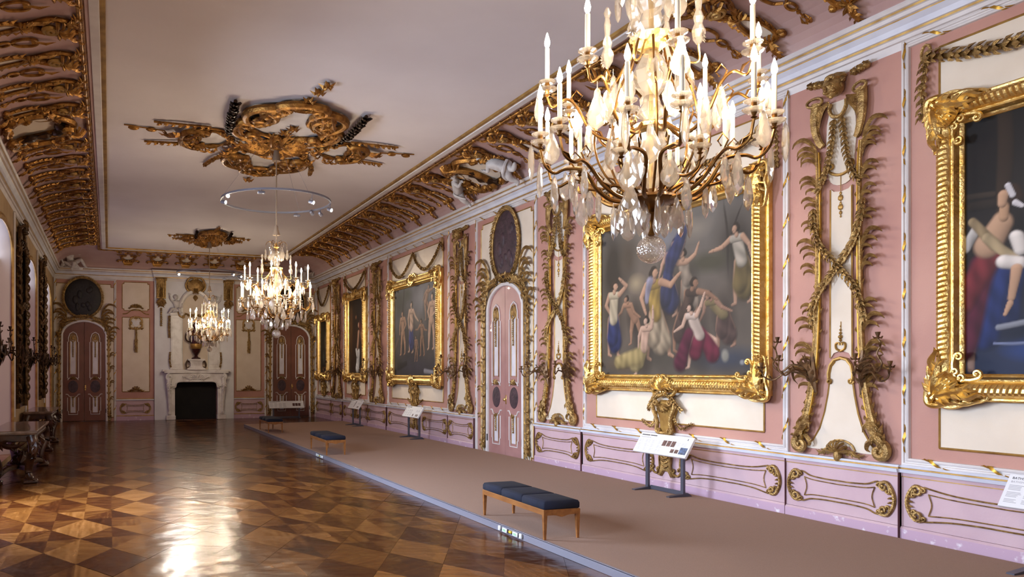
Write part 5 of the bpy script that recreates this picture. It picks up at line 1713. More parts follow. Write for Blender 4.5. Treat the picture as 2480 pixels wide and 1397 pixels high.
# putti seated on the overmantel pilasters
def putto_seat(s):
    """plump child seated, one arm raised; x is mirrored by s"""
    q = lambda x, y, z, r: (x * s, y, z, r)
    J = {'pelvis': q(0, 0.12, 0, 0.085), 'belly': q(0.0, 0.24, 0.02, 0.09), 'chest': q(0.01, 0.36, 0.01, 0.085), 'neck': q(0.02, 0.44, 0.02, 0.04), 'sh': q(0.02, 0.46, 0.02, 0.035),
         'hl': q(-0.06, 0.11, 0.05, 0.07), 'kl': q(-0.1, 0.12, 0.2, 0.055), 'al': q(-0.11, -0.04, 0.22, 0.035), 'fl': q(-0.11, -0.07, 0.28, 0.025),
         'hr': q(0.06, 0.11, 0.04, 0.07), 'kr': q(0.16, 0.14, 0.14, 0.055), 'ar': q(0.24, 0.0, 0.14, 0.035), 'fr': q(0.29, -0.03, 0.17, 0.025),
         'sl': q(-0.1, 0.4, 0.01, 0.042), 'el': q(-0.19, 0.34, 0.06, 0.034), 'wl': q(-0.17, 0.24, 0.13, 0.024), 'ml': q(-0.15, 0.2, 0.16, 0.024),
         'sr': q(0.11, 0.4, 0.01, 0.042), 'er': q(0.2, 0.46, 0.06, 0.034), 'wr': q(0.22, 0.57, 0.1, 0.024), 'mr': q(0.23, 0.62, 0.11, 0.024)}
    B = [('pelvis', 'belly'), ('belly', 'chest'), ('chest', 'neck'), ('neck', 'sh'), ('pelvis', 'hl'), ('hl', 'kl'), ('kl', 'al'), ('al', 'fl'), ('pelvis', 'hr'), ('hr', 'kr'), ('kr', 'ar'), ('ar', 'fr'), ('chest', 'sl'), ('sl', 'el'), ('el', 'wl'), ('wl', 'ml'), ('chest', 'sr'), ('sr', 'er'), ('er', 'wr'), ('wr', 'mr')]
    h = G()
    head(h, (0.025 * s, 0.545, 0.04), 0.088, (-0.3 * s, 0, 1))
    for hand, d in (((-0.15 * s, 0.19, 0.17), (0, -0.6, 0.8)), ((0.23 * s, 0.63, 0.115), (0.1, 1, 0.2))):
        dv = Vector(d).normalized()
        ex = dv.cross(Vector((0, 0, 1))).normalized()
        for k in range(4): h.tube([Vector(hand) + ex * (0.011 * (k - 1.5)), Vector(hand) + ex * (0.014 * (k - 1.5)) + dv * 0.03, Vector(hand) + ex * (0.013 * (k - 1.5)) + dv * (0.05 - 0.004 * abs(k - 1)) + Vector((0, 0, 0.008))], [0.0075, 0.007, 0.005], 5)
        h.tube([Vector(hand) + ex * 0.012, Vector(hand) + ex * 0.032 + dv * 0.012, Vector(hand) + ex * 0.034 + dv * 0.03], [0.009, 0.008, 0.006], 5)
    return J, B, h
for k, x in enumerate((-0.66, 0.66)):
    J, B, h = putto_seat(-1 if x < 0 else 1)
    t = empty('putto_statue', onE(FC - 0.02 + x, 3.78, BN + 0.05))
    figure('putto_body', J, B, 'plaster', t, extra=h)
    g = G()
    g.tube(spl([(-0.12, 0.06, 0.05), (-0.02, 0.09, 0.16), (0.1, 0.05, 0.12), (0.2, 0.0, 0.06)], 5), [0.03, 0.05, 0.05, 0.04, 0.04, 0.04, 0.04, 0.04, 0.035, 0.03, 0.03, 0.03, 0.03, 0.03, 0.02, 0.02][:16], 7)
    g.box((-0.13, 0.0, -0.06), (0.13, 0.06, 0.06), 0.02)
    g.obj('drapery', 'plaster', t)
    tag(t, 'white putto statue seated on the %s pilaster beside the fireplace arch' % ('left', 'right')[k], 'statue', 'white putti beside the fireplace arch')
# ---------------------------------------------------------------- cove ornaments
_arc = [0.0]
for a, b in zip(COVE, COVE[1:]): _arc.append(_arc[-1] + math.hypot(b[0] - a[0], b[1] - a[1]))
ARC = _arc[-1]
def cove_pt(b, h):
    b = max(0.0, min(ARC - 1e-4, b))
    i = 0
    while _arc[i + 1] < b: i += 1
    f = (b - _arc[i]) / (_arc[i + 1] - _arc[i])
    n0, z0 = COVE[i]
    n1, z1 = COVE[i + 1]
    n, z = n0 + (n1 - n0) * f, z0 + (z1 - z0) * f
    L = math.hypot(n1 - n0, z1 - z0)
    return z - (n1 - n0) / L * h, n + (z1 - z0) / L * h
def bend(g):
    for i, (x, y, z) in enumerate(g.v):
        zz, nn = cove_pt(y, z)
        g.v[i] = (x, zz, nn)
    return g
SB = ARC / 1.55
def rib():
    t = empty('cove_ornament')
    B = lambda *p: [(x, y * SB, z) for x, y, z in p]
    g = G()
    e = [(0.085 * cos(a) * (1 + 0.15 * sin(a)), (0.58 + 0.25 * sin(a)) * SB) for a in [2 * PI * i / 20 for i in range(20)]]
    g.slab(e, 0.0, 0.012)
    bend(g).obj('cartouche_field', 'cream', t)
    g = G()
    for s in (-1, 1):
        g.tube(spl(B((0.03 * s, 0.3, 0.03), (0.12 * s, 0.4, 0.04), (0.115 * s, 0.58, 0.04), (0.1 * s, 0.74, 0.04), (0.03 * s, 0.86, 0.04)), 5), 0.028, 6)
        g.tube([Vector((p.x, p.y, p.z)) for p in spiral((0.15 * s, 0.36 * SB), 0.05, 0, 1.2, 0.2, 14, 0.035, s)], 0.022, 6)
        g.blob((0.17 * s, 0.34 * SB, 0.04), (0.05, 0.05, 0.04), 8, 5)
        for k in range(4): g.leaf(B((0.12 * s, 0.46 + 0.1 * k, 0.04), (0.155 * s, 0.49 + 0.1 * k, 0.05), (0.165 * s, 0.56 + 0.1 * k, 0.03)), 0.022, 0.5)
    shell(g, (0, 0.3 * SB), 0.1, 6, 0.2, PI - 0.2, 0.02, 0.05)
    shell(g, (0, 0.86 * SB), 0.11, 6, 0.1, PI - 0.1, 0.03, 0.05)
    bend(g).obj('cartouche_frame', 'gold_cove', t)
    g = G()
    acanthus(g, B((0, 0.34, 0.05), (0, 0.22, 0.09), (0, 0.1, 0.06), (0, 0.0, 0.02)), 0.085, 3)
    bend(g).obj('leaf_foot', 'gold_cove', t)
    g = G()                                            # forked stems rising to the rolled shell
    for s in (-1, 1):
        g.tube(spl(B((0.03 * s, 0.86, 0.04), (0.06 * s, 1.0, 0.03), (0.15 * s, 1.15, 0.03), (0.2 * s, 1.3, 0.04), (0.16 * s, 1.44, 0.05), (0.06 * s, 1.5, 0.05)), 5), 0.03, 6)
        acanthus(g, B((0.04 * s, 0.92, 0.04), (0.1 * s, 1.02, 0.05), (0.15 * s, 1.18, 0.06), (0.26 * s, 1.3, 0.03)), 0.06, 4)
        acanthus(g, B((0.1 * s, 1.38, 0.06), (0.2 * s, 1.44, 0.08), (0.28 * s, 1.5, 0.06), (0.36 * s, 1.47, 0.02)), 0.07, 3)
    shell(g, (0, 1.28 * SB), 0.18, 8, 0.1, PI - 0.1, 0.05, 0.07)
    bend(g).obj('rolled_shell', 'gold_cove', t)
    g = G()
    for r, z, q in ((0.095, 0.085, 0.026), (0.045, 0.1, 0.02)): g.tube([(r * cos(2 * PI * i / 16), 1.2 * SB + r * 0.8 * sin(2 * PI * i / 16), z) for i in range(16)], q, 6, closed=True)
    bend(g).obj('volute_ring', 'gold_line', t)
    g = G()                                            # C scrolls and ring between the brackets
    o = 0.487
    for s in (-1, 1):
        g.tube(spl(B((o + 0.02 * s, 0.72, 0.02), (o + 0.09 * s, 0.8, 0.025), (o + 0.1 * s, 0.95, 0.025), (o + 0.04 * s, 1.02, 0.025), (o + 0.03 * s, 0.95, 0.02)), 5), 0.02, 5)
        g.leaf(B((o + 0.02 * s, 0.3, 0.02), (o + 0.05 * s, 0.36, 0.03), (o + 0.03 * s, 0.44, 0.02)), 0.02, 0.5)
    g.tube([(o + 0.045 * cos(2 * PI * i / 14), (0.62 + 0.075 * sin(2 * PI * i / 14)) * SB, 0.02) for i in range(14)], 0.017, 5, closed=True)
    g.tube(B((o, 0.54, 0.015), (o, 0.3, 0.012)), 0.012, 4)
    g.leaf(B((o, 1.0, 0.02), (o, 1.12, 0.04), (o, 1.24, 0.02)), 0.025, 0.5)
    for y in (0.5, 0.42, 0.34): g.blob((o, y * SB, 0.02), 0.025, 6, 4)
    bend(g).obj('link_scroll', 'gold_cove', t)
    return t
pr = rib()
ks = [k for k in range(-5, 17) if k != 4]
first = True
for side in 'RL':
    for k in ks:
        y = 9.6 + 0.972 * k
        if side == 'L' and y < 7: continue
        o = pr if first else copy_tree(pr)
        first = False
        o.matrix_world = onR(y) if side == 'R' else onL(y)
        d = 16 - k
        tag(o, 'gilt stucco bracket in the %s cove, %s from the far wall' % ('right' if side == 'R' else 'left', ORD[d]), 'ceiling ornament', 'gilt stucco brackets along the coves')

# broad cartouches in the middle of each cove
def cove_cartouche(side):
    t = empty('cove_cartouche', onR(13.45) if side == 'R' else onL(13.45))
    g = G()
    e = [(0.62 * cos(a), (0.72 + 0.5 * sin(a)) * SB) for a in [2 * PI * i / 28 for i in range(28)]]
    g.slab(e, 0.0, 0.02)
    bend(g).obj('cartouche_field', 'cream', t)
    g = G()
    for s in (-1, 1):
        for p0, p1, bw in (((0.1 * s, 1.3 * SB), (0.55 * s, 1.12 * SB), 0.08 * s), ((0.6 * s, 1.08 * SB), (0.7 * s, 0.6 * SB), 0.07 * s), ((0.68 * s, 0.55 * SB), (0.35 * s, 0.18 * SB), 0.1 * s)): cscroll(g, p0, p1, bw, 0.06, 0.25, 0.06)
        acanthus(g, [(0.62 * s, 0.9 * SB, 0.06), (0.74 * s, 1.0 * SB, 0.1), (0.85 * s, 0.95 * SB, 0.06), (0.95 * s, 1.02 * SB, 0.03)], 0.13, 4)
        acanthus(g, [(0.6 * s, 0.4 * SB, 0.06), (0.74 * s, 0.32 * SB, 0.1), (0.86 * s, 0.4 * SB, 0.06), (0.98 * s, 0.3 * SB, 0.03)], 0.13, 4)
    shell(g, (0, 1.2 * SB), 0.26, 9, 0.15, PI - 0.15, 0.06, 0.1)
    cscroll(g, (-0.05, 1.25 * SB), (0.1, 0.2 * SB), 0.1, 0.07, 0.2, 0.12)
    bend(g).obj('cartouche_frame', 'gold_cove', t)
    g = G()
    dp = spl([(-0.3, 1.05, 0.08), (-0.1, 1.1, 0.12), (0.08, 0.9, 0.14), (0.05, 0.6, 0.15), (0.15, 0.4, 0.14), (0.3, 0.25, 0.1)], 5)
    g.tube([(p.x, p.y * SB, p.z) for p in dp], [0.05 + 0.05 * sin(i * 0.7) ** 2 for i in range(len(dp))], 7, 0.6)
    bend(g).obj('dark_drapery', 'bronze', t)
    tag(t, 'broad gilt cartouche in the middle of the %s cove' % ('right' if side == 'R' else 'left window-side'), 'ceiling ornament', 'broad cartouches of the coves')
cove_cartouche('R')
cove_cartouche('L')

def climbing(s, name, lab, y, n):
    """white putto clambering: one leg down on the cornice, arms stretched to the cartouche"""
    q = lambda x, yy, z, r: (x * s, yy, z, r)
    J = {'pelvis': q(0, 0.36, 0.12, 0.085), 'belly': q(-0.06, 0.45, 0.12, 0.085), 'chest': q(-0.14, 0.54, 0.12, 0.085), 'neck': q(-0.2, 0.6, 0.13, 0.042), 'sh': q(-0.22, 0.62, 0.14, 0.035),
         'hl': q(0.05, 0.3, 0.14, 0.075), 'kl': q(0.03, 0.16, 0.18, 0.058), 'al': q(0.07, 0.02, 0.12, 0.036), 'fl': q(0.02, -0.01, 0.17, 0.026),
         'hr': q(0.07, 0.34, 0.08, 0.075), 'kr': q(0.17, 0.24, 0.1, 0.058), 'ar': q(0.24, 0.3, 0.06, 0.036), 'fr': q(0.29, 0.33, 0.08, 0.026),
         'sl': q(-0.2, 0.52, 0.19, 0.044), 'el': q(-0.27, 0.45, 0.22, 0.036), 'wl': q(-0.36, 0.48, 0.2, 0.025), 'ml': q(-0.41, 0.5, 0.19, 0.024),
         'sr': q(-0.15, 0.61, 0.06, 0.044), 'er': q(-0.26, 0.68, 0.06, 0.036), 'wr': q(-0.36, 0.66, 0.09, 0.025), 'mr': q(-0.41, 0.65, 0.1, 0.024)}
    B = [('pelvis', 'belly'), ('belly', 'chest'), ('chest', 'neck'), ('neck', 'sh'), ('pelvis', 'hl'), ('hl', 'kl'), ('kl', 'al'), ('al', 'fl'), ('pelvis', 'hr'), ('hr', 'kr'), ('kr', 'ar'), ('ar', 'fr'), ('chest', 'sl'), ('sl', 'el'), ('el', 'wl'), ('wl', 'ml'), ('chest', 'sr'), ('sr', 'er'), ('er', 'wr'), ('wr', 'mr')]
    h = G()
    head(h, (-0.27 * s, 0.68, 0.15), 0.09, (-0.7 * s, 0.1, 0.7))
    for hand in ((-0.42 * s, 0.5, 0.19), (-0.42 * s, 0.65, 0.1)):
        for k in range(4): h.tube([Vector(hand) + Vector((0, 0.012 * (k - 1.5), 0)), Vector(hand) + Vector((-0.03 * s, 0.014 * (k - 1.5), 0.004)), Vector(hand) + Vector((-0.052 * s, 0.013 * (k - 1.5), -0.006))], [0.008, 0.007, 0.005], 5)
        h.tube([Vector(hand) + Vector((0.01 * s, 0.012, 0.01)), Vector(hand) + Vector((-0.008 * s, 0.034, 0.012)), Vector(hand) + Vector((-0.024 * s, 0.038, 0.01))], [0.009, 0.008, 0.006], 5)
    t = empty(name, onR(y, 5.262, n) @ Matrix.Rotation(R8(48), 4, 'X') @ Matrix.Scale(1.12, 4))
    figure('putto_body', J, B, 'plaster', t, extra=h)
    g = G()
    g.tube([(x * s, yy, z) for x, yy, z in spl([(0.12, 0.42, 0.04), (0.1, 0.36, 0.2), (0.0, 0.26, 0.22), (-0.06, 0.16, 0.18)], 5)], 0.035, 6, 0.6)
    g.obj('drapery', 'plaster', t)
    tag(t, lab, 'statue', 'white putti climbing on the right cove')
climbing(1, 'putto_statue', 'white putto climbing on the right cove cornice, nearer the camera', 12.45, 0.26)
climbing(-1, 'putto_statue', 'white putto bending at the cartouche on the right cove, farther from the camera', 14.3, 0.27)

# corner groups on the cornice at the far end
def corner_figure(x, s, lab):
    q = lambda a, b, c, r: (a * s, b, c, r)
    J = {'pelvis': q(0, 0.16, 0.0, 0.11), 'belly': q(-0.02, 0.3, 0.0, 0.1), 'chest': q(-0.05, 0.46, -0.01, 0.115), 'neck': q(-0.04, 0.58, 0.01, 0.045), 'sh': q(-0.04, 0.61, 0.02, 0.04),
         'hl': q(0.09, 0.14, 0.04, 0.09), 'kl': q(0.32, 0.34, 0.1, 0.065), 'al': q(0.45, 0.06, 0.13, 0.042), 'fl': q(0.55, 0.03, 0.15, 0.03),
         'hr': q(-0.05, 0.13, 0.08, 0.09), 'kr': q(0.12, 0.3, 0.26, 0.065), 'ar': q(0.02, 0.02, 0.24, 0.042), 'fr': q(0.05, -0.02, 0.33, 0.03),
         'sl': q(0.1, 0.53, 0.0, 0.055), 'el': q(0.27, 0.5, 0.06, 0.042), 'wl': q(0.4, 0.62, 0.06, 0.03), 'ml': q(0.45, 0.67, 0.06, 0.026),
         'sr': q(-0.19, 0.52, 0.0, 0.055), 'er': q(-0.32, 0.4, 0.05, 0.042), 'wr': q(-0.26, 0.24, 0.14, 0.03), 'mr': q(-0.23, 0.19, 0.17, 0.026)}
    B = [('pelvis', 'belly'), ('belly', 'chest'), ('chest', 'neck'), ('neck', 'sh'), ('pelvis', 'hl'), ('hl', 'kl'), ('kl', 'al'), ('al', 'fl'), ('pelvis', 'hr'), ('hr', 'kr'), ('kr', 'ar'), ('ar', 'fr'), ('chest', 'sl'), ('sl', 'el'), ('el', 'wl'), ('wl', 'ml'), ('chest', 'sr'), ('sr', 'er'), ('er', 'wr'), ('wr', 'mr')]
    h = G()
    head(h, (-0.03 * s, 0.72, 0.04), 0.1, (0.5 * s, 0, 0.8))
    for hand, d in (((0.45 * s, 0.68, 0.06), (0.8 * s, 0.6, 0)), ((-0.23 * s, 0.18, 0.17), (0.3 * s, -0.8, 0.4))):
        dv = Vector(d).normalized()
        ex = dv.cross(Vector((0, 0, 1))).normalized()
        for k in range(4): h.tube([Vector(hand) + ex * (0.013 * (k - 1.5)), Vector(hand) + ex * (0.016 * (k - 1.5)) + dv * 0.04, Vector(hand) + ex * (0.015 * (k - 1.5)) + dv * 0.065], [0.009, 0.008, 0.006], 5)
        h.tube([Vector(hand) + ex * 0.014, Vector(hand) + ex * 0.04 + dv * 0.015, Vector(hand) + ex * 0.042 + dv * 0.04], [0.01, 0.009, 0.007], 5)
    t = empty('corner_statue', onE(x, 5.262, 0.3) @ Matrix.Rotation(R8(36), 4, 'X'))
    figure('statue_body', J, B, 'plaster', t, extra=h)
    g = G()
    for k in range(4): g.tube([(a * s, b, c) for a, b, c in spl([(-0.3 + 0.1 * k, 0.0, 0.0), (-0.2 + 0.1 * k, 0.2, 0.1), (0.0 + 0.08 * k, 0.12 - 0.02 * k, 0.2), (0.15 + 0.07 * k, 0.02, 0.16)], 5)], 0.05, 7, 0.6)
    g.obj('drapery', 'plaster', t)
    tag(t, lab, 'statue', 'stucco figures in the far corners')
corner_figure(-1.2, 1, 'pale stucco figure seated on the cornice in the far left corner')
corner_figure(6.9, -1, 'pale stucco figure seated on the cornice in the far right corner')

# baskets along the end cove
def basket():
    t = empty('basket_ornament')
    B = lambda *p: [(x, y * SB, z) for x, y, z in p]
    g = G()
    g.slab([(x, y * SB) for x, y in ((-0.12, 0.2), (0.12, 0.2), (0.2, 0.46), (-0.2, 0.46))], 0.0, 0.05, 0.02)
    for k in range(4): g.tube(B((-0.13 - 0.018 * k, 0.24 + 0.06 * k, 0.055), (0.13 + 0.018 * k, 0.24 + 0.06 * k, 0.055)), 0.012, 4)
    bend(g).obj('basket', 'gold_cove', t)
    g = G()
    g.slab([(0.15 * cos(a), (0.68 + 0.17 * sin(a)) * SB) for a in [2 * PI * i / 18 for i in range(18)]], 0, 0.015)
    bend(g).obj('white_field', 'cream', t)
    g = G()
    for s in (-1, 1):
        g.tube(spl(B((0.2 * s, 0.47, 0.04), (0.32 * s, 0.5, 0.05), (0.36 * s, 0.42, 0.04), (0.31 * s, 0.38, 0.03)), 5), 0.025, 6)
        g.tube(spl(B((0.1 * s, 0.5, 0.04), (0.2 * s, 0.6, 0.04), (0.19 * s, 0.78, 0.04), (0.08 * s, 0.88, 0.04)), 5), 0.035, 6)
        g.blob((0.22 * s, 0.8 * SB, 0.04), (0.05, 0.09, 0.04), 8, 5)
        acanthus(g, B((0.05 * s, 0.9, 0.03), (0.2 * s, 0.98, 0.05), (0.32 * s, 0.95, 0.04), (0.42 * s, 1.02, 0.02)), 0.06, 3)
        cscroll(g, (0.26 * s, 1.2 * SB), (0.38 * s, 1.34 * SB), 0.04, 0.025, 0.3, 0.03)
    for k in range(-2, 3): g.blob((0.075 * k, (0.5 - 0.01 * k * k) * SB, 0.06), 0.045, 7, 5)
    shell(g, (0, 1.22 * SB), 0.12, 6, 0.1, PI - 0.1, 0.03, 0.05)
    bend(g).obj('scroll_ears', 'gold_cove', t)
    return t
bp_ = basket()
for k in range(6):
    o = bp_ if k == 0 else copy_tree(bp_)
    o.matrix_world = onE(0.62 + 0.965 * k)
    tag(o, 'gilt flower basket relief in the far end cove, %s from the left' % ORD[k], 'ceiling ornament', 'gilt flower baskets in the end cove')

# ---------------------------------------------------------------- ceiling rosettes
def lobe(g, f, poly, cusps, r=0.06, seed=1):
    """white field with the given outline, a fat rolled border, leaves outside it and C scrolls (p0, p1, bow) in its bays"""
    rr = random.Random(seed)
    P = spl(poly, 5, closed=True)
    n = len(P)
    ar = sum(P[i].x * P[(i + 1) % n].y - P[(i + 1) % n].x * P[i].y for i in range(n))
    sg = 1 if ar > 0 else -1
    f.slab([(p.x, p.y) for p in P], 0.0, 0.014)
    N = []
    for i in range(n):
        t = (P[(i + 1) % n] - P[i - 1]).normalized()
        N.append((t, Vector((t.y, -t.x, 0)) * sg))
    g.tube([p + N[i][1] * r * 0.7 + Vector((0, 0, 0.05)) for i, p in enumerate(P)], [r * (0.8 + 0.3 * sin(i * 0.9)) for i in range(n)], 8, 0.95, closed=True)
    g.tube([p + N[i][1] * r * 1.9 + Vector((0, 0, 0.03)) for i, p in enumerate(P)], r * 0.45, 6, closed=True)
    step = max(2, int(n / 26))
    for i in range(0, n, step):
        t, o = N[i]
        p = P[i] + o * r * 1.6 + Vector((0, 0, 0.06))
        t = t * rr.choice((-1, 1))
        L = r * rr.uniform(3.0, 4.6)
        acanthus(g, [p, p + t * L * 0.45 + o * L * 0.15 + Vector((0, 0, 0.06)), p + t * L * 0.85 + o * L * 0.3 + Vector((0, 0, 0.05)), p + t * L * 1.05 + o * L * 0.6], r * 1.05, 3)
    for p0, p1, bw in cusps:
        cscroll(g, p0, p1, bw, r * 1.15, 0.42, 0.09, n=8)
        c = ((p0[0] + p1[0]) / 2, (p0[1] + p1[1]) / 2)
        acanthus(g, [(p0[0], p0[1], 0.1), (c[0], c[1], 0.15), (p1[0], p1[1], 0.12)], r * 1.3, 4)
    return g
def rosette(x, y, lab, kx=1.0, ky=1.0):
    t = empty('ceiling_rosette', onC(x, y) @ Matrix.Diagonal((kx, ky, 1, 1)))
    f = G()
    g = G()
    lobe(g, f, [(-0.65, 0.95), (-0.44, 1.08), (-0.3, 1.25), (-0.25, 1.54), (-0.29, 1.81), (-0.2, 1.96), (-0.03, 1.97), (0.12, 1.99), (0.24, 1.83), (0.2, 1.6), (0.22, 1.35), (0.34, 1.09), (0.5, 1.02), (0.63, 0.98), (0.62, 0.8), (0.52, 0.62), (0.28, 0.52), (-0.04, 0.48), (-0.37, 0.6), (-0.57, 0.77)],
         [((-0.45, 2.0), (-0.72, 1.28), -0.2), ((0.45, 2.0), (0.72, 1.28), 0.2), ((-0.35, 2.14), (0.3, 2.2), 0.1), ((-0.85, 1.15), (-0.66, 0.5), -0.12), ((0.85, 1.15), (0.66, 0.5), 0.12), ((-0.42, 1.75), (-0.45, 1.3), 0.12), ((0.42, 1.75), (0.45, 1.3), -0.12)], 0.058, 2)
    g.obj('front_cartouche', 'gold_cove', t)
    g = G()
    lobe(g, f, [(-0.66, -0.67), (-0.58, -0.5), (-0.4, -0.5), (-0.15, -0.66), (0.15, -0.68), (0.42, -0.52), (0.58, -0.52), (0.63, -0.7), (0.56, -0.86), (0.34, -0.92), (0.22, -1.12), (0.24, -1.35), (0.2, -1.55), (0.0, -1.6), (-0.22, -1.56), (-0.28, -1.38), (-0.24, -1.15), (-0.32, -0.92), (-0.5, -0.82)],
         [((-0.75, -0.85), (-0.4, -1.55), -0.16), ((0.75, -0.85), (0.4, -1.55), 0.16), ((-0.3, -1.78), (0.3, -1.78), -0.08), ((-0.4, -1.4), (-0.45, -1.0), 0.1), ((0.4, -1.4), (0.45, -1.0), -0.1)], 0.05, 5)
    g.obj('rear_cartouche', 'gold_cove', t)
    for s in (-1, 1):
        g = G()
        lobe(g, f, [(x * s, y) for x, y in ((0.82, -0.02), (0.91, 0.14), (1.07, 0.39), (1.26, 0.34), (1.32, 0.14), (1.28, -0.11), (1.32, -0.33), (1.14, -0.42), (0.95, -0.29))], [((1.35 * s, 0.5), (1.62 * s, 0.05), 0.12 * s), ((1.62 * s, 0.0), (1.38 * s, -0.48), 0.1 * s)], 0.045, 3)
        acanthus(g, [(1.6 * s, 0.12, 0.06), (1.75 * s, 0.25, 0.1), (1.85 * s, 0.08, 0.08), (1.95 * s, 0.12, 0.04)], 0.14, 4)
        g.obj('side_cartouche', 'gold_cove', t)
        g = G()
        garland(g, [(0.9 * s, 0.55, 0.06), (0.98 * s, 1.2, 0.12), (1.02 * s, 2.0, 0.05)], 0.1, 0.1, seed=7)
        g.obj('dark_spray', 'bronze', t)
        g = G()
        for pi_, pts in enumerate(([(0.75 * s, -0.7, 0.05), (0.95 * s, -1.2, 0.06), (1.05 * s, -1.75, 0.04)], [(1.2 * s, 0.6, 0.04), (1.6 * s, 0.62, 0.05), (2.1 * s, 0.55, 0.03)], [(1.2 * s, -0.35, 0.04), (1.7 * s, -0.45, 0.05), (2.2 * s, -0.6, 0.03)])):
            garland(g, pts, 0.065, 0.12, seed=4)
            g.obj('leaf_spray', 'gold_cove', t)
            g = G()
        g.tube([(1.9 * s, 0.12, 0.03), (2.55 * s, 0.2, 0.02)], 0.012, 5)
        for q in (2.12, 2.4): g.blob((q * s, 0.15, 0.04), (0.09, 0.045, 0.04), 8, 5)
        g.obj('bead_tail', 'gold_cove', t)
    g = G()
    for i in range(14):
        a = 2 * PI * i / 14
        acanthus(g, [(0.1 * cos(a), 0.1 * sin(a), 0.08), (0.3 * cos(a + 0.2), 0.3 * sin(a + 0.2), 0.12), (0.55 * cos(a + 0.1), 0.52 * sin(a + 0.1), 0.08), (0.72 * cos(a), 0.66 * sin(a), 0.03)], 0.14, 4)
    g.blob((0, 0, 0.05), (0.16, 0.16, 0.1), 12, 8)
    g.obj('centre_boss', 'gold_cove', t)
    for i, (px_, py_) in enumerate(((0.0, 2.35), (0.05, 2.75), (0.1, 3.02), (0.02, -2.1), (-0.05, -2.6), (0.0, 0.75), (0.08, 1.0))):
        g = G()
        for q in range(5):
            a = 2 * PI * q / 5 + i
            g.leaf([(px_, py_, 0.03), (px_ + 0.06 * cos(a), py_ + 0.06 * sin(a), 0.06), (px_ + 0.13 * cos(a), py_ + 0.13 * sin(a), 0.02)], 0.04, 0.5)
        g.blob((px_, py_, 0.04), 0.045, 7, 5)
        g.obj('flower', 'gold_cove', t)
    f.obj('white_field', 'white', t, sharp=30)
    tag(t, lab, 'ceiling ornament', 'gilt ceiling rosettes')
rosette(2.78, 13.39, 'large gilt rococo ceiling rosette above the middle chandelier')
rosette(2.84, 23.45, 'gilt ceiling rosette above the farthest chandelier', 0.48, 0.6)
# ---------------------------------------------------------------- chandeliers
def drop_mesh(kind):
    g = G()
    if kind == 0:                                     # faceted pear drop with scalloped rim
        o = [(0.0, 0), (0.01, -0.012), (0.012, -0.03), (0.024, -0.06), (0.034, -0.09), (0.034, -0.115), (0.024, -0.135), (0.0, -0.15)]
    elif kind == 1:                                   # kite-shaped plaque
        o = [(0.0, 0), (0.012, -0.015), (0.02, -0.045), (0.03, -0.06), (0.027, -0.085), (0.012, -0.125), (0.0, -0.14)]
    else:                                             # long icicle
        o = [(0.0, 0), (0.009, -0.01), (0.012, -0.05), (0.016, -0.11), (0.011, -0.145), (0.0, -0.17)]
    P = o + [(-x, y) for x, y in o[-2:0:-1]]
    n = len(P)
    cy_ = sum(p[1] for p in P) / n
    ring = lambda k, z: [(x * k, cy_ + (y - cy_) * k, z) for x, y in P]
    # local: x across, y up -> convert to (x, out, up)
    R = [ring(0.45, 0.012), ring(0.8, 0.008), ring(1.0, 0.0), ring(0.8, -0.008), ring(0.45, -0.012)]
    g.ring_skin([[(x, z, y) for x, y, z in r] for r in R])
    g.tube([(0, 0, 0.02), (0, 0, -0.004)], 0.0015, 4)
    me = g.obj('crystal_drop', 'crystal', sharp=0)
    d = me.data
    bpy.data.objects.remove(me)
    return d
def rosette_mesh():
    g = G()
    for i in range(10):
        a = 2 * PI * i / 10
        g.leaf([(0.004 * cos(a), 0, 0.004 * sin(a)), (0.02 * cos(a), 0.006, 0.02 * sin(a)), (0.036 * cos(a), 0, 0.036 * sin(a))], 0.008, 0.5, up=(0, 1, 0))
    g.blob((0, 0.004, 0), 0.009, 7, 5)
    me = g.obj('crystal_rosette', 'crystal', sharp=0)
    d = me.data
    bpy.data.objects.remove(me)
    return d
DR = [drop_mesh(k) for k in range(3)]
RO = rosette_mesh()

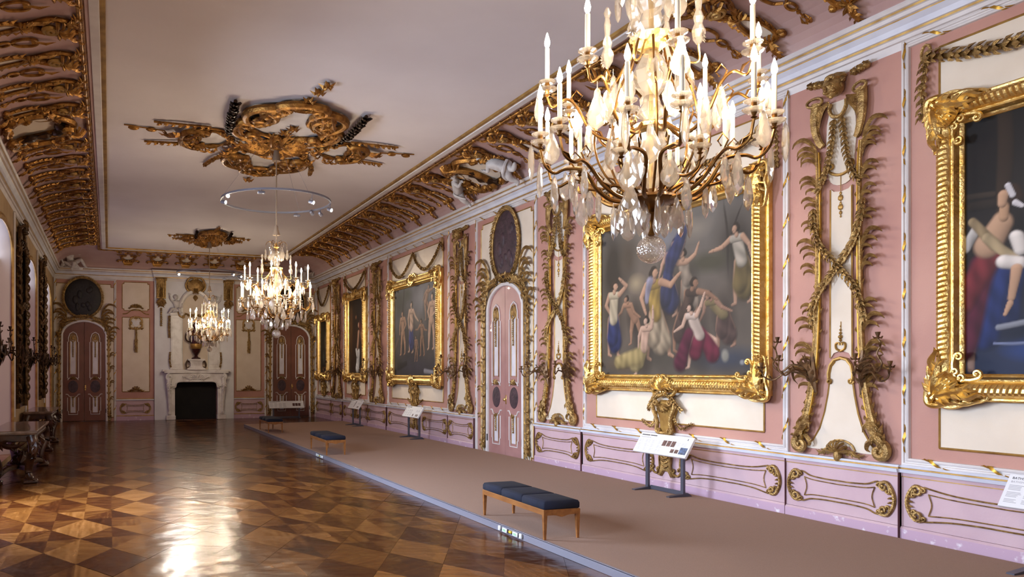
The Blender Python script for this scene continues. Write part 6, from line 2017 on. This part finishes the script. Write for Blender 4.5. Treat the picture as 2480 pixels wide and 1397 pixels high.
def chandelier():
    t = empty('chandelier')
    rr = random.Random(12)
    def hang(p, ang, kind, k=1.0):
        o = link('crystal_drop', DR[kind], t, p)
        o.rotation_euler = (0, 0, ang + rr.uniform(-0.5, 0.5))
        o.scale = (k * 1.3, k * 1.3, k * 1.22)
    def rose(p, ang):
        o = link('crystal_rosette', RO, t, p)
        o.rotation_euler = (0, 0, ang)
    g = G().blob((0, 0, 0), 0.077, 24, 16)
    g.obj('crystal_globe', M['globe'], t, sharp=180)
    g = G().lathe([(0.003, 0.07), (0.02, 0.08), (0.012, 0.1), (0.006, 0.13), (0.012, 0.16), (0.03, 0.2), (0.02, 0.22), (0.07, 0.245), (0.13, 0.255), (0.15, 0.27), (0.13, 0.29), (0.06, 0.3), (0.03, 0.33)], 16)
    g.obj('bottom_hub', 'arm', t)
    g = G().lathe([(0.012, 0.3), (0.012, 1.6)], 8)
    g.lathe([(0.05, 1.09), (0.11, 1.14), (0.115, 1.165), (0.09, 1.17), (0.05, 1.19)], 16)
    g.lathe([(0.1, 0.66), (0.1, 0.68), (0.04, 0.7)], 12)
    g.lathe([(0.02, 1.5), (0.05, 1.53), (0.02, 1.57), (0.01, 1.62)], 12)
    g.obj('stem', 'gold', t)
    g = G()
    for pr_ in ([(0.03, 0.33), (0.075, 0.38), (0.09, 0.46), (0.06, 0.55), (0.09, 0.58), (0.1, 0.62), (0.05, 0.66)], [(0.03, 0.7), (0.08, 0.74), (0.05, 0.8), (0.04, 0.84)], [(0.04, 0.84), (0.09, 0.9), (0.1, 0.97), (0.06, 1.05), (0.03, 1.09)], [(0.04, 1.19), (0.07, 1.24), (0.05, 1.3), (0.08, 1.36), (0.05, 1.44), (0.02, 1.5)]): g.lathe(pr_, 10)
    g.obj('crystal_baluster', 'crystal', t, sharp=0)
    g = G()
    for i in range(8):                                # curved cage bars
        a = 2 * PI * i / 8 + 0.2
        g.tube([(r * cos(a), r * sin(a), z) for r, z in [(p.x, p.z) for p in spl([(0.1, 0, 0.29), (0.24, 0, 0.42), (0.3, 0, 0.6), (0.25, 0, 0.82), (0.15, 0, 1.0), (0.1, 0, 1.14)], 5)]], 0.007, 5)
    g.obj('cage', 'arm', t)
    for i in range(8):
        a = 2 * PI * i / 8 + 0.2
        if i % 2 == 0:
            rose((0.31 * cos(a), 0.31 * sin(a), 0.66), a + PI / 2)
            hang((0.31 * cos(a), 0.31 * sin(a), 0.62), a + PI / 2, 0, 1.25)
        hang((0.2 * cos(a), 0.2 * sin(a), 0.98), a + PI / 2, i % 2, 1.2)
    def arm(ang, pts, r, flip, pan_z_scale=1.0):
        P = [Vector((q[0] * cos(ang) - q[1] * sin(ang), q[0] * sin(ang) + q[1] * cos(ang), q[2])) for q in spl(pts, 6)]
        g = G()
        m = len(P)
        g.tube(P, [r * (1.2 - 0.5 * i / (m - 1)) for i in range(m)], 7)
        i = m // 2
        rad = Vector((cos(ang), sin(ang), 0))
        g.tube([P[i] + rad * x + Vector((0, 0, z)) for x, z in ((0, 0), (0.03, 0.05), (0.0, 0.09), (-0.03, 0.06), (-0.01, 0.03))], 0.005, 5)
        for j in (m // 4, 3 * m // 4): g.leaf([P[j], P[j] + rad * 0.015 + Vector((0, 0, 0.03)), P[j] + rad * 0.05 + Vector((0, 0, 0.045))], 0.012, 0.5)
        a = g.obj('candle_arm', 'arm', t)
        e = P[-1]
        g = G().lathe([(0.006, 0), (0.016, 0.008), (0.008, 0.016), (0.014, 0.03), (0.02, 0.045), (0.014, 0.062), (0.012, 0.1)], 9, e)
        g.obj('candle_socket', 'arm', a)
        g = G().lathe([(0.008, 0.03), (0.03, 0.026), (0.052, 0.04), (0.055, 0.046), (0.03, 0.034), (0.008, 0.04)], 16, e, caps=False)
        g.lathe([(0.008, 0.075), (0.028, 0.072), (0.046, 0.082), (0.048, 0.088), (0.026, 0.08), (0.008, 0.085)], 16, e, caps=False)
        g.obj('drip_pan', 'crystal', a, sharp=0)
        h = 0.19
        g = G().lathe([(0.0125, 0.08), (0.0125, 0.08 + h), (0.009, 0.083 + h), (0.002, 0.083 + h)], 10, e)
        g.obj('candle', 'candle', a)
        g = G().lathe([(0.005, 0.083 + h), (0.013, 0.097 + h), (0.016, 0.113 + h), (0.011, 0.137 + h), (0.0015, 0.168 + h)], 8, e)
        g.obj('flame_bulb', 'flame', a)
        return P, e
    for i in range(12):                               # lower ring of branching arms
        ang = 2 * PI * i / 12 + 0.13 + (0.06 if i % 2 else -0.06)
        k = 1 if i % 2 else -1
        P, e = arm(ang, [(0.06, 0, 0.275), (0.2, 0, 0.265), (0.3, 0.02 * k, 0.32), (0.38, 0.04 * k, 0.42), (0.47, 0.0, 0.44), (0.53, -0.01 * k, 0.42), (0.585, 0, 0.46), (0.61, 0.0, 0.545)], 0.0105, k)
        hang(P[22] + Vector((0, 0, -0.02)), ang + PI / 2, i % 2)
        hang(e + Vector((0.05 * cos(ang), 0.05 * sin(ang), 0.03)), ang + PI / 2, 2 if i % 3 else 0)
        if i % 2: hang(P[30] + Vector((0, 0, -0.01)), ang + PI / 2, 0, 1.1)
    for i in range(8):                                # upper ring
        ang = 2 * PI * i / 8 + 0.32
        P, e = arm(ang, [(0.08, 0, 0.68), (0.2, 0.02, 0.6), (0.32, 0, 0.66), (0.4, 0, 0.8), (0.46, 0.01, 0.84), (0.53, 0, 0.8), (0.56, 0, 0.86)], 0.009, 1)
        hang(P[18] + Vector((0, 0, -0.015)), ang + PI / 2, 1)
        if i % 2: hang(e + Vector((0.045 * cos(ang), 0.045 * sin(ang), 0.04)), ang + PI / 2, 0)
    for i in range(6):                                # inner ring
        ang = 2 * PI * i / 6 + 0.5
        P, e = arm(ang, [(0.06, 0, 0.3), (0.18, 0, 0.36), (0.28, 0, 0.34), (0.36, 0, 0.36), (0.38, 0, 0.42)], 0.009, 1)
        hang(P[12], ang + PI / 2, 0)
    for i in range(12):                               # drops under the hub
        ang = 2 * PI * i / 12
        hang((0.2 * cos(ang), 0.2 * sin(ang), 0.25), ang + PI / 2, i % 3, 0.95)
        if i % 2: hang((0.1 * cos(ang), 0.1 * sin(ang), 0.24), ang + PI / 2, 1, 0.9)
    for i in range(10):                               # big drops among the arms
        ang = 2 * PI * i / 10 + 0.25
        q = 0.44 if i % 2 else 0.34
        hang((q * cos(ang), q * sin(ang), 0.6 + 0.1 * (i % 3)), ang + PI / 2, 0, 1.2)
    for i in range(4):                                # spires
        ang = 2 * PI * i / 4 + 0.55
        c = (0.25 * cos(ang), 0.25 * sin(ang), 0)
        g = G().lathe([(0.012, 1.06), (0.03, 1.09), (0.036, 1.13), (0.02, 1.17), (0.028, 1.2), (0.014, 1.24), (0.02, 1.3), (0.012, 1.34), (0.022, 1.37), (0.008, 1.4)], 9, c)
        g.obj('crystal_spire', 'crystal', t, sharp=0)
        g = G().tube(spl([(0.09 * cos(ang), 0.09 * sin(ang), 1.12), (0.17 * cos(ang), 0.17 * sin(ang), 1.0), (0.25 * cos(ang), 0.25 * sin(ang), 0.97), (0.25 * cos(ang), 0.25 * sin(ang), 1.06)], 5), 0.006, 5)
        g.obj('spire_arm', 'gold', t)
        rose((0.28 * cos(ang), 0.28 * sin(ang), 1.1), ang + PI / 2)
    g = G()
    for i in range(6):                                # crown
        ang = 2 * PI * i / 6
        g.tube([(r * cos(ang), r * sin(ang), z) for r, z in [(p.x, p.z) for p in spl([(0.015, 0, 1.42), (0.06, 0, 1.58), (0.13, 0, 1.63), (0.18, 0, 1.58), (0.19, 0, 1.5)], 5)]], 0.005, 5)
    g.obj('crown', 'arm', t)
    for i in range(6):
        ang = 2 * PI * i / 6
        hang((0.19 * cos(ang), 0.19 * sin(ang), 1.5), ang + PI / 2, 0, 1.1)
        hang((0.12 * cos(ang), 0.12 * sin(ang), 1.46), ang + PI / 2, 1)
        rose((0.19 * cos(ang), 0.19 * sin(ang), 1.53), ang + PI / 2)
    g = G().tube([(0, 0, 1.6), (0, 0, ZC - 2.37 - 0.02)], 0.012, 8)
    g.obj('hanging_rod', 'tassel', t)
    g = G().lathe([(0.012, 1.92), (0.03, 1.9), (0.035, 1.85), (0.05, 1.8), (0.07, 1.74), (0.05, 1.745), (0.012, 1.8)], 14)
    g.lathe([(0.012, 3.34), (0.03, 3.33), (0.04, 3.25), (0.075, 3.05), (0.06, 3.05), (0.012, 3.1)], 14)
    g.obj('silk_cover', 'tassel', t)
    return t
def globe_mat():
    m = crystal()
    m.name = 'engraved_glass_globe'
    t = m.node_tree
    g = [n for n in t.nodes if n.type == 'BSDF_GLOSSY'][0]
    co = t.nodes.new('ShaderNodeTexCoord')
    mp = t.nodes.new('ShaderNodeMapping')
    mp.inputs['Rotation'].default_value = (0.6, 0.5, 0)
    v = t.nodes.new('ShaderNodeTexVoronoi')
    v.inputs['Scale'].default_value = 95
    b = t.nodes.new('ShaderNodeBump')
    b.inputs['Strength'].default_value = 0.8
    b.inputs['Distance'].default_value = 0.004
    t.links.new(co.outputs['Object'], mp.inputs[0])
    t.links.new(mp.outputs[0], v.inputs['Vector'])
    t.links.new(v.outputs['Distance'], b.inputs['Height'])
    for n in t.nodes:
        if n.type in ('BSDF_GLOSSY', 'BSDF_TRANSLUCENT'): t.links.new(b.outputs[0], n.inputs['Normal'])
    return m
M['globe'] = globe_mat()
ch = chandelier()
CH = [(2.8, 3.46, 0.0, 'large lit crystal chandelier closest to the camera, in front of the big painting'), (2.785, 13.39, 0.9, 'middle lit crystal chandelier below the light ring'), (2.85, 23.5, 0.4, 'farthest lit crystal chandelier, in front of the fireplace')]
for i, (x, y, a, lab) in enumerate(CH):
    o = ch if i == 0 else copy_tree(ch)
    o.location = (x, y, 2.37)
    o.rotation_euler = (0, 0, a)
    tag(o, lab, 'chandelier', 'crystal chandeliers')

# ---------------------------------------------------------------- rings of gallery spots round the chandelier rods
def spot_ring(x, y, z, lab, lamps, targets):
    t = empty('spotlight_ring', Matrix.Translation((x, y, z)), lab, 'light fitting', 'spotlight rings')
    r = 0.955
    g = G()
    n = 64
    g.ring_skin([[(q * cos(2 * PI * i / n), q * sin(2 * PI * i / n), h) for i in range(n)] for q, h in ((r - 0.014, -0.016), (r + 0.014, -0.016), (r + 0.014, 0.016), (r - 0.014, 0.016), (r - 0.014, -0.016))], caps=False)
    g.obj('track', 'track', t)
    g = G()
    for k in range(3):
        a = 2 * PI * k / 3 + 0.9
        g.tube([(r * cos(a), r * sin(a), 0.016), (0.25 * cos(a), 0.25 * sin(a), ZC - z - 0.02)], 0.0025, 4)
    g.obj('suspension_wire', 'track', t)
    for k in range(2):
        a = 0.95 + PI * 1.05 * k
        g = G().box((r * cos(a) - 0.06, r * sin(a) - 0.03, -0.085), (r * cos(a) + 0.06, r * sin(a) + 0.03, -0.04), 0.01)
        g.tube([(r * cos(a), r * sin(a), -0.04), (r * cos(a), r * sin(a), 0)], 0.006, 5)
        g.obj('driver_box', 'track', t)
    for k, (ang, drop, tgt) in enumerate(lamps):
        p = Vector((r * cos(ang), r * sin(ang), -drop))
        d = (Vector(tgt) - (Vector((x, y, z)) + p)).normalized()
        b = empty('spotlight')
        b.parent = t
        b.location = p
        b.rotation_euler = d.to_track_quat('-Z', 'Y').to_euler()
        h = G().lathe([(0.012, 0.07), (0.03, 0.06), (0.034, 0.0), (0.036, -0.03), (0.03, -0.03), (0.028, -0.015)], 14, caps=False)
        h.lathe([(0.001, 0.07), (0.012, 0.07)], 14, caps=False)
        h.tube([(0.0, 0.036, 0.02), (0.0, 0.05, 0.03), (0, 0.05, 0.05)], 0.005, 5)
        h.obj('lamp_housing', 'track', b)
        G().lathe([(0.001, -0.016), (0.028, -0.016), (0.028, -0.018), (0.001, -0.018)], 14).obj('lens', 'spotface', b)
        if drop > 0.03:
            s = G().tube([(p.x, p.y, 0), (p.x, p.y, -drop + 0.05)], 0.005, 5)
            s.obj('lamp_stem', 'track', t)
        L = bpy.data.lights.new('spot_beam', 'SPOT')
        L.energy = SPOT_WATT
        L.color = (1.0, 0.9, 0.76)
        L.spot_size = R8(46)
        L.spot_blend = 0.7
        L.shadow_soft_size = 0.03
        lo = bpy.data.objects.new('spot_beam', L)
        C.objects.link(lo)
        lo.parent = b
        lo.location = (0, 0, -0.04)
    return t
B_, A_, C_, D_ = (7.35, 8.8, 2.7), (7.35, 3.4, 2.8), (7.35, 18.2, 2.7), (7.35, 23.1, 2.7)
spot_ring(2.8, 3.46, 4.71, 'spotlight ring round the rod of the nearest chandelier, above the frame', [(0.5, 0.05, B_), (-0.3, 0.05, A_), (0.9, 0.05, (7.35, 9.6, 2.4))], None)
spot_ring(2.785, 13.39, 4.71, 'grey spotlight ring round the rod of the middle chandelier', [(PI + 0.35, 0.04, (1.2, 3.0, 1.4)), (PI + 0.2, 0.12, (7.35, 8.2, 3.2)), (-1.1, 0.16, B_), (-0.2, 0.12, (7.35, 8.2, 2.2)), (0.35, 0.1, C_), (0.6, 0.05, C_)], None)
spot_ring(2.85, 23.5, 4.66, 'grey spotlight ring near the far wall, round the rod of the farthest chandelier', [(PI + 0.3, 0.1, (0.8, 6.0, 1.4)), (-0.9, 0.1, (7.35, 18.0, 2.5)), (-0.4, 0.1, C_), (0.1, 0.12, D_), (0.3, 0.04, (7.35, 27.0, 2.6))], None)
# ---------------------------------------------------------------- carpeted platform
t = empty('carpet_platform', Matrix.Translation((3.92, YB, 0)), 'long low tan carpeted platform with metal edge along the pink wall', 'platform')
L = 24.0 - YB
g = G()
g.ring_skin([[(0.02, 0.02, 0), (3.33, 0.02, 0), (3.33, L + 0.25, 0), (0.02, L - 0.3, 0)], [(0.02, 0.02, 0.08), (3.33, 0.02, 0.08), (3.33, L + 0.25, 0.08), (0.02, L - 0.3, 0.08)]])
g.obj('carpet', 'carpet', t, sharp=20)
g = G()
g.box((0, 0, 0.0), (0.02, L - 0.3, 0.08), 0.003)
g.box((0, 0, 0.07), (0.026, L - 0.3, 0.081), 0.002)
g.obj('metal_edge', 'alu', t, sharp=20)
for k, (y, lab) in enumerate(((7.0, 'nearest bench'), (14.62, 'middle bench'))):
    s = empty('climate_sensor', Matrix.Translation((3.905, y, 0.042)), 'small white climate sensors with green displays on the platform edge by the ' + lab, 'sensor', 'climate sensors on the platform edge')
    for j, v in enumerate((-0.1, 0.12)):
        G().box((0, v - 0.05, -0.022), (-0.014, v + 0.05, 0.022), 0.004).obj('sensor_case', 'plastic', s)
        G().box((-0.0135, v - 0.03, -0.012), (-0.016, v + 0.03, 0.012)).obj('display', 'lcd', s)
    for v in (-0.2, 0.24): G().box((0.012, v - 0.022, -0.025), (-0.012, v + 0.022, 0.025), 0.006).obj('end_cap', 'plastic', s)
    g = G().box((0.012, -0.015, -0.012), (-0.012, 0.035, 0.014), 0.004)
    g.obj('yellow_clip', 'yellow', s)
    g = G().box((0.014, -0.22, -0.018), (0.0, 0.26, -0.006))
    g.obj('sensor_rail', 'black', s)

# ---------------------------------------------------------------- benches
def bench():
    t = empty('bench')
    lx, ly = 0.4, 1.38
    g = G()
    for k in range(3):
        y0 = -ly / 2 + ly / 3 * k
        rings = []
        for i, (ins, z) in enumerate(((0.012, 0.288), (0.0, 0.3), (0.0, 0.345), (0.012, 0.366), (0.05, 0.374), (0.15, 0.377))):
            a, b = -lx / 2 + ins, lx / 2 - ins
            c, d = y0 + ins * 0.8 + 0.001, y0 + ly / 3 - ins * 0.8 - 0.001
            r = 0.012
            rings.append([(a + r, c, z), (b - r, c, z), (b, c + r, z), (b, d - r, z), (b - r, d, z), (a + r, d, z), (a, d - r, z), (a, c + r, z)])
        h = G().ring_skin(rings)
        h.obj('seat_cushion', 'velvet', t, sharp=60)
    g = G()
    for s in (-1, 1):
        g.box((s * (lx / 2 - 0.022), -ly / 2 + 0.005, 0.235), (s * (lx / 2 - 0.002), ly / 2 - 0.005, 0.29), 0.003)
        P = [(x, 0.29 - 0.055 - 0.02 * math.exp(-(x / 0.05) ** 2)) for x in [-lx / 2 + 0.02 + (lx - 0.04) * i / 16 for i in range(17)]]
        pl = [(-lx / 2 + 0.02, 0.29), (lx / 2 - 0.02, 0.29)] + P[::-1]
        g.ring_skin([[(x, s * (ly / 2 - 0.004), z) for x, z in pl], [(x, s * (ly / 2 - 0.024), z) for x, z in pl]])
    g.box((-lx / 2 + 0.01, -ly / 2 + 0.01, 0.278), (lx / 2 - 0.01, ly / 2 - 0.01, 0.288))
    g.obj('seat_rail', 'beech', t, sharp=30)
    for sx in (-1, 1):
        for sy in (-1, 1):
            rings = []
            for z, w in ((0.0, 0.022), (0.2, 0.036), (0.285, 0.04)):
                x0, y0 = sx * lx / 2, sy * ly / 2
                x1, y1 = x0 - sx * w, y0 - sy * w
                ins = 0.008 * (1 - z / 0.285)
                x0 -= sx * ins
                y0 -= sy * ins
                x1 -= sx * ins
                y1 -= sy * ins
                rings.append([(x0, y0, z), (x1, y0, z), (x1, y1, z), (x0, y1, z)])
            G().ring_skin(rings).obj('leg', 'beech', t, sharp=30)
    return t
bn = bench()
for k, (x, y, a, lab) in enumerate(((4.15, 7.08, -2.0, 'nearest long bench with three blue velvet cushions on the carpet platform'), (4.17, 15.02, -1.5, 'middle bench of three with blue velvet cushions on the carpet platform'), (4.16, 20.75, -1.0, 'farthest bench with blue velvet cushions at the end of the carpet platform'))):
    o = bn if k == 0 else copy_tree(bn)
    o.location = (x, y, 0.0812)
    o.rotation_euler = (0, 0, R8(a))
    tag(o, lab, 'bench', 'velvet benches')

# ---------------------------------------------------------------- info signs on steel stands
def sign(mw, lab, head, sub, w=1.03, pics=1, h=1.0, font=0.03):
    t = empty('info_sign', mw, lab, 'info sign', 'info signs along the room')
    B = empty('tilt')
    g = G()
    ht = 0.3
    tilt = Matrix.Translation((0, 0.52 * h, 0.12)) @ Matrix.Rotation(R8(-33), 4, 'X')
    g = G().box((-w / 2, 0, -0.035), (w / 2, ht, 0), 0.004)
    bd = g.obj('sign_board', 'board', t, sharp=30)
    bd.matrix_local = tilt
    bpy.data.objects.remove(B)
    if head is None:
        for j, (a_, b_, c_) in enumerate(((0, 0.16, 0.006), (0.17, 0.3, 0.006), (0.0, 0.2, -0.028))):
            G().box((-w / 2 + 0.03 + a_ * w, ht - 0.045 + c_, 0.0002), (-w / 2 + 0.03 + b_ * w, ht - 0.03 + c_, 0.001)).obj('heading', 'ink' if j < 2 else 'greytext', bd, sharp=0)
    else: text(head, font, 'ink', bd, (-w / 2 + 0.03, ht - 0.045, 0.001), 'heading')
    if sub: text(sub, font * 0.85, 'greytext', bd, (-w / 2 + 0.03, ht - 0.078, 0.001), 'subheading')
    rr = random.Random(len(lab))
    for c in range(6):
        g = G()
        x0 = -w / 2 + 0.03 + c * w * 0.125 if c < 4 else w * (0.22 + 0.12 * (c - 4))
        for i in range(13 if c < 4 else 4):
            if i in (4, 9): continue
            y = ht - 0.105 - 0.013 * i
            g.box((x0, y, 0.0002), (x0 + w * rr.uniform(0.07, 0.105), y + 0.006, 0.0008))
        g.obj('text_column', 'greytext', bd, sharp=0)
    g = G()
    for k in range(4): g.box((w * 0.4 + 0.004 * k, ht - 0.05, 0.0002), (w * 0.4 + 0.002 + 0.004 * k, ht - 0.025, 0.001))
    g.box((w * 0.395, ht - 0.052, 0.0002), (w * 0.42, ht - 0.048, 0.001))
    g.obj('emblem', 'ink', bd, sharp=0)
    if pics == 1:
        for k in range(3): G().box((-0.01 + 0.085 * k, 0.13, 0.0002), (0.065 + 0.085 * k, 0.215, 0.0012)).obj('printed_photo', 'photo', bd, sharp=0)
        for k in range(2): G().box((0.2 + 0.08 * k, 0.045, 0.0002), (0.265 + 0.08 * k, 0.1, 0.0012)).obj('printed_photo', 'photo', bd, sharp=0)
        G().box((0.36, 0.04, 0.0002), (0.49, 0.14, 0.0012)).obj('printed_photo', 'photo_blue', bd, sharp=0)
    elif pics == 2:
        for k, x in enumerate((0.1, 0.3, 0.38)): G().box((x, 0.03, 0.0002), (x + 0.06, 0.09, 0.0012)).obj('printed_photo', 'photo', bd, sharp=0)
    elif pics == 3:
        G().box((-0.02, 0.05, 0.0002), (0.02, 0.25, 0.0012)).obj('printed_photo', 'photo', bd, sharp=0)
        for x in (0.3, 0.38): G().box((x, 0.04, 0.0002), (x + 0.06, 0.09, 0.0012)).obj('printed_photo', 'photo', bd, sharp=0)
    else:
        for k in range(3): G().box((w * 0.17 + 0.105 * k, 0.08, 0.0002), (w * 0.17 + 0.09 + 0.105 * k, 0.2, 0.0012)).obj('printed_photo', 'photo', bd, sharp=0)
    for s in (-1, 1):
        x = s * (w / 2 - 0.17)
        g = G().box((x - 0.025, 0.0, -0.02), (x + 0.025, 0.6 * h, 0.02), 0.003)
        g.obj('post', 'steel', t, sharp=30)
        g = G().ring_skin([[(x - 0.03, 0, -0.12), (x + 0.03, 0, -0.12), (x + 0.03, 0, 0.24), (x - 0.03, 0, 0.24)], [(x - 0.03, 0.045, -0.06), (x + 0.03, 0.045, -0.06), (x + 0.03, 0.012, 0.24), (x - 0.03, 0.012, 0.24)]])
        g.obj('foot', 'steel', t, sharp=30)
    G().box((-w / 2 + 0.2, 0.004, -0.035), (w / 2 - 0.2, 0.06, -0.02), 0.003).obj('cross_bar', 'steel', t, sharp=30)
    return t
sign(onR(3.72, 0.081, 0.42), 'white tilted info sign cut off at the right picture edge', 'BATHSEBA IM BADE   ART', 'BATHSHEBA IN THE BATH', pics=1)
sign(onR(8.39, 0.081, 0.42), 'white tilted info sign with rows of small photos under the big crowded painting', None, None, pics=1)
sign(onR(17.36, 0.081, 0.42), 'white tilted info sign in front of the dado beyond the pink double door', None, None, pics=2)
sign(onR(21.98, 0.081, 0.42), 'white tilted info sign with a tall narrow photo, second from the far corner', None, None, pics=3)
sign(onE(6.13, 0.0, 0.55), 'wide white info sign on two posts in front of the far right door', None, None, w=1.3, pics=4, h=0.72, font=0.035)

# ---------------------------------------------------------------- console tables by the windows
def table(x0, x1, y0, y1, h, lab):
    xc, yc = (x0 + x1) / 2, (y0 + y1) / 2
    t = empty('console_table', Matrix.Translation((xc, yc, 0)), lab, 'table', 'carved console tables by the windows')
    a, b = (x1 - x0) / 2, (y1 - y0) / 2
    g = G().box((-a, -b, h - 0.045), (a, b, h), 0.01)
    g.box((-a + 0.02, -b + 0.02, h - 0.06), (a - 0.02, b - 0.02, h - 0.04), 0.005)
    g.obj('stone_top', 'tabletop', t, sharp=30)
    g = G()
    g.box((-a + 0.06, -b + 0.06, h - 0.17), (a - 0.06, b - 0.06, h - 0.06), 0.01)
    for s in (-1, 1):
        for k in range(int(2 * b / 0.12)):
            y = -b + 0.12 + 0.12 * k
            g.blob((s * (a - 0.06), y, h - 0.12), (0.025, 0.045, 0.04), 8, 5)
        acanthus(g, [(s * (a - 0.05), -0.3, h - 0.17), (s * (a - 0.02), -0.1, h - 0.24), (s * (a - 0.02), 0.1, h - 0.24), (s * (a - 0.05), 0.3, h - 0.17)], 0.09, 4, up=(s, 0, 0))
        acanthus(g, [(-0.2, s * (b - 0.05), h - 0.17), (-0.07, s * (b - 0.02), h - 0.23), (0.07, s * (b - 0.02), h - 0.23), (0.2, s * (b - 0.05), h - 0.17)], 0.08, 3, up=(0, s, 0))
    g.obj('carved_apron', 'darkwood', t)
    for sx in (-1, 1):
        for sy in (-1, 1):
            g = G()
            q = lambda u, z: (sx * (a - 0.1 + u * 0.6), sy * (b - 0.12 + u), z)
            P = spl([q(0.02, h - 0.1), q(0.07, h - 0.2), q(0.06, h - 0.33), q(-0.03, h - 0.5), q(-0.06, 0.16), q(0.0, 0.06), q(0.08, 0.03), q(0.11, 0.07)], 6)
            m = len(P)
            g.tube(P, [0.085 - 0.05 * i / (m - 1) for i in range(m)], 9, up=(0, 0, 1))
            acanthus(g, [q(0.08, h - 0.13), q(0.14, h - 0.25), q(0.1, h - 0.38), q(0.02, h - 0.48)], 0.08, 4, up=(sx * 0.6, sy, 0))
            g.obj('carved_leg', 'darkwood', t)
            G().box((sx * (a - 0.2), sy * (b - 0.2), 0), (sx * (a + 0.0), sy * (b + 0.02), 0.05), 0.015).obj('foot_block', 'darkwood', t)
    g = G()
    for s in (-1, 1):
        g.tube(spl([(s * (a - 0.12), -b + 0.15, 0.1), (s * (a - 0.2), -b * 0.5, 0.16), (0, -0.1 * s, 0.14), (s * (a - 0.2), b * 0.5, 0.16), (s * (a - 0.12), b - 0.15, 0.1)], 6), 0.045, 8)
    garland(g, [(0, -0.25, 0.2), (0, 0, 0.3), (0, 0.25, 0.2)], 0.12, 0.09, seed=2)
    for k in range(12): g.blob((0.09 * cos(k * 2.4), 0.16 * sin(k * 1.7), 0.18 + 0.01 * k), 0.06, 7, 5)
    g.obj('stretcher', 'darkwood', t)
table(-1.72, -1.03, 12.78, 15.25, 0.8, 'dark carved table with stone top at the left edge, nearer the camera')
table(-1.72, -1.14, 17.85, 20.2, 0.85, 'dark carved console table farther along the window wall')

# ---------------------------------------------------------------- window wall: pier mirrors and sconces
def mirror(y, lab):
    t = empty('pier_mirror', onL(y), lab, 'mirror', 'tall carved pier mirrors between the windows')
    w, z0, z1 = 0.82, 0.95, 4.55
    G().box((-w + 0.1, z0, 0.01), (w - 0.1, z1, 0.025)).obj('mirror_glass', 'mirror', t, sharp=0)
    g = G()
    for s in (-1, 1):
        g.tube([(s * (w - 0.06), z0, 0.05), (s * (w - 0.05), 2.5, 0.06), (s * (w - 0.08), 4.1, 0.05), (s * (w - 0.3), z1 + 0.1, 0.06), (0, z1 + 0.22, 0.07)], 0.045, 7)
        for i in range(16): acanthus(g, [(s * (w - 0.06), z0 + 0.1 + 0.2 * i, 0.06), (s * (w - 0.02), z0 + 0.18 + 0.2 * i, 0.11), (s * (w + 0.05), z0 + 0.26 + 0.2 * i, 0.1), (s * (w + 0.12), z0 + 0.3 + 0.2 * i, 0.04)], 0.07, 3)
        for i in range(5): cscroll(g, (s * (w - 0.12), z0 + 0.3 + 0.65 * i), (s * (w - 0.16), z0 + 0.8 + 0.65 * i), 0.06 * s, 0.025, 0.3, 0.07)
        garland(g, spl([(s * 0.1, z1 - 0.1, 0.07), (s * 0.4, z1 - 0.3, 0.09), (s * 0.62, z1 - 0.2, 0.07), (s * 0.68, z1 - 0.9, 0.06)], 5), 0.07, 0.07)
    shell(g, (0, z1 + 0.1), 0.25, 8, 0.1, PI - 0.1, 0.07, 0.08)
    garland(g, spl([(-0.6, 2.9, 0.06), (-0.3, 3.05, 0.08), (0, 3.1, 0.08), (0.3, 3.05, 0.08), (0.6, 2.9, 0.06)], 5), 0.08, 0.08)
    g.obj('carved_frame', 'gold_shaded', t)
    g = G()
    for s in (-1, 1): g.tube([(s * 1.12, 0.8, 0.02), (s * 1.12, 4.86, 0.02)], 0.03, 6)
    g.tube([(-1.12, 4.86, 0.02), (1.12, 4.86, 0.02)], 0.03, 6)
    g.obj('pier_moulding', 'white', t)
first_m = True
for k, (y, lab) in enumerate(((12.7, 'behind the nearer carved table'), (17.9, 'between the first and second windows in view'), (23.1, 'between the second and third windows in view'))):
    mirror(y, 'tall mirror in carved gilt frame, ' + lab)
    for s in (-1, 1):
        o = spd if first_m else copy_tree(spd)
        first_m = False
        o.matrix_world = onL(y - s * 0.85, 2.0, 0.1) @ Matrix.Diagonal((0.75 if s > 0 else -0.75, 1.1, 1.0, 1))
        tag(o, 'dark candle sconce, %s side of the mirror %s' % ('far' if s < 0 else 'near', lab), 'sconce', 'dark candle sconces on the window wall')
